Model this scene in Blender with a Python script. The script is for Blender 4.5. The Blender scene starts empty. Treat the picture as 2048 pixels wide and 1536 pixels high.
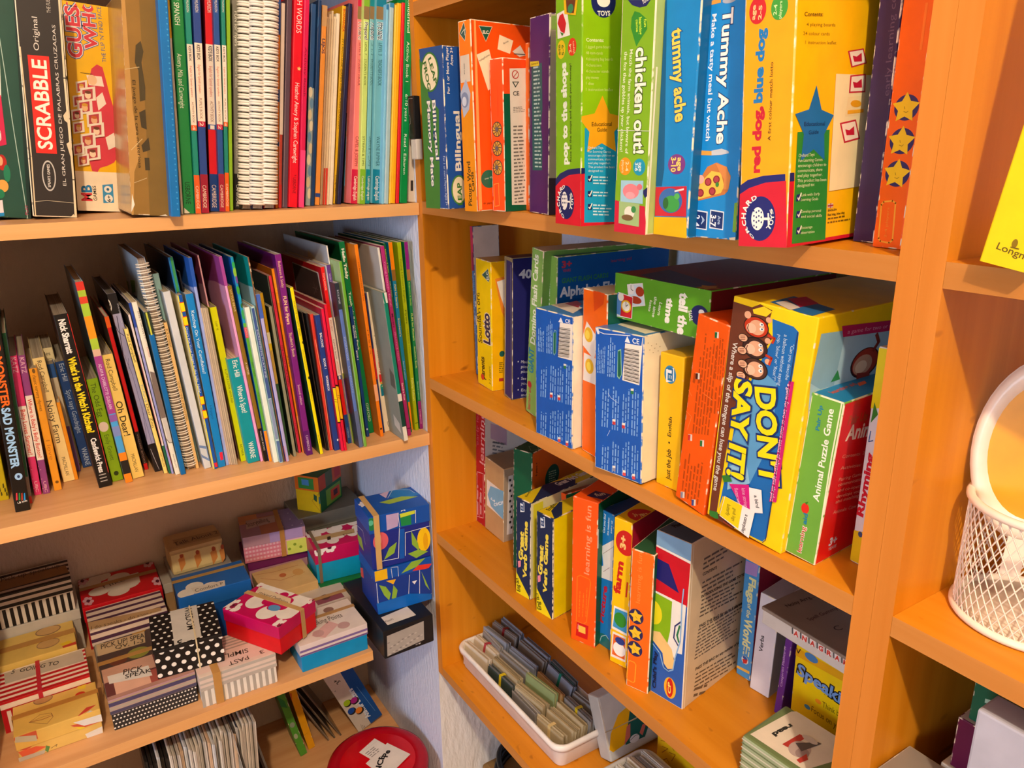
import bpy, bmesh, math, random
from mathutils import Vector, Matrix
S = bpy.context.scene
COL = S.collection
PI = math.pi

# ---------------------------------------------------------------- camera, world, lights, exposure
cd = bpy.data.cameras.new('camera')
cam = bpy.data.objects.new('camera', cd)
COL.objects.link(cam)
S.camera = cam
cd.sensor_width = 36.0
cd.lens = 1558.0 / 2048 * 36.0
cd.clip_start = 0.02
def cam_axes(yaw, pitch, roll):
    f = Vector((math.sin(yaw) * math.cos(pitch), math.cos(yaw) * math.cos(pitch), math.sin(pitch)))
    r0 = Vector((math.cos(yaw), -math.sin(yaw), 0))
    u0 = r0.cross(f)
    r = r0 * math.cos(roll) + u0 * math.sin(roll)
    u = -r0 * math.sin(roll) + u0 * math.cos(roll)
    return r, u, f
_r, _u, _f = cam_axes(math.radians(32.51), math.radians(-17.06), math.radians(-0.703))
_m = Matrix((_r, _u, -_f)).transposed().to_4x4()
_m.translation = Vector((-0.5566, -1.1299, 0.3717))
cam.matrix_world = _m

W = bpy.data.worlds.new('room_light')
S.world = W
W.use_nodes = True
_bg = W.node_tree.nodes['Background']
_bg.inputs[0].default_value = (1.0, 0.82, 0.64, 1)
_bg.inputs[1].default_value = 0.10

def lamp(name, kind, loc, energy, color, size, target=None):
    ld = bpy.data.lights.new(name, kind)
    ld.energy = energy
    ld.color = color
    if kind == 'AREA':
        ld.shape = 'RECTANGLE'
        ld.size, ld.size_y = size
    else:
        ld.shadow_soft_size = size
    o = bpy.data.objects.new(name, ld)
    COL.objects.link(o)
    o.location = loc
    if target:
        o.rotation_euler = (Vector(target) - Vector(loc)).to_track_quat('-Z', 'Y').to_euler()
    return o
lamp('ceiling_lamp', 'POINT', (-0.90, -2.00, 1.58), 76.0, (1.0, 0.80, 0.56), 0.035)
lamp('cool_daylight_fill', 'AREA', (-3.56, -1.5, 0.25), 52.0, (0.62, 0.78, 1.0), (1.2, 1.3), (0.0, 0.12, -0.25))  # cool area lamp added to put bluish daylight on the pier

S.view_settings.view_transform = 'Standard'
S.view_settings.look = 'None'
S.view_settings.gamma = 1.0
S.view_settings.exposure = 0.9
S.view_settings.use_curve_mapping = False

# ---------------------------------------------------------------- materials
def lin(c):
    return c / 12.92 if c <= 0.04045 else ((c + 0.055) / 1.055) ** 2.4
def rgb(h):
    h = h.lstrip('#')
    return tuple(lin(int(h[i:i + 2], 16) / 255) for i in (0, 2, 4))
MC = {}
def new_mat(name):
    m = bpy.data.materials.new(name)
    m.use_nodes = True
    nt = m.node_tree
    return m, nt, nt.nodes['Principled BSDF']
def mat(h, rough=0.42, metal=0.0, alpha=1.0):
    """printed card or paper: flat ink with a faint uneven print tone"""
    k = (h, rough, metal, alpha)
    if k in MC: return MC[k]
    m, nt, b = new_mat('ink_' + h.lstrip('#'))
    c = rgb(h)
    n = nt.nodes.new('ShaderNodeTexNoise')
    n.inputs['Scale'].default_value = 38.0
    n.inputs['Detail'].default_value = 3.0
    tc = nt.nodes.new('ShaderNodeTexCoord')
    nt.links.new(tc.outputs['Object'], n.inputs['Vector'])
    r = nt.nodes.new('ShaderNodeValToRGB')
    r.color_ramp.elements[0].position = 0.3
    r.color_ramp.elements[1].position = 0.7
    r.color_ramp.elements[0].color = (c[0] * 0.93, c[1] * 0.93, c[2] * 0.93, 1)
    r.color_ramp.elements[1].color = (min(1, c[0] * 1.05), min(1, c[1] * 1.05), min(1, c[2] * 1.05), 1)
    nt.links.new(n.outputs['Fac'], r.inputs['Fac'])
    nt.links.new(r.outputs['Color'], b.inputs['Base Color'])
    b.inputs['Roughness'].default_value = rough
    b.inputs['Metallic'].default_value = metal
    b.inputs['Specular IOR Level'].default_value = 0.35
    if alpha < 1:
        b.inputs['Alpha'].default_value = alpha
    MC[k] = m
    return m
def worn(h, amount=0.5):
    """card edge rubbed through to the pale board in patches"""
    k = ('worn', h, amount)
    if k in MC: return MC[k]
    m, nt, b = new_mat('worn_edge_' + h.lstrip('#'))
    n = nt.nodes.new('ShaderNodeTexNoise')
    n.inputs['Scale'].default_value = 90.0
    n.inputs['Detail'].default_value = 6.0
    tc = nt.nodes.new('ShaderNodeTexCoord')
    nt.links.new(tc.outputs['Object'], n.inputs['Vector'])
    r = nt.nodes.new('ShaderNodeValToRGB')
    r.color_ramp.elements[0].position = 0.62 - 0.3 * amount
    r.color_ramp.elements[1].position = 0.70 - 0.3 * amount
    r.color_ramp.elements[0].color = (*rgb(h), 1)
    r.color_ramp.elements[1].color = (*rgb('#e9dcc0'), 1)
    nt.links.new(n.outputs['Fac'], r.inputs['Fac'])
    nt.links.new(r.outputs['Color'], b.inputs['Base Color'])
    b.inputs['Roughness'].default_value = 0.7
    MC[k] = m
    return m
def pages_mat(h='#d8cbb4'):
    """edge of a block of paper: thin sheets seen on edge"""
    k = ('pages', h)
    if k in MC: return MC[k]
    m, nt, b = new_mat('paper_edges_' + h.lstrip('#'))
    tc = nt.nodes.new('ShaderNodeTexCoord')
    mp = nt.nodes.new('ShaderNodeMapping')
    mp.inputs['Scale'].default_value = (900, 3, 3)
    n = nt.nodes.new('ShaderNodeTexNoise')
    n.inputs['Scale'].default_value = 1.0
    n.inputs['Detail'].default_value = 2.0
    r = nt.nodes.new('ShaderNodeValToRGB')
    c = rgb(h)
    r.color_ramp.elements[0].position = 0.35
    r.color_ramp.elements[1].position = 0.65
    r.color_ramp.elements[0].color = (c[0] * 0.6, c[1] * 0.58, c[2] * 0.55, 1)
    r.color_ramp.elements[1].color = (*c, 1)
    nt.links.new(tc.outputs['Object'], mp.inputs['Vector'])
    nt.links.new(mp.outputs['Vector'], n.inputs['Vector'])
    nt.links.new(n.outputs['Fac'], r.inputs['Fac'])
    nt.links.new(r.outputs['Color'], b.inputs['Base Color'])
    b.inputs['Roughness'].default_value = 0.9
    MC[k] = m
    return m
def wood(name, dark, light, axis, flecks=0.0, rough=0.38, scale=1.0):
    """wood with grain running along axis; optional small dark flecks"""
    m, nt, b = new_mat(name)
    tc = nt.nodes.new('ShaderNodeTexCoord')
    mp = nt.nodes.new('ShaderNodeMapping')
    s = [60 * scale, 60 * scale, 60 * scale]
    s[axis] = 2.2 * scale
    mp.inputs['Scale'].default_value = s
    nt.links.new(tc.outputs['Object'], mp.inputs['Vector'])
    n = nt.nodes.new('ShaderNodeTexNoise')
    n.inputs['Scale'].default_value = 1.0
    n.inputs['Detail'].default_value = 5.0
    n.inputs['Distortion'].default_value = 0.35
    nt.links.new(mp.outputs['Vector'], n.inputs['Vector'])
    r = nt.nodes.new('ShaderNodeValToRGB')
    r.color_ramp.elements[0].position = 0.32
    r.color_ramp.elements[1].position = 0.68
    r.color_ramp.elements[0].color = (*rgb(dark), 1)
    r.color_ramp.elements[1].color = (*rgb(light), 1)
    nt.links.new(n.outputs['Fac'], r.inputs['Fac'])
    # broad board tone
    mp2 = nt.nodes.new('ShaderNodeMapping')
    s2 = [9, 9, 9]; s2[axis] = 0.8
    mp2.inputs['Scale'].default_value = s2
    nt.links.new(tc.outputs['Object'], mp2.inputs['Vector'])
    n2 = nt.nodes.new('ShaderNodeTexNoise')
    n2.inputs['Scale'].default_value = 1.0
    n2.inputs['Detail'].default_value = 2.0
    nt.links.new(mp2.outputs['Vector'], n2.inputs['Vector'])
    mx = nt.nodes.new('ShaderNodeMix')
    mx.data_type = 'RGBA'; mx.blend_type = 'MULTIPLY'
    r2 = nt.nodes.new('ShaderNodeValToRGB')
    r2.color_ramp.elements[0].position = 0.3
    r2.color_ramp.elements[1].position = 0.7
    r2.color_ramp.elements[0].color = (0.86, 0.84, 0.80, 1)
    r2.color_ramp.elements[1].color = (1, 1, 1, 1)
    nt.links.new(n2.outputs['Fac'], r2.inputs['Fac'])
    mx.inputs['Factor'].default_value = 1.0
    nt.links.new(r.outputs['Color'], mx.inputs['A'])
    nt.links.new(r2.outputs['Color'], mx.inputs['B'])
    out = mx.outputs['Result']
    if flecks > 0:
        mp3 = nt.nodes.new('ShaderNodeMapping')
        s3 = [95, 95, 95]; s3[(axis + 1) % 3] = 30; s3[axis] = 60
        mp3.inputs['Scale'].default_value = s3
        nt.links.new(tc.outputs['Object'], mp3.inputs['Vector'])
        v = nt.nodes.new('ShaderNodeTexNoise')
        v.inputs['Scale'].default_value = 0.8
        v.inputs['Detail'].default_value = 1.0
        nt.links.new(mp3.outputs['Vector'], v.inputs['Vector'])
        r3 = nt.nodes.new('ShaderNodeValToRGB')
        r3.color_ramp.elements[0].position = 0.70
        r3.color_ramp.elements[1].position = 0.78
        r3.color_ramp.elements[0].color = (1, 1, 1, 1)
        r3.color_ramp.elements[1].color = (1 - flecks, 1 - flecks * 1.15, 1 - flecks * 1.2, 1)
        nt.links.new(v.outputs['Fac'], r3.inputs['Fac'])
        mx2 = nt.nodes.new('ShaderNodeMix')
        mx2.data_type = 'RGBA'; mx2.blend_type = 'MULTIPLY'
        mx2.inputs['Factor'].default_value = 1.0
        nt.links.new(out, mx2.inputs['A'])
        nt.links.new(r3.outputs['Color'], mx2.inputs['B'])
        out = mx2.outputs['Result']
    nt.links.new(out, b.inputs['Base Color'])
    b.inputs['Roughness'].default_value = rough
    b.inputs['Specular IOR Level'].default_value = 0.22
    return m
def plaster(name, h, strength=0.6, scale=1.0):
    """rough trowelled plaster with short raised strokes"""
    m, nt, b = new_mat(name)
    tc = nt.nodes.new('ShaderNodeTexCoord')
    mp = nt.nodes.new('ShaderNodeMapping')
    mp.inputs['Scale'].default_value = (150 * scale, 150 * scale, 60 * scale)
    mp.inputs['Rotation'].default_value = (0.25, 0.25, 0)
    nt.links.new(tc.outputs['Object'], mp.inputs['Vector'])
    n = nt.nodes.new('ShaderNodeTexNoise')
    n.inputs['Scale'].default_value = 1.0
    n.inputs['Detail'].default_value = 3.0
    nt.links.new(mp.outputs['Vector'], n.inputs['Vector'])
    bp = nt.nodes.new('ShaderNodeBump')
    bp.inputs['Strength'].default_value = strength
    bp.inputs['Distance'].default_value = 0.004
    nt.links.new(n.outputs['Fac'], bp.inputs['Height'])
    nt.links.new(bp.outputs['Normal'], b.inputs['Normal'])
    b.inputs['Base Color'].default_value = (*rgb(h), 1)
    b.inputs['Roughness'].default_value = 0.9
    return m
BEECH = wood('beech_board', '#d7a06c', '#e3b07e', 0)
BEECH_EDGE = wood('beech_edge_band', '#e3a868', '#ecb87c', 0, rough=0.5)
BEECH_SIDE = wood('beech_side', '#a8743e', '#b98550', 2)
ALDER = wood('alder_board', '#d38416', '#df9226', 1, flecks=0.30)
ALDER_EDGE = wood('alder_edge_band', '#c8833c', '#d4904a', 1, rough=0.55)
ALDER_UP = wood('alder_upright', '#d58414', '#e19222', 2, flecks=0.42)
ALDER_UP_EDGE = wood('alder_upright_edge', '#d58330', '#e1903e', 2, rough=0.55)
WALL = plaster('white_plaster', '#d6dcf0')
WALL_WARM = plaster('warm_plaster', '#d8c6b4')  # back wall's warm bounce off the wood boards is tinted into this colour
WALL_ROUGH = plaster('rough_white_plaster', '#e4e2e0', 1.0, 0.4)

# ---------------------------------------------------------------- helpers
def tag(o, label=None, cat=None, group=None, kind=None):
    if label: o['label'] = label
    if cat: o['category'] = cat
    if group: o['group'] = group
    if kind: o['kind'] = kind
    return o
def empty(name, label, cat, group=None):
    o = bpy.data.objects.new(name, None)
    o.empty_display_size = 0.02
    COL.objects.link(o)
    return tag(o, label, cat, group)
class MB:
    """collects shapes with several materials into one mesh object"""
    def __init__(self):
        self.bm = bmesh.new()
        self.mats = []
    def mi(self, m):
        if m not in self.mats: self.mats.append(m)
        return self.mats.index(m)
    def face(self, pts, m):
        vs = [self.bm.verts.new(p) for p in pts]
        try: f = self.bm.faces.new(vs)
        except ValueError: return None
        f.material_index = self.mi(m)
        return f
    def box(self, lo, hi, m, M=None, sides=None):
        x0, y0, z0 = lo; x1, y1, z1 = hi
        P = [Vector(p) for p in ((x0,y0,z0),(x1,y0,z0),(x1,y1,z0),(x0,y1,z0),(x0,y0,z1),(x1,y0,z1),(x1,y1,z1),(x0,y1,z1))]
        if M: P = [M @ p for p in P]
        vs = [self.bm.verts.new(p) for p in P]
        for k, q in zip('BTFSKL', ((3,2,1,0),(4,5,6,7),(0,1,5,4),(1,2,6,5),(2,3,7,6),(3,0,4,7))):
            f = self.bm.faces.new([vs[i] for i in q])
            f.material_index = self.mi((sides or {}).get(k, m))
        return vs
    def tube(self, pts, r, m, n=8, closed=False, cap=True):
        rings = []
        N = len(pts)
        pts = [Vector(p) for p in pts]
        up = Vector((0, 0, 1))
        prev = None
        for i, p in enumerate(pts):
            if closed: d = pts[(i + 1) % N] - pts[i - 1]
            else: d = pts[min(i + 1, N - 1)] - pts[max(i - 1, 0)]
            d.normalize()
            a = prev if prev is not None else (up if abs(d.z) < 0.9 else Vector((1, 0, 0)))
            s = (a - d * a.dot(d)).normalized()
            prev = s
            t = d.cross(s)
            rr = r[i] if isinstance(r, (list, tuple)) else r
            rings.append([self.bm.verts.new(p + (s * math.cos(2*PI*k/n) + t * math.sin(2*PI*k/n)) * rr) for k in range(n)])
        mi = self.mi(m)
        for i in range(N if closed else N - 1):
            A, B = rings[i], rings[(i + 1) % N]
            for k in range(n):
                f = self.bm.faces.new((A[k], A[(k+1) % n], B[(k+1) % n], B[k]))
                f.material_index = mi; f.smooth = True
        if not closed and cap:
            for R_, fl in ((rings[0], 1), (rings[-1], 0)):
                f = self.bm.faces.new(R_[::-1] if fl else R_)
                f.material_index = mi
    def lathe(self, prof, m, n=48, c=(0, 0)):
        rings = [[self.bm.verts.new((c[0] + r*math.cos(2*PI*k/n), c[1] + r*math.sin(2*PI*k/n), z)) for k in range(n)] for r, z in prof]
        mi = self.mi(m)
        for A, B in zip(rings, rings[1:]):
            for k in range(n):
                f = self.bm.faces.new((A[k], A[(k+1) % n], B[(k+1) % n], B[k]))
                f.material_index = mi; f.smooth = True
        return rings
    def rounded(self, lo, hi, m, bev=0.001, seg=2, edge=None, sides=None, M=None):
        vs = self.box(lo, hi, m, M, sides)
        es = set()
        for v in vs: es.update(v.link_edges)
        bmesh.ops.bevel(self.bm, geom=list(es), offset=bev, segments=seg, affect='EDGES', profile=0.6,
                        material=(self.mi(edge) if edge else -1), clamp_overlap=True)
    def build(self, name, parent=None, label=None, loc=None):
        me = bpy.data.meshes.new(name)
        self.bm.normal_update()
        self.bm.to_mesh(me)
        self.bm.free()
        for m in self.mats: me.materials.append(m)
        o = bpy.data.objects.new(name, me)
        COL.objects.link(o)
        if parent: o.parent = parent
        if label: o['label'] = label
        if loc is not None: o.location = loc
        return o

# ---- lettering: built-in font turned into flat polygons, kept inside the printed part's mesh
TC = {}
def glyphs(t, bold):
    k = (t, bold)
    if k in TC: return TC[k]
    cu = bpy.data.curves.new('lettering', 'FONT')
    cu.body = t
    cu.size = 1.0
    cu.resolution_u = 3 if len(t) < 16 else 2
    cu.offset = bold
    cu.fill_mode = 'FRONT'
    o = bpy.data.objects.new('lettering', cu)
    COL.objects.link(o)
    dg = bpy.context.evaluated_depsgraph_get()
    e = o.evaluated_get(dg)
    me = e.to_mesh()
    V = [tuple(v.co) for v in me.vertices]
    Fc = [tuple(p.vertices) for p in me.polygons]
    e.to_mesh_clear()
    bpy.data.objects.remove(o)
    bpy.data.curves.remove(cu)
    xs = [v[0] for v in V] or [0, 1]
    if bold:
        a, b = glyphs(t, 0)[2:]
        xs = [a, b]
    TC[k] = (V, Fc, min(xs), max(xs))
    return TC[k]
CAP = 0.70
def art(mb, o, r, u, W_, H_, items, lift=0.00011, rough=0.42, seed=0, v0=0.0):
    """prints flat shapes and lettering on a face; o origin, r right, u up (local), sizes in mm"""
    n = r.cross(u)
    done = []
    def layer(b):
        k = 0
        for q, l in done:
            if b[0] < q[2] and b[2] > q[0] and b[1] < q[3] and b[3] > q[1]: k = max(k, l)
        done.append((b, k + 1))
        return k + 1
    def clip(ps):
        # keep the print on the face (Sutherland-Hodgman against the face rectangle)
        for ax, lim, sg in ((0, 0.0, 1), (0, W_, -1), (1, v0, 1), (1, H_, -1)):
            out = []
            for i in range(len(ps)):
                a, b = ps[i - 1], ps[i]
                ia, ib = (a[ax] - lim) * sg >= -1e-7, (b[ax] - lim) * sg >= -1e-7
                if ia != ib:
                    t = (lim - a[ax]) / (b[ax] - a[ax])
                    out.append((a[0] + (b[0] - a[0]) * t, a[1] + (b[1] - a[1]) * t))
                if ib: out.append(b)
            ps = out
            if len(ps) < 3: return None
        return ps
    def put(ps, m, l):
        ps = clip(ps)
        if not ps: return
        ar = sum(ps[i-1][0]*ps[i][1] - ps[i][0]*ps[i-1][1] for i in range(len(ps)))
        if ar < 0: ps = ps[::-1]
        mb.face([o + r * p[0] + u * p[1] + n * (lift * l) for p in ps], m)
    def bb(ps): return (min(p[0] for p in ps), min(p[1] for p in ps), max(p[0] for p in ps), max(p[1] for p in ps))
    def strokes(line, w, m, l):
        for a, b in zip(line, line[1:]):
            d = (b[0]-a[0], b[1]-a[1]); L = math.hypot(*d) or 1e-9
            nx, ny = -d[1]/L*w/2, d[0]/L*w/2
            ex, ey = d[0]/L*w*0.3, d[1]/L*w*0.3
            put([(a[0]-ex+nx, a[1]-ey+ny), (a[0]-ex-nx, a[1]-ey-ny), (b[0]+ex-nx, b[1]+ey-ny), (b[0]+ex+nx, b[1]+ey+ny)], m, l)
    for it in items:
        k, c = it[0], it[1]
        m = mat(c, rough)
        if k == 'p':
            v = [x / 1000 for x in it[2]]
            ps = list(zip(v[::2], v[1::2]))
            put(ps, m, layer(bb(ps)))
        elif k == 'e':
            x, y, a, b = [v / 1000 for v in it[2]]
            ps = [(x + a * math.cos(2*PI*i/28), y + b * math.sin(2*PI*i/28)) for i in range(28)]
            put(ps, m, layer(bb(ps)))
        elif k == 's':
            x, y, R_ = [v / 1000 for v in it[2][:3]]
            rot = math.radians(it[2][3])
            ps = [(x + (R_ if i % 2 == 0 else R_*0.53) * math.cos(rot + PI/2 + i*PI/5), y + (R_ if i % 2 == 0 else R_*0.53) * math.sin(rot + PI/2 + i*PI/5)) for i in range(10)]
            l = layer(bb(ps))
            for i in range(10):
                put([(x, y), ps[i], ps[(i+1) % 10]], m, l)
        elif k == 'l':
            v = [x / 1000 for x in it[2]]
            ps = list(zip(v[1::2], v[2::2]))
            strokes(ps, v[0], m, layer(bb(ps)))
        elif k == 't':
            t = it[2]; x0, y0, x1, y1, H = [v / 1000 for v in it[3]]
            bold = it[4] if len(it) > 4 else 0
            V, Fc, a, b = glyphs(t, bold)
            L = math.hypot(x1-x0, y1-y0); dx, dy = (x1-x0)/L, (y1-y0)/L
            sx = L / max(b - a, 1e-6); sy = H / CAP
            Q = [(x0 + dx*(v[0]-a)*sx - dy*v[1]*sy, y0 + dy*(v[0]-a)*sx + dx*v[1]*sy) for v in V]
            if not Q: continue
            l = layer(bb(Q))
            mi = mb.mi(m)
            vs = [None] * len(Q)
            for f in Fc:
                if any(not (-1e-4 <= Q[i][0] <= W_ + 1e-4 and v0 - 1e-4 <= Q[i][1] <= H_ + 1e-4) for i in f): continue
                for i in f:
                    if vs[i] is None: vs[i] = mb.bm.verts.new(o + r*Q[i][0] + u*Q[i][1] + n*(lift*l))
                try:
                    ff = mb.bm.faces.new([vs[i] for i in f]); ff.material_index = mi
                except ValueError: pass
        elif k == 'g':
            nl = it[2]; ax, ay, bx, by, cx, cy = [v / 1000 for v in it[3]]
            rnd = random.Random(int(ax*1e5) + nl + seed)
            L = math.hypot(bx-ax, by-ay); dx, dy = (bx-ax)/L, (by-ay)/L
            gap = math.hypot(cx-ax, cy-ay) / max(nl - 1, 1)
            l = layer(bb([(ax, ay), (bx, by), (cx, cy)]))
            for j in range(nl):
                t = j / max(nl - 1, 1)
                sx, sy = ax + (cx-ax)*t, ay + (cy-ay)*t
                x, end = 0.0, L * rnd.uniform(0.72, 1.0)
                while x < end:
                    w = gap * rnd.uniform(0.8, 2.6)
                    w = min(w, end - x)
                    h = gap * rnd.uniform(0.36, 0.46)
                    put([(sx+dx*x, sy+dy*x), (sx+dx*(x+w), sy+dy*(x+w)), (sx+dx*(x+w)-dy*h, sy+dy*(x+w)+dx*h), (sx+dx*x-dy*h, sy+dy*x+dx*h)], m, l)
                    x += w + gap * 0.4
FACES = {
    'F': lambda w, d, h: (Vector((0,0,0)), Vector((1,0,0)), Vector((0,0,1)), w, h),
    'S': lambda w, d, h: (Vector((w,0,0)), Vector((0,1,0)), Vector((0,0,1)), d, h),
    'L': lambda w, d, h: (Vector((0,d,0)), Vector((0,-1,0)), Vector((0,0,1)), d, h),
    'T': lambda w, d, h: (Vector((0,0,h)), Vector((1,0,0)), Vector((0,1,0)), w, d)}
def frame(o, O, yaw, lean):
    y, l = math.radians(yaw), math.radians(lean)
    e = Vector((math.cos(y), math.sin(y), 0)); i = Vector((-math.sin(y), math.cos(y), 0)); z = Vector((0, 0, 1))
    X = e*math.cos(l) + z*math.sin(l); Zv = -e*math.sin(l) + z*math.cos(l)
    M = Matrix((X, i, Zv)).transposed().to_4x4()
    M.translation = Vector(O)
    o.matrix_world = M
    return o
def print_faces(mb, dims, A, rough=0.42, grow=0.0):
    for f, its in A.items():
        o, r, u, W_, H_ = FACES[f](*dims)
        art(mb, o, r, u, W_, H_, its, rough=rough)

def bx(name, label, cat, grp, O, yaw, lean, dims, cols, A, bev=0.0012, wear=0.5, rough=0.38):
    """a closed cardboard box or packet, printed on its faces"""
    w, d, h = dims
    mb = MB()
    F = cols['F']
    sides = {k: mat(v, rough) for k, v in cols.items() if k in 'FSLTBK' and v}
    mb.rounded((0,0,0), (w,d,h), mat(F, rough), bev, 2, worn(cols.get('W', F), wear) if wear > 0 else None, sides)
    print_faces(mb, dims, A, rough)
    o = mb.build(name)
    tag(o, label, cat, grp)
    return frame(o, O, yaw, lean)
def bk(name, label, cat, grp, O, yaw, lean, dims, cols, A, t=0.0006, rough=0.35, inset=0.0022):
    """a bound book: wrapped cover with a rounded spine, and the block of pages inside it"""
    w, d, h = dims
    root = empty(name, label, cat, grp)
    t = min(t, w * 0.25)
    mb = MB()
    cs = min(w * 0.22, 0.0012)
    prof = [(0, d), (0, cs), (cs*0.3, cs*0.3), (cs, 0), (w-cs, 0), (w-cs*0.3, cs*0.3), (w, cs), (w, d), (w-t, d), (w-t, max(cs, t)), (t, max(cs, t)), (t, d)]
    cols_f = [cols['L'], cols['L'], cols['F'], cols['F'], cols['F'], cols.get('S', cols['L']), cols.get('S', cols['L'])]
    n = len(prof)
    lo = [mb.bm.verts.new((p[0], p[1], 0)) for p in prof]
    hi = [mb.bm.verts.new((p[0], p[1], h)) for p in prof]
    inner = mat(cols.get('I', '#d9d0c0'), 0.7)
    for i in range(n):
        j = (i + 1) % n
        f = mb.bm.faces.new((lo[i], lo[j], hi[j], hi[i]))
        f.material_index = mb.mi(mat(cols_f[i], rough) if i < 7 else inner)
    for vs, idx in ((lo[::-1], 0), (hi, 1)):
        f = mb.bm.faces.new(vs); f.material_index = mb.mi(mat(cols.get('E', cols['F']), 0.6))
    AA = dict(A)
    print_faces(mb, dims, AA, rough)
    c = mb.build('cover', root)
    pm = MB()
    pm.box((t*1.02, max(cs, t)*1.05, inset*0.4), (w-t*1.02, d-0.002, h-inset), pages_mat(cols.get('P', '#d8cbb4')))
    pm.build('pages', root)
    frame(root, O, yaw, lean)
    return root
def sp(name, label, cat, grp, O, yaw, lean, dims, cols, A, r=None, pitch=0.0085, wire='#f0e9dc', wr=0.0009):
    """a wire-bound book: two boards, the pages and a row of wire loops along the back"""
    w, d, h = dims
    root = empty(name, label, cat, grp)
    mb = MB()
    for x0, x1, k in ((0, 0.0007, 'L'), (w-0.0007, w, 'S')):
        mb.box((x0, 0.004, 0), (x1, d, h), mat(cols.get(k, cols['L']), 0.4))
    print_faces(mb, dims, {k: v for k, v in A.items() if k != 'F'})
    mb.build('cover', root)
    pm = MB()
    pm.box((0.0008, 0.0045, 0.001), (w-0.0008, d-0.001, h-0.001), pages_mat(cols.get('P', '#cfc3b0')))
    pm.build('pages', root)
    sb = MB()
    m = mat(wire, 0.3, 0.0)
    R_ = r or w * 0.56
    k = 0
    z = 0.008
    while z < h - 0.006:
        for dz in (0, pitch * 0.40):
            sb.tube([(w/2 + R_*math.cos(a), 0.004 + R_*0.85*math.sin(a), z + dz) for a in [2*PI*i/14 for i in range(14)]], wr, m, 6, True)
        z += pitch
    sb.build('spiral_binding', root)
    frame(root, O, yaw, lean)
    return root
def lb(name, label, cat, grp, O, yaw, lean, dims, cols, A, hl=0.02, band=(), bev=0.0012):
    """a gift box: base, slightly larger lid, and any band stretched round both"""
    w, d, h = dims
    e = 0.0013
    root = empty(name, label, cat, grp)
    def faces(mb, keys, z0, z1, ins):
        for k in keys:
            if k not in A: continue
            o, r, u, W_, H_ = FACES[k.upper()](w, d, h)
            n = r.cross(u)
            if k.upper() != 'T':
                its = []
                o = o - n * ins
                art(mb, o, r, u, W_, min(z1, H_), A[k], rough=0.4, v0=z0)
            else:
                art(mb, o, r, u, W_, H_, A[k], rough=0.4)
    mb = MB()
    mb.rounded((e, e, 0), (w-e, d-e, h-0.002), mat(cols['B'], 0.4), bev, 2)
    faces(mb, 'fls', 0, h-hl, e)
    mb.build('base', root)
    mb = MB()
    mb.rounded((0, 0, h-hl), (w, d, h), mat(cols['F'], 0.4), bev, 2)
    faces(mb, 'FLST', h-hl, h, 0)
    mb.build('lid', root)
    t = 0.0006
    for ax, f, bw, col in band:
        mb = MB(); m = mat(col, 0.45)
        if ax == 'y':
            x0, x1 = w*f - bw/2, w*f + bw/2
            mb.box((x0, -t*2.6, h+t*1.2), (x1, d+t*2.6, h+t*2.4), m)
            mb.box((x0, -t*2.6, 0), (x1, -t*1.5, h+t*1.2), m); mb.box((x0, d+t*1.5, 0), (x1, d+t*2.6, h+t*1.2), m)
        else:
            y0, y1 = d*f - bw/2, d*f + bw/2
            mb.box((-t*2.6, y0, h+t*1.2), (w+t*2.6, y1, h+t*2.4), m)
            mb.box((-t*2.6, y0, 0), (-t*1.5, y1, h+t*1.2), m); mb.box((w+t*1.5, y0, 0), (w+t*2.6, y1, h+t*1.2), m)
        mb.build('elastic_band', root)
    frame(root, O, yaw, lean)
    return root
# ---------------------------------------------------------------- the setting
def structure(name, lo, hi, m, label=None, sides=None):
    mb = MB(); mb.box(lo, hi, m, sides=sides)
    o = mb.build(name)
    o['kind'] = 'structure'
    if label: o['label'] = label; o['category'] = name.split('_')[0]
    return o
structure('wall_back', (-3.6, 0.405, -1.25), (0.0, 0.46, 1.86), WALL_WARM, 'white plaster wall behind the pale wood shelves')
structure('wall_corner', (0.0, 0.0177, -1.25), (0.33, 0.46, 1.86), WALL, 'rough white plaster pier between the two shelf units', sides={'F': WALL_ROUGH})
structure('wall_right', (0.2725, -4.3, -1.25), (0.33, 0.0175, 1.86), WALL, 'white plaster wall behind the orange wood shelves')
structure('wall_left', (-3.66, -4.3, -1.25), (-3.6, 0.46, 1.92), WALL_WARM, 'cream plaster wall on the added window side of the room')
structure('wall_front', (-3.6, -4.36, -1.25), (0.33, -4.3, 1.92), WALL_WARM, 'cream plaster wall across the room from the shelves')
structure('ceiling', (-3.6, -4.3, 1.86), (0.33, 0.46, 1.92), WALL_WARM, 'cream plaster ceiling over the shelves')
structure('floor', (-3.6, -4.3, -1.30), (0.33, 0.46, -1.25), wood('floor_boards', '#8a6a48', '#9c7a55', 1), 'brown wooden floor under the shelf units')

wf = MB(); m = mat('#e4ded4', 0.5)
for lo, hi in (((-3.6, -2.2, 0.92), (-3.575, -0.8, 0.98)), ((-3.6, -2.2, -0.48), (-3.55, -0.8, -0.42)), ((-3.6, -2.2, -0.42), (-3.575, -2.14, 0.92)), ((-3.6, -0.86, -0.42), (-3.575, -0.8, 0.92))):
    wf.box(lo, hi, m)
o = wf.build('added_window_1'); tag(o, 'white window frame added around the cool fill lamp', 'window', None, 'structure')  # unseen frame added around the cool lamp; the wall behind has no opening

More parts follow.
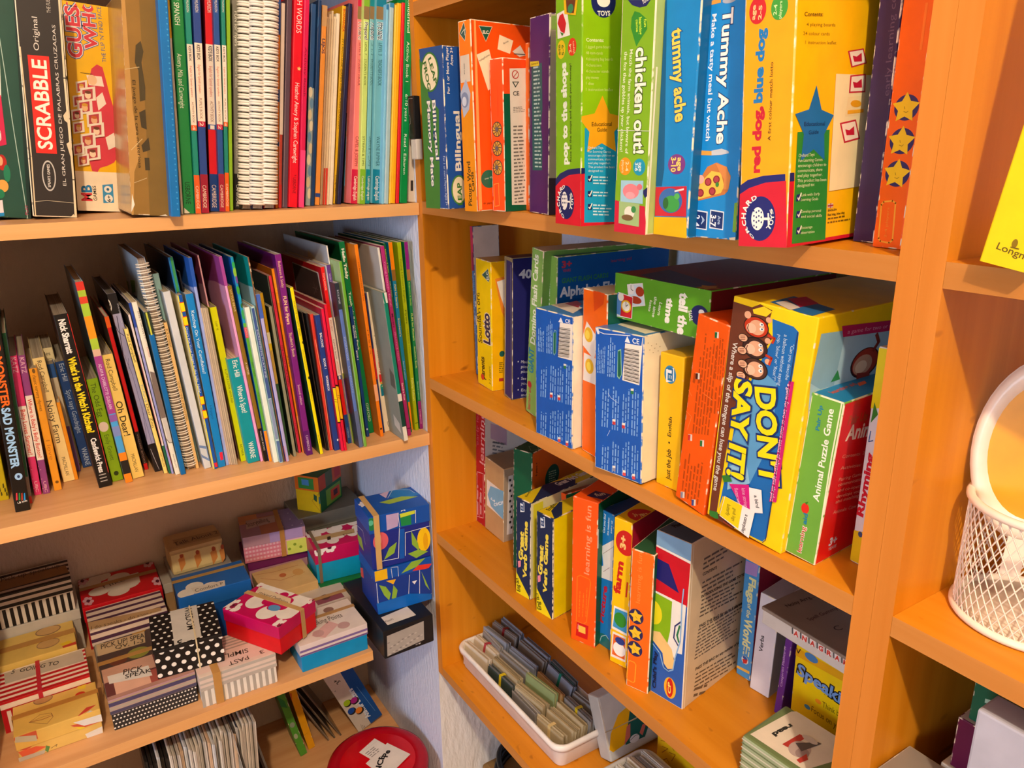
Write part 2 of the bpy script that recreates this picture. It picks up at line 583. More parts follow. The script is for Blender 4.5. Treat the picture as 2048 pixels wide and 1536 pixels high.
# left shelf unit: pale beech boards in an alcove
t = empty('shelf_unit', 'pale beech shelf unit built into the white alcove, holding books and boxes', 'shelf unit')
for z1, z0, name in ((0.673, 0.6545, 's'), (0.2861, 0.2676, 's'), (-0.1013, -0.1225, 's'), (-0.8730, -0.8920, 's')):
    mb = MB(); mb.box((-0.70, 0.009, z0), (-0.001, 0.404, z1), BEECH, sides={'F': BEECH_EDGE})
    mb.build('shelf', t)
mb = MB()
poly = [(-0.70, 0.009), (-0.132, 0.009), (-0.132, 0.075), (-0.001, 0.075), (-0.001, 0.404), (-0.70, 0.404)]
lo = [mb.bm.verts.new((x, y, -0.5062)) for x, y in poly]; hi = [mb.bm.verts.new((x, y, -0.4870)) for x, y in poly]
mb.bm.faces.new(lo[::-1]); mb.bm.faces.new(hi)
for i in range(6): mb.bm.faces.new((lo[i], lo[(i+1) % 6], hi[(i+1) % 6], hi[i]))
mb.mats = [BEECH, BEECH_EDGE]
for f in mb.bm.faces:
    f.normal_update()
    if f.normal.y < -0.9: f.material_index = 1
mb.build('shelf', t, 'lower shelf cut back at its end')
mb = MB(); mb.box((-0.720, 0.009, -1.25), (-0.7005, 0.404, 1.2), BEECH_SIDE); mb.build('side_panel', t)

# right shelf units: orange alder boards
def alder_unit(y0, y1, label, lefty, shelves):
    u = empty('bookcase', label, 'bookcase')
    mb = MB(); mb.box((0.0, y0, -0.5912), (0.272, y0 + 0.0175, 1.2), ALDER_UP, sides={'L': ALDER_UP_EDGE}); mb.build('side_panel', u)
    mb = MB(); mb.box((0.0, y1 - 0.0175, -1.25 if not lefty else -0.5912), (0.272, y1, 1.2), ALDER_UP, sides={'L': ALDER_UP_EDGE}); mb.build('side_panel', u)
    for z1, z0 in shelves:
        mb = MB(); mb.box((0.0, y0 + 0.0177, z0), (0.272, y1 - 0.0177, z1), ALDER, sides={'L': ALDER_EDGE}); mb.build('shelf', u)
    return u
SH = [(0.573, 0.5543), (0.2890, 0.2700), (0.0, -0.0186), (-0.2885, -0.3075), (-0.5725, -0.5912)]
alder_unit(-0.8129, 0.0175, 'orange wood bookcase full of upright game boxes, against the pier', True, SH)
alder_unit(-1.62, -0.8131, 'orange wood bookcase holding the white wire mesh pot', False, SH)

# ---------------------------------------------------------------- books, boxes and packets (metres; prints in millimetres on each face)
bx('game_box','dark green game box with a pink panel at the end of the upper shelf','box','game boxes on the upper left shelf',[-.5924,.0884,.294],0,-6.49,[.0672,.2,.27],{'F':'#1d4a3c','L':'#1d4a3c'},{'F':[('p','#15302a',[62,264.1,63.6,264.4,68.6,-.9,63.6,-1.8]),('l','#a9c4b4',[.9,44.9,219.9,54.1,106.7,63.3,-1.2]),('p','#d8dcd0',[34.2,214.5,44.5,216.3,42.8,148.5,30.3,150.5]),('p','#c81f4c',[30.4,152.3,42.5,150.3,45.2,91.4,31.3,86.2]),('l','#e8e2d8',[1.2,38,110.5,39.3,105,39.4,97.5,37.4,94.4]),('e','#b02018',[38.9,68.8,5.1,9.7]),('e','#1a7a55',[43.6,55.7,3.7,10.7]),('e','#e8a070',[37.3,70.5,2.7,5.8]),('e','#d9a24a',[38.2,39.7,6.1,7.8]),('e','#187a50',[34.6,29.7,5.1,5.9]),('p','#ecd7dc',[25.7,20.3,36.7,22,37.5,2.3,26.1,.1]),('p','#1b86c4',[25.6,4.6,37.8,6.3,37.7,2,25.4,-.3]),('t','#b0305a','PLAY',[64.2,5,64.2,17.6,3.4],0)]},wear=.25)
bx('game_box','worn black game box with white lettering on a red panel','box','game boxes on the upper left shelf',[-.5238,.0669,.2909],0,-5.17,[.0502,.2,.27],{'F':'#2b2724','L':'#2b2724'},{'F':[('l','#ddcda8',[2.2,47.4,264.5,47,173.4,49,48.6,48.3,-.6]),('l','#d8c49c',[1.4,1.6,203.9,3.8,74.8,2.9,-1.1]),('l','#cfc0a0',[.5,3.9,18.7,17,20.7,48.8,18.7]),('p','#d8c8a4',[42.5,127.7,48,135.9,47.5,118.7,43.6,122.1]),('p','#d8c8a4',[43.9,93.3,49.5,97.6,47.3,78]),('p','#d8c8a4',[2.2,2.9,8.4,-1.9,1.7,-3.1]),('p','#d8c8a4',[46.1,4.4,49.3,-1.5,40.3,-1.8]),('p','#d8281e',[8.7,195.9,31.7,196.9,32.5,79.8,9.5,79.5]),('t','#f6ead8','SCRABBLE',[27.8,85.3,28.1,191.3,15.7],.02),('t','#d6cfc4','EL GRAN JUEGO DE PALABRAS CRUZADAS',[40.2,40.2,41,234.8,3.6],0),('t','#d6cfc4','Original',[21.6,202.2,22.1,240.8,5.8],0),('e','#b9b6ae',[21.5,51.9,7.7,19.2]),('e','#2a2826',[21.5,51.9,6.3,17.2]),('t','#e6e0d4',"SPEAR'S GAMES",[22.6,37.7,23,66.2,3],.01),('t','#bdb6aa','THE FUS',[37.3,247.7,37.2,262.8,4.2],0)]},wear=.9)
bx('game_box','yellow game box with a red blob of small portrait frames','box','game boxes on the upper left shelf',[-.4669,.1329,.2914],0,-4.89,[.0588,.2,.27],{'F':'#f2be10','L':'#f2be10'},{'F':[('p','#f5e8cf',[-1.8,53.4,57.7,54.1,59.2,-3.2,-.1,-5]),('p','#f2be10',[.1,-1.2,59.4,.1,59.2,-3.2,-.1,-5]),('t','#2f5fae','GUESS?',[19.2,201.5,18.3,284.1,16.2],.1),('t','#2f5fae','WHO?',[37.7,214.7,36.4,287.1,14.4],.1),('t','#eef0f0','GUESS?',[19.2,201.5,18.3,284.1,16.2],.065),('t','#eef0f0','WHO?',[37.7,214.7,36.4,287.1,14.4],.065),('t','#d93a4a','GUESS?',[19.2,201.5,18.3,284.1,16.2],.03),('t','#d93a4a','WHO?',[37.7,214.7,36.4,287.1,14.4],.03),('t','#3a5d9a',"THE FLIP 'N' FIND FACE GAME",[47.7,199.2,44.6,288.5,4.9],0),('p','#d63e50',[29,188.9,36,195.3,42.5,192.5,46.2,174.9,49,159,54.4,135,55.6,106,54.8,76.5,49.3,67.6,41.2,62.9,31.2,59.1,27.9,53.6,21.2,54.3,19,65.7,25.8,95.3,26.5,136.4,22.7,164.2]),('p','#efe6da',[8.9,169.8,22.6,173.8,22.8,159.4,9.1,155.5]),('p','#b9404a',[10.8,168,20.1,170.9,19.7,160.8,10.6,157.7]),('e','#f0c08a',[15.5,163.4,2.9,3.6]),('e','#d8a030',[15.7,166.5,2.7,1.6]),('p','#efe6da',[13.6,162.2,31.9,166.7,31.9,148.5,13.5,144.2]),('p','#b9404a',[16.1,160,28.6,163.3,28.1,150.5,16,147]),('e','#f3d9c0',[22.4,154.2,3.8,4.6]),('e','#6b3a22',[22.7,158,3.7,2]),('p','#efe6da',[3.9,151.4,17.6,155.3,17.8,140.8,4,137]),('p','#b9404a',[5.8,149.6,15.1,152.3,14.7,142.2,5.6,139.2]),('e','#e8b890',[10.5,144.9,2.9,3.6]),('e','#c8642a',[10.8,147.9,2.7,1.6]),('p','#efe6da',[8.7,145.7,27,150,27,131.8,8.6,127.6]),('p','#b9404a',[11.3,143.4,23.7,146.6,23.3,133.8,11.1,130.4]),('e','#f0c08a',[17.5,137.5,3.8,4.6]),('e','#d8a030',[17.8,141.4,3.7,2]),('p','#efe6da',[.8,133.1,14.5,136.8,14.6,122.3,.9,118.6]),('p','#b9404a',[2.7,131.2,12,133.9,11.6,123.7,2.5,120.8]),('e','#f3d9c0',[7.4,126.5,2.9,3.7]),('e','#6b3a22',[7.6,129.5,2.7,1.6]),('p','#efe6da',[19,130.6,37.5,134.8,37.5,116.3,18.9,112.2]),('p','#b9404a',[21.5,128.3,34.2,131.4,33.7,118.5,21.4,115]),('e','#e8b890',[27.9,122.2,3.9,4.6]),('e','#c8642a',[28.1,126.1,3.7,2]),('p','#efe6da',[1.5,117,15.3,120.7,15.4,106,1.6,102.4]),('p','#b9404a',[3.4,115.1,12.8,117.8,12.3,107.5,3.2,104.6]),('e','#f0c08a',[8.2,110.3,2.9,3.7]),('e','#d8a030',[8.4,113.4,2.7,1.6]),('p','#efe6da',[20.9,116.5,39.5,120.6,39.5,102,20.8,98]),('p','#b9404a',[23.4,114.1,36.1,117.2,35.7,104.2,23.3,100.8]),('e','#f3d9c0',[29.8,108,3.9,4.7]),('e','#6b3a22',[30.1,112,3.7,2.1]),('p','#efe6da',[9.5,102.2,28,106.2,27.9,87.6,9.4,83.7]),('p','#b9404a',[12,99.9,24.7,102.9,24.2,89.8,11.9,86.5]),('e','#e8b890',[18.4,93.7,3.9,4.7]),('e','#c8642a',[18.6,97.6,3.7,2.1]),('p','#efe6da',[-.5,88.3,13.3,91.9,13.5,77,-.4,73.5]),('p','#b9404a',[1.4,86.4,10.8,89,10.4,78.5,1.2,75.7]),('e','#f0c08a',[6.2,81.4,2.9,3.7]),('e','#d8a030',[6.4,84.6,2.7,1.6]),('p','#efe6da',[14.1,86.1,32.7,90,32.7,71.2,14,67.5]),('p','#b9404a',[16.7,83.7,29.4,86.7,28.9,73.5,16.5,70.3]),('e','#f3d9c0',[23.1,77.5,3.9,4.7]),('e','#6b3a22',[23.3,81.4,3.7,2.1]),('p','#efe6da',[4.2,74.3,18.1,77.7,18.2,62.7,4.3,59.3]),('p','#b9404a',[6.1,72.3,15.6,74.8,15.1,64.3,5.9,61.5]),('e','#e8b890',[10.9,67.3,2.9,3.8]),('e','#c8642a',[11.1,70.4,2.8,1.7]),('p','#f0e6da',[32.3,152.2,40.4,160.1,44.3,145.3,34.1,135.5]),('p','#f0e6da',[40.6,100.6,51.4,107.8,54.2,90.2,43.4,84.1]),('p','#f6e8dc',[22.3,180.1,40.8,180.3,43,167.5,24.8,167.5]),('e','#f0c8a0',[29,174.5,5.7,6.5]),('l','#3a2a22',[.7,15.5,182.3,29.5,182]),('t','#d8283a','M',[18.5,13.8,18.4,23.9,13.1],.03),('t','#1f7fc0','B',[18.9,26,18.5,34.9,12.7],.03),('t','#3a332e','GAMES',[24.8,14.3,24.3,34.4,4.3],.01),('p','#3c97cf',[32.6,36.3,46,38,46,12.1,32.4,11.1]),('e','#f2f2ee',[39.6,17.9,5.2,5.4]),('t','#20262a','6+',[41.7,13.2,41.8,21.9,4],.02),('e','#f2f2ee',[39.2,30.4,4.8,4.7]),('e','#2a6fa0',[39.2,30.4,1.8,1.9])]},wear=.15)
bx('game_box','brown tape-wrapped game box with dark lettering on its end','box','game boxes on the upper left shelf',[-.4156,.0043,.2909],0,-5.49,[.0467,.2,.27],{'F':'#8f6b30','L':'#b98d4c'},{'F':[('p','#b98d4c',[-1,256.1,4.2,257,7.2,130.6,12.9,74.1,5.6,54.2,2.2,-3,-.6,-3.1]),('t','#3c3018','El juego de la cara misteriosa',[8.1,165.6,11,59.5,3.6],.01),('p','#7a5f2c',[20,259.7,41.4,263.5,47.1,-2.9,21.7,-3.8,21.7,132.2]),('p','#4a4026',[13.8,206.9,19.7,212.8,22.4,200.9,19.6,187.7,22.8,158.5,22.2,143.5,15.8,140.9,15.6,178,11.9,186.6]),('p','#433a24',[14.3,127.6,21.7,132.2,22.5,107.6,16.2,109.8]),('p','#433a24',[15.3,87.8,24,98.2,25.6,82.9,16.8,79.3]),('p','#433a24',[18.3,72.6,23.9,73,24.2,57.5,18.6,57.1]),('l','#c9b07a',[.8,-1.3,176.6,16.6,181.8]),('l','#c9b07a',[.8,3.2,81,16.5,95.6]),('l','#c8b384',[.6,5,40.6,20,47.4]),('p','#e6dfcc',[1.6,26.6,4.2,13,-.3,2.9]),('p','#d6cdb4',[29.4,-.9,40.9,2.2,46.6,-2.3,33,-6.9])]},wear=.45,rough=.2)
bk('ring_folder','bright blue folder with a row of pale dots along its spine','folder',None,[-.3707,-.013,.2872],0,-4.03,[.0115,.22,.29],{'F':'#0f70b6','L':'#0f70b6'},{'F':[('e','#3f9ad2',[9.1,259.8,1,1]),('e','#3f9ad2',[9.1,253.5,1,1]),('e','#3f9ad2',[9.1,247.1,1,1]),('e','#3f9ad2',[9.1,240.7,1,1]),('e','#3f9ad2',[9,234.3,1,1]),('e','#3f9ad2',[9,227.8,1,1]),('e','#3f9ad2',[9,221.4,1,1]),('e','#3f9ad2',[9,214.9,1,1]),('e','#3f9ad2',[8.9,208.4,1,1]),('e','#3f9ad2',[8.9,201.8,1,1]),('e','#3f9ad2',[8.9,195.3,1,1]),('e','#3f9ad2',[8.9,188.7,1,1]),('e','#3f9ad2',[8.9,182.1,1,1]),('e','#3f9ad2',[8.8,175.5,1,1]),('e','#3f9ad2',[8.8,168.8,1,1]),('e','#3f9ad2',[8.8,162.2,1,1]),('e','#3f9ad2',[8.8,155.5,1,1]),('e','#3f9ad2',[8.8,148.7,1,1]),('e','#3f9ad2',[8.7,142,1,1]),('e','#3f9ad2',[8.7,135.2,1,1]),('e','#3f9ad2',[8.7,128.5,1,1]),('e','#3f9ad2',[8.7,121.7,1,1]),('e','#3f9ad2',[8.6,114.8,1,1]),('e','#3f9ad2',[8.6,108,1,1]),('e','#3f9ad2',[8.6,101.1,1,1]),('e','#3f9ad2',[8.6,94.2,1,1]),('e','#3f9ad2',[8.6,87.2,1,1]),('e','#3f9ad2',[8.5,80.3,1,1]),('e','#3f9ad2',[8.5,73.3,1,1]),('e','#3f9ad2',[8.5,66.3,1,1]),('e','#3f9ad2',[8.5,59.3,1,1]),('e','#3f9ad2',[8.4,52.2,1,1]),('e','#3f9ad2',[8.4,45.1,1,1]),('e','#3f9ad2',[8.4,38,1,1]),('e','#3f9ad2',[8.4,30.9,1,1]),('e','#3f9ad2',[8.4,23.7,1,1]),('e','#3f9ad2',[8.3,16.6,1,1]),('e','#3f9ad2',[8.3,9.4,1,1])]})
bk('activity_book','thin cream book with a yellow top between the blue folder and a green spine','book','books on the upper left shelf',[-.3512,.0268,.2866],0,-3.65,[.003,.2,.288],{'F':'#e6dcc4','L':'#e6dcc4'},{'F':[('p','#e0b21e',[0,222.8,3,222.8,3,288,0,288])]})
bk('picture_dictionary','green book with white lettering and a dog-eared foot beside a blue folder','book','books on the upper left shelf',[-.3474,.03,.2875],0,-4.01,[.0145,.22,.29],{'F':'#1f8a45','L':'#1f8a45'},{'F':[('t','#e8f0e0','IN SPANISH',[3.2,274.9,3.2,239,6.5],0),('t','#e0ead6','Amery, Mila and Cartwright',[3.4,204.2,3.4,136.8,6.2],0),('t','#12301c','USBORNE',[3.7,41.5,3.7,12.5,6.5],0),('p','#ddd6c4',[1,7.3,8.1,.7,.9,-1.1])]})
bk('course_book','teal spine with white title label and orange foot, first of the course books','book','books on the upper left shelf',[-.3329,.0241,.2869],0,-4.15,[.0072,.2,.296],{'F':'#1f9384','L':'#1f9384'},{'F':[('p','#f4e8da',[0,115.6,7.2,115.6,7.2,216.3,0,216.3]),('p','#ee6a34',[0,108.6,7.2,108.6,7.2,115.6,0,115.6]),('p','#e8642a',[0,0,7.2,0,7.2,51,0,51]),('t','#2a2a38',"KID'S BOX",[2.1,214.1,2.1,195.8,2.9],.02),('t','#c8503a','English for Spanish speakers',[2.4,189.7,2.4,151,2.4],0),('t','#8a5a4a','ACTIVITY BOOK',[2.4,145.1,2.4,118.5,2.4],0),('t','#f4ece0','4',[1.8,114.6,1.8,109.2,3.6],0),('t','#f0dccb','CAMBRIDGE',[1.8,36.6,1.8,6.4,3.6],0),('t','#e0e0dc','TOMLINSON',[2.1,274.1,2.1,254.7,3],0)]})
bk('course_book','blue spine with white title label and dark red foot, beside the first teal one','book','books on the upper left shelf',[-.3249,.0239,.2872],0,-4.53,[.0097,.2,.296],{'F':'#2b4c9c','L':'#2b4c9c'},{'F':[('p','#f4e8da',[0,120.4,9.7,120.4,9.7,218.2,0,218.2]),('p','#c4204a',[0,113.4,9.7,113.4,9.7,120.4,0,120.4]),('p','#a0203a',[0,0,9.7,0,9.7,51.5,0,51.5]),('t','#2a2a38',"KID'S BOX",[2.9,215.9,2.9,197.6,3.9],.02),('t','#c8503a','English for Spanish speakers',[3.2,191.4,3.2,155.9,3.3],0),('t','#8a5a4a',"PUPIL'S BOOK",[3.2,150,3.2,123.4,3.3],0),('t','#f4ece0','2',[2.4,119.4,2.4,114,4.8],0),('t','#f0dccb','CAMBRIDGE',[2.4,37.1,2.4,6.8,4.8],0),('t','#e0e0dc','TOMLINSON',[2.8,274.7,2.8,255.2,4.1],0)]})
bk('course_book','bright red spine with white title label and navy foot','book','books on the upper left shelf',[-.309,.0445,.2875],0,-5.26,[.0117,.2,.296],{'F':'#e01a2a','L':'#8a1226'},{'F':[('p','#f4e8da',[0,116.8,11.7,116.8,11.7,219.7,0,219.7]),('p','#1c56a8',[0,110.1,11.7,110.1,11.7,116.8,0,116.8]),('p','#173f86',[0,0,11.7,0,11.7,51,0,51]),('t','#2a2a38',"KID'S BOX",[3.5,217.4,3.5,198.5,4.7],.02),('t','#c8503a','English for Spanish speakers',[3.8,192.2,3.8,153.3,4],0),('t','#8a5a4a','ACTIVITY BOOK',[3.8,147.3,3.8,119.9,4],0),('t','#f4ece0','1',[2.9,115.8,2.9,110.7,5.8],0),('t','#f0dccb','CAMBRIDGE',[2.9,36.2,2.9,5.2,5.8],0),('t','#e0e0dc','TOMLINSON',[3.4,279.3,3.4,259.3,4.9],0)]})
bk('course_book','blue spine with white title label and dark red foot, beside the bright red one','book','books on the upper left shelf',[-.2985,.0354,.2871],0,-4.89,[.0077,.2,.296],{'F':'#2b56a4','L':'#2b56a4'},{'F':[('p','#f4e8da',[0,117,7.7,117,7.7,218.6,0,218.6]),('p','#c4204a',[0,110.2,7.7,110.2,7.7,117,0,117]),('p','#a4203a',[0,0,7.7,0,7.7,51.3,0,51.3]),('t','#2a2a38',"KID'S BOX",[2.3,216.2,2.3,197.4,3.1],.02),('t','#c8503a','English for Spanish speakers',[2.5,191.1,2.5,153.4,2.6],0),('t','#8a5a4a','ACTIVITY BOOK',[2.5,147.3,2.5,120,2.6],0),('t','#f4ece0','2',[1.9,115.9,1.9,110.8,3.8],0),('t','#f0dccb','CAMBRIDGE',[1.9,36.5,1.9,5.6,3.8],0),('t','#e0e0dc','TOMLINSON',[2.2,278.9,2.2,259,3.2],0)]})
bk('course_book','teal spine with white title label and orange foot, beside a lime green booklet','book','books on the upper left shelf',[-.2904,.0354,.2869],0,-5.37,[.0054,.2,.296],{'F':'#1f8a7c','L':'#1f8a7c'},{'F':[('p','#f4e8da',[0,120.3,5.4,120.3,5.4,218.8,0,218.8]),('p','#ee6a34',[0,114.6,5.4,114.6,5.4,120.3,0,120.3]),('p','#e8641e',[0,0,5.4,0,5.4,52.7,0,52.7]),('t','#2a2a38',"KID'S BOX",[1.6,216.5,1.6,197.6,2.1],.02),('t','#c8503a','English for Spanish speakers',[1.8,191.2,1.8,156.9,1.8],0),('t','#8a5a4a',"PUPIL'S BOOK",[1.8,150.8,1.8,123.4,1.8],0),('t','#f4ece0','4',[1.3,119.3,1.3,115.2,2.7],0),('t','#f0dccb','CAMBRIDGE',[1.3,37.9,1.3,6.8,2.7],0),('t','#e0e0dc','TOMLINSON',[1.6,280.2,1.6,260.1,2.2],0)]})
bk('activity_book','thin lime green book beside the grey wire-bound guide','book','books on the upper left shelf',[-.2828,.043,.2869],0,-5.59,[.005,.2,.29],{'F':'#8fc02c','L':'#8fc02c'},{})
bk('teacher_guide','grey guide with white title and a black checked foot','book','books on the upper left shelf',[-.2702,.0691,.2874],0,-5.93,[.01,.2,.292],{'F':'#8f8c84','L':'#8f8c84'},{'F':[('t','#f0ece2','FUN for Flyers',[3,267.3,3,222.7,4],.015),('t','#eae4d8',"Teacher's Book",[3,207.4,3,167.2,4],0),('t','#d8d0c4','Second edition',[3.3,122,3.3,71.6,3.4],0),('p','#2c2a2a',[0,0,10,0,10,49.8,0,49.8]),('t','#e0dcd2','CAMBRIDGE',[3.3,34.5,3.3,3.4,3.4],0),('p','#d8d2c8',[4.8,49.1,6.5,49.2,6.5,44.6,4.7,44.5]),('p','#d8d2c8',[8.3,49.4,10.1,49.5,10,44.9,8.3,44.7]),('p','#d8d2c8',[6.4,40,8.2,40.1,8.2,35.5,6.4,35.3]),('p','#d8d2c8',[10,40.2,11.8,40.4,11.7,35.7,10,35.6]),('p','#d8d2c8',[4.6,30.6,6.4,30.7,6.3,26,4.6,25.9]),('p','#d8d2c8',[8.1,30.8,9.9,30.9,9.9,26.3,8.1,26.2]),('p','#d8d2c8',[6.3,21.4,8.1,21.5,8,16.8,6.3,16.7]),('p','#d8d2c8',[9.8,21.6,11.6,21.7,11.6,17,9.8,16.9]),('p','#d8d2c8',[4.4,11.9,6.2,12,6.2,7.3,4.4,7.2]),('p','#d8d2c8',[8,12.1,9.8,12.2,9.7,7.5,8,7.4])]})
sp('wire_bound_book','wire-bound book with a grey cover and cream loops, nearest the grey guide','wire-bound book','wire-bound guides on the upper left shelf',[-.2637,.0447,.2877],0,-5.99,[.0122,.2,.29],{'F':'#6a6862','L':'#6a6862','P':'#c9bca8'},{},r=.0105,wr=.0018)
sp('wire_bound_book','wire-bound book with a dark blue cover and cream loops, middle of the three','wire-bound book','wire-bound guides on the upper left shelf',[-.2519,.0342,.2879],0,-6.15,[.0142,.2,.29],{'F':'#2a2f52','L':'#2a2f52','P':'#c9bca8'},{},r=.0105,wr=.0018)
sp('wire_bound_book','wire-bound book with a dark red cover and cream loops, beside an orange spine','wire-bound book','wire-bound guides on the upper left shelf',[-.2361,.0315,.288],0,-6.08,[.0149,.2,.29],{'F':'#8a2430','L':'#8a2430','P':'#c9bca8'},{},r=.0105,wr=.0018)
bk('activity_book','thin orange book with blue patches beside the cream wire loops','book','books on the upper left shelf',[-.2161,.0484,.2869],0,-6.48,[.0041,.2,.285],{'F':'#f08a1c','L':'#f08a1c'},{'F':[('p','#2b4f94',[0,238.6,4.1,238.6,4.1,285,0,285]),('p','#2b4f94',[0,149.1,4.1,149.1,4.1,166,0,166]),('p','#2b4f94',[0,87.8,4.1,87.8,4.1,94.3,0,94.3])]})
bk('story_book','worn white and red book beside the thin orange one','book','books on the upper left shelf',[-.2116,.0483,.2869],0,-6.69,[.0046,.2,.28],{'F':'#b8443a','L':'#c8b8a8'},{'F':[('p','#d9c8bc',[0,104,4.6,104,4.6,280,0,280]),('p','#c02c2c',[0,0,4.6,0,4.6,33.6,0,33.6])]})
bk('story_book','dark plum spine beside the bright red word book','book','books on the upper left shelf',[-.2066,.0439,.2873],0,-6.92,[.0074,.2,.285],{'F':'#5a4a5c','L':'#5a4a5c'},{'F':[('l','#8a7a88',[1,.1,283.3,.3,180.5,1,1.9])]})
bk('word_book','bright red book with a white printed title and a small heart','book','books on the upper left shelf',[-.1993,.0374,.2882],0,-7.17,[.0129,.22,.295],{'F':'#dc1428','L':'#dc1428'},{'F':[('t','#f6dcd6','ENGLISH WORDS',[3.7,312.2,3.7,240.6,7.3],0),('t','#f6dcd6','Heather Amery & Stephen Cartwright',[4.3,174.1,4.3,63.3,6.2],0),('t','#70101a','* USBORNE',[5,46.7,5,20,4.7],0),('s','#e8c878',[9.2,193.5,3,0])]})
bk('word_book','magenta spine beside the bright red word book','book','books on the upper left shelf',[-.1854,.033,.2873],0,-6.96,[.0073,.2,.29],{'F':'#d01c50','L':'#d01c50'},{'F':[('t','#7a1030','Activity Book',[2.3,222.1,2.3,155,2.6],0),('p','#e8447e',[0,0,7.3,0,7.3,81.6,0,81.6])]})
bk('story_book','mottled blue and cream spine beside a magenta one','book','books on the upper left shelf',[-.1659,.0647,.2875],0,-7.14,[.0076,.2,.285],{'F':'#2f5a94','L':'#2f5a94'},{'F':[('e','#d9d0b4',[-1.5,161,3.3,9.6]),('e','#5a86b4',[1,144.7,3.3,9.7]),('e','#d9d0b4',[3.4,128.2,3.4,9.7]),('e','#5a86b4',[.2,110.8,3.4,9.8]),('e','#d9d0b4',[2.7,94.1,3.4,9.9]),('e','#5a86b4',[5.2,77.2,3.4,9.9]),('e','#d9d0b4',[2,59.5,3.4,10]),('e','#5a86b4',[4.5,42.3,3.4,10.1]),('e','#d9d0b4',[7,25,3.4,10.2]),('p','#9fb0b0',[0,0,9.2,0,9.2,170,0,170]),('e','#e3dabc',[2.7,163.9,2.9,7.4]),('e','#6a94b8',[5.1,148.4,2.9,7.5]),('e','#d8caa4',[2.8,132.1,2.9,7.5]),('e','#e3dabc',[5.3,116.4,2.9,7.6]),('e','#6a94b8',[3,100,2.9,7.6]),('e','#d8caa4',[5.5,84,2.9,7.7]),('e','#e3dabc',[3.2,67.4,2.9,7.7]),('e','#6a94b8',[5.6,51.2,2.9,7.8]),('e','#d8caa4',[3.3,34.4,2.9,7.8]),('e','#e3dabc',[5.8,17.9,2.9,7.9])]})
bk('story_book','dark blue spine beside the mottled blue one','book','books on the upper left shelf',[-.1584,.058,.287],0,-7.26,[.0051,.2,.29],{'F':'#173f74','L':'#173f74'},{'F':[('e','#3f74ac',[-.6,260.3,1.9,8.3])]})
bk('story_book','pale orange book with a short dark blue title','book','books on the upper left shelf',[-.1494,.0669,.2873],0,-7.34,[.0074,.2,.285],{'F':'#ee9a44','L':'#ee9a44'},{'F':[('p','#c8a070',[0,256.6,7.4,256.6,7.4,285,0,285]),('t','#24305c','LEJOS',[1.7,239.4,1.7,219,4.1],.02),('p','#2a4a9a',[0,11.7,7.4,11.7,7.4,17.6,0,17.6])]})
bk('booklet','thin cream stapled booklet between the orange and yellow spines','book','thin cream booklets on the upper left shelf',[-.1409,.0679,.2868],0,-7.26,[.0025,.18,.27],{'F':'#b89878','L':'#b89878'},{'F':[('l','#7a6044',[.5,.2,267.3,-.3,140.5])]})
bk('booklet','thin cream stapled booklet between the orange and yellow spines','book','thin cream booklets on the upper left shelf',[-.1382,.0655,.2868],0,-7.22,[.0027,.18,.274],{'F':'#c8b090','L':'#c8b090'},{'F':[('l','#7a6044',[.5,.2,267.2,-.3,140.3]),('p','#b8402a',[0,0,3.5,0,3.5,55,0,55])]})
bk('booklet','thin cream stapled booklet between the orange and yellow spines','book','thin cream booklets on the upper left shelf',[-.1354,.063,.2868],0,-7.18,[.0027,.18,.278],{'F':'#d8c4a4','L':'#d8c4a4'},{'F':[('l','#7a6044',[.5,.2,267,-.3,140.3]),('p','#d83a34',[0,0,3.5,0,3.5,55,0,55])]})
bk('booklet','thin cream stapled booklet between the orange and yellow spines','book','thin cream booklets on the upper left shelf',[-.1325,.0604,.2868],0,-7.14,[.0027,.18,.27],{'F':'#e2d2b4','L':'#e2d2b4'},{'F':[('l','#7a6044',[.5,.2,266.8,-.3,140.2])]})
bk('booklet','thin cream stapled booklet between the orange and yellow spines','book','thin cream booklets on the upper left shelf',[-.1297,.0579,.2871],0,-7.1,[.0055,.18,.274],{'F':'#e6d8bc','L':'#e6d8bc'},{'F':[('l','#7a6044',[.5,.2,266.4,-.2,139.9])]})
bk('activity_book','yellow spine with small dark capital lettering','book','books on the upper left shelf',[-.1178,.0736,.2872],0,-7.6,[.0063,.2,.288],{'F':'#efbe1e','L':'#efbe1e'},{'F':[('t','#d84a20','BONANZA',[1.6,283.5,1.6,252.1,3.2],.02),('t','#5a4410','77 LANGUAGE GAMES FOR YOUNG LEARNERS',[1.9,242.3,1.9,112.8,2.5],0),('t','#5a4410','Longman',[1.9,43.4,1.9,16.1,2.5],0)]})
bk('story_book','navy spine with a worn pale edge beside the yellow one','book','books on the upper left shelf',[-.115,.0622,.2873],0,-8.08,[.006,.2,.29],{'F':'#1f2348','L':'#1f2348'},{'F':[('l','#b8a890',[.6,6.4,295.8,6.7,141.5,6.7,.5])]})
bk('pen_case','short grey and sky blue case standing low between taller books','case',None,[-.1001,.0757,.2878],0,-7.11,[.0114,.2,.135],{'F':'#3c4246','L':'#2c3034'},{'F':[('p','#3f98b8',[0,109.1,11.4,109.1,11.4,135,0,135]),('p','#8a7a66',[0,100.5,11.4,100.5,11.4,109.1,0,109.1]),('p','#3a90b4',[0,25.5,11.4,25.5,11.4,100.5,0,100.5]),('t','#cfe4ea','RAYA',[4,131.1,4,117.2,3.4],0),('t','#a8a8a8','EXPRESS',[4.6,19.5,4.6,2.7,2.3],0)]})
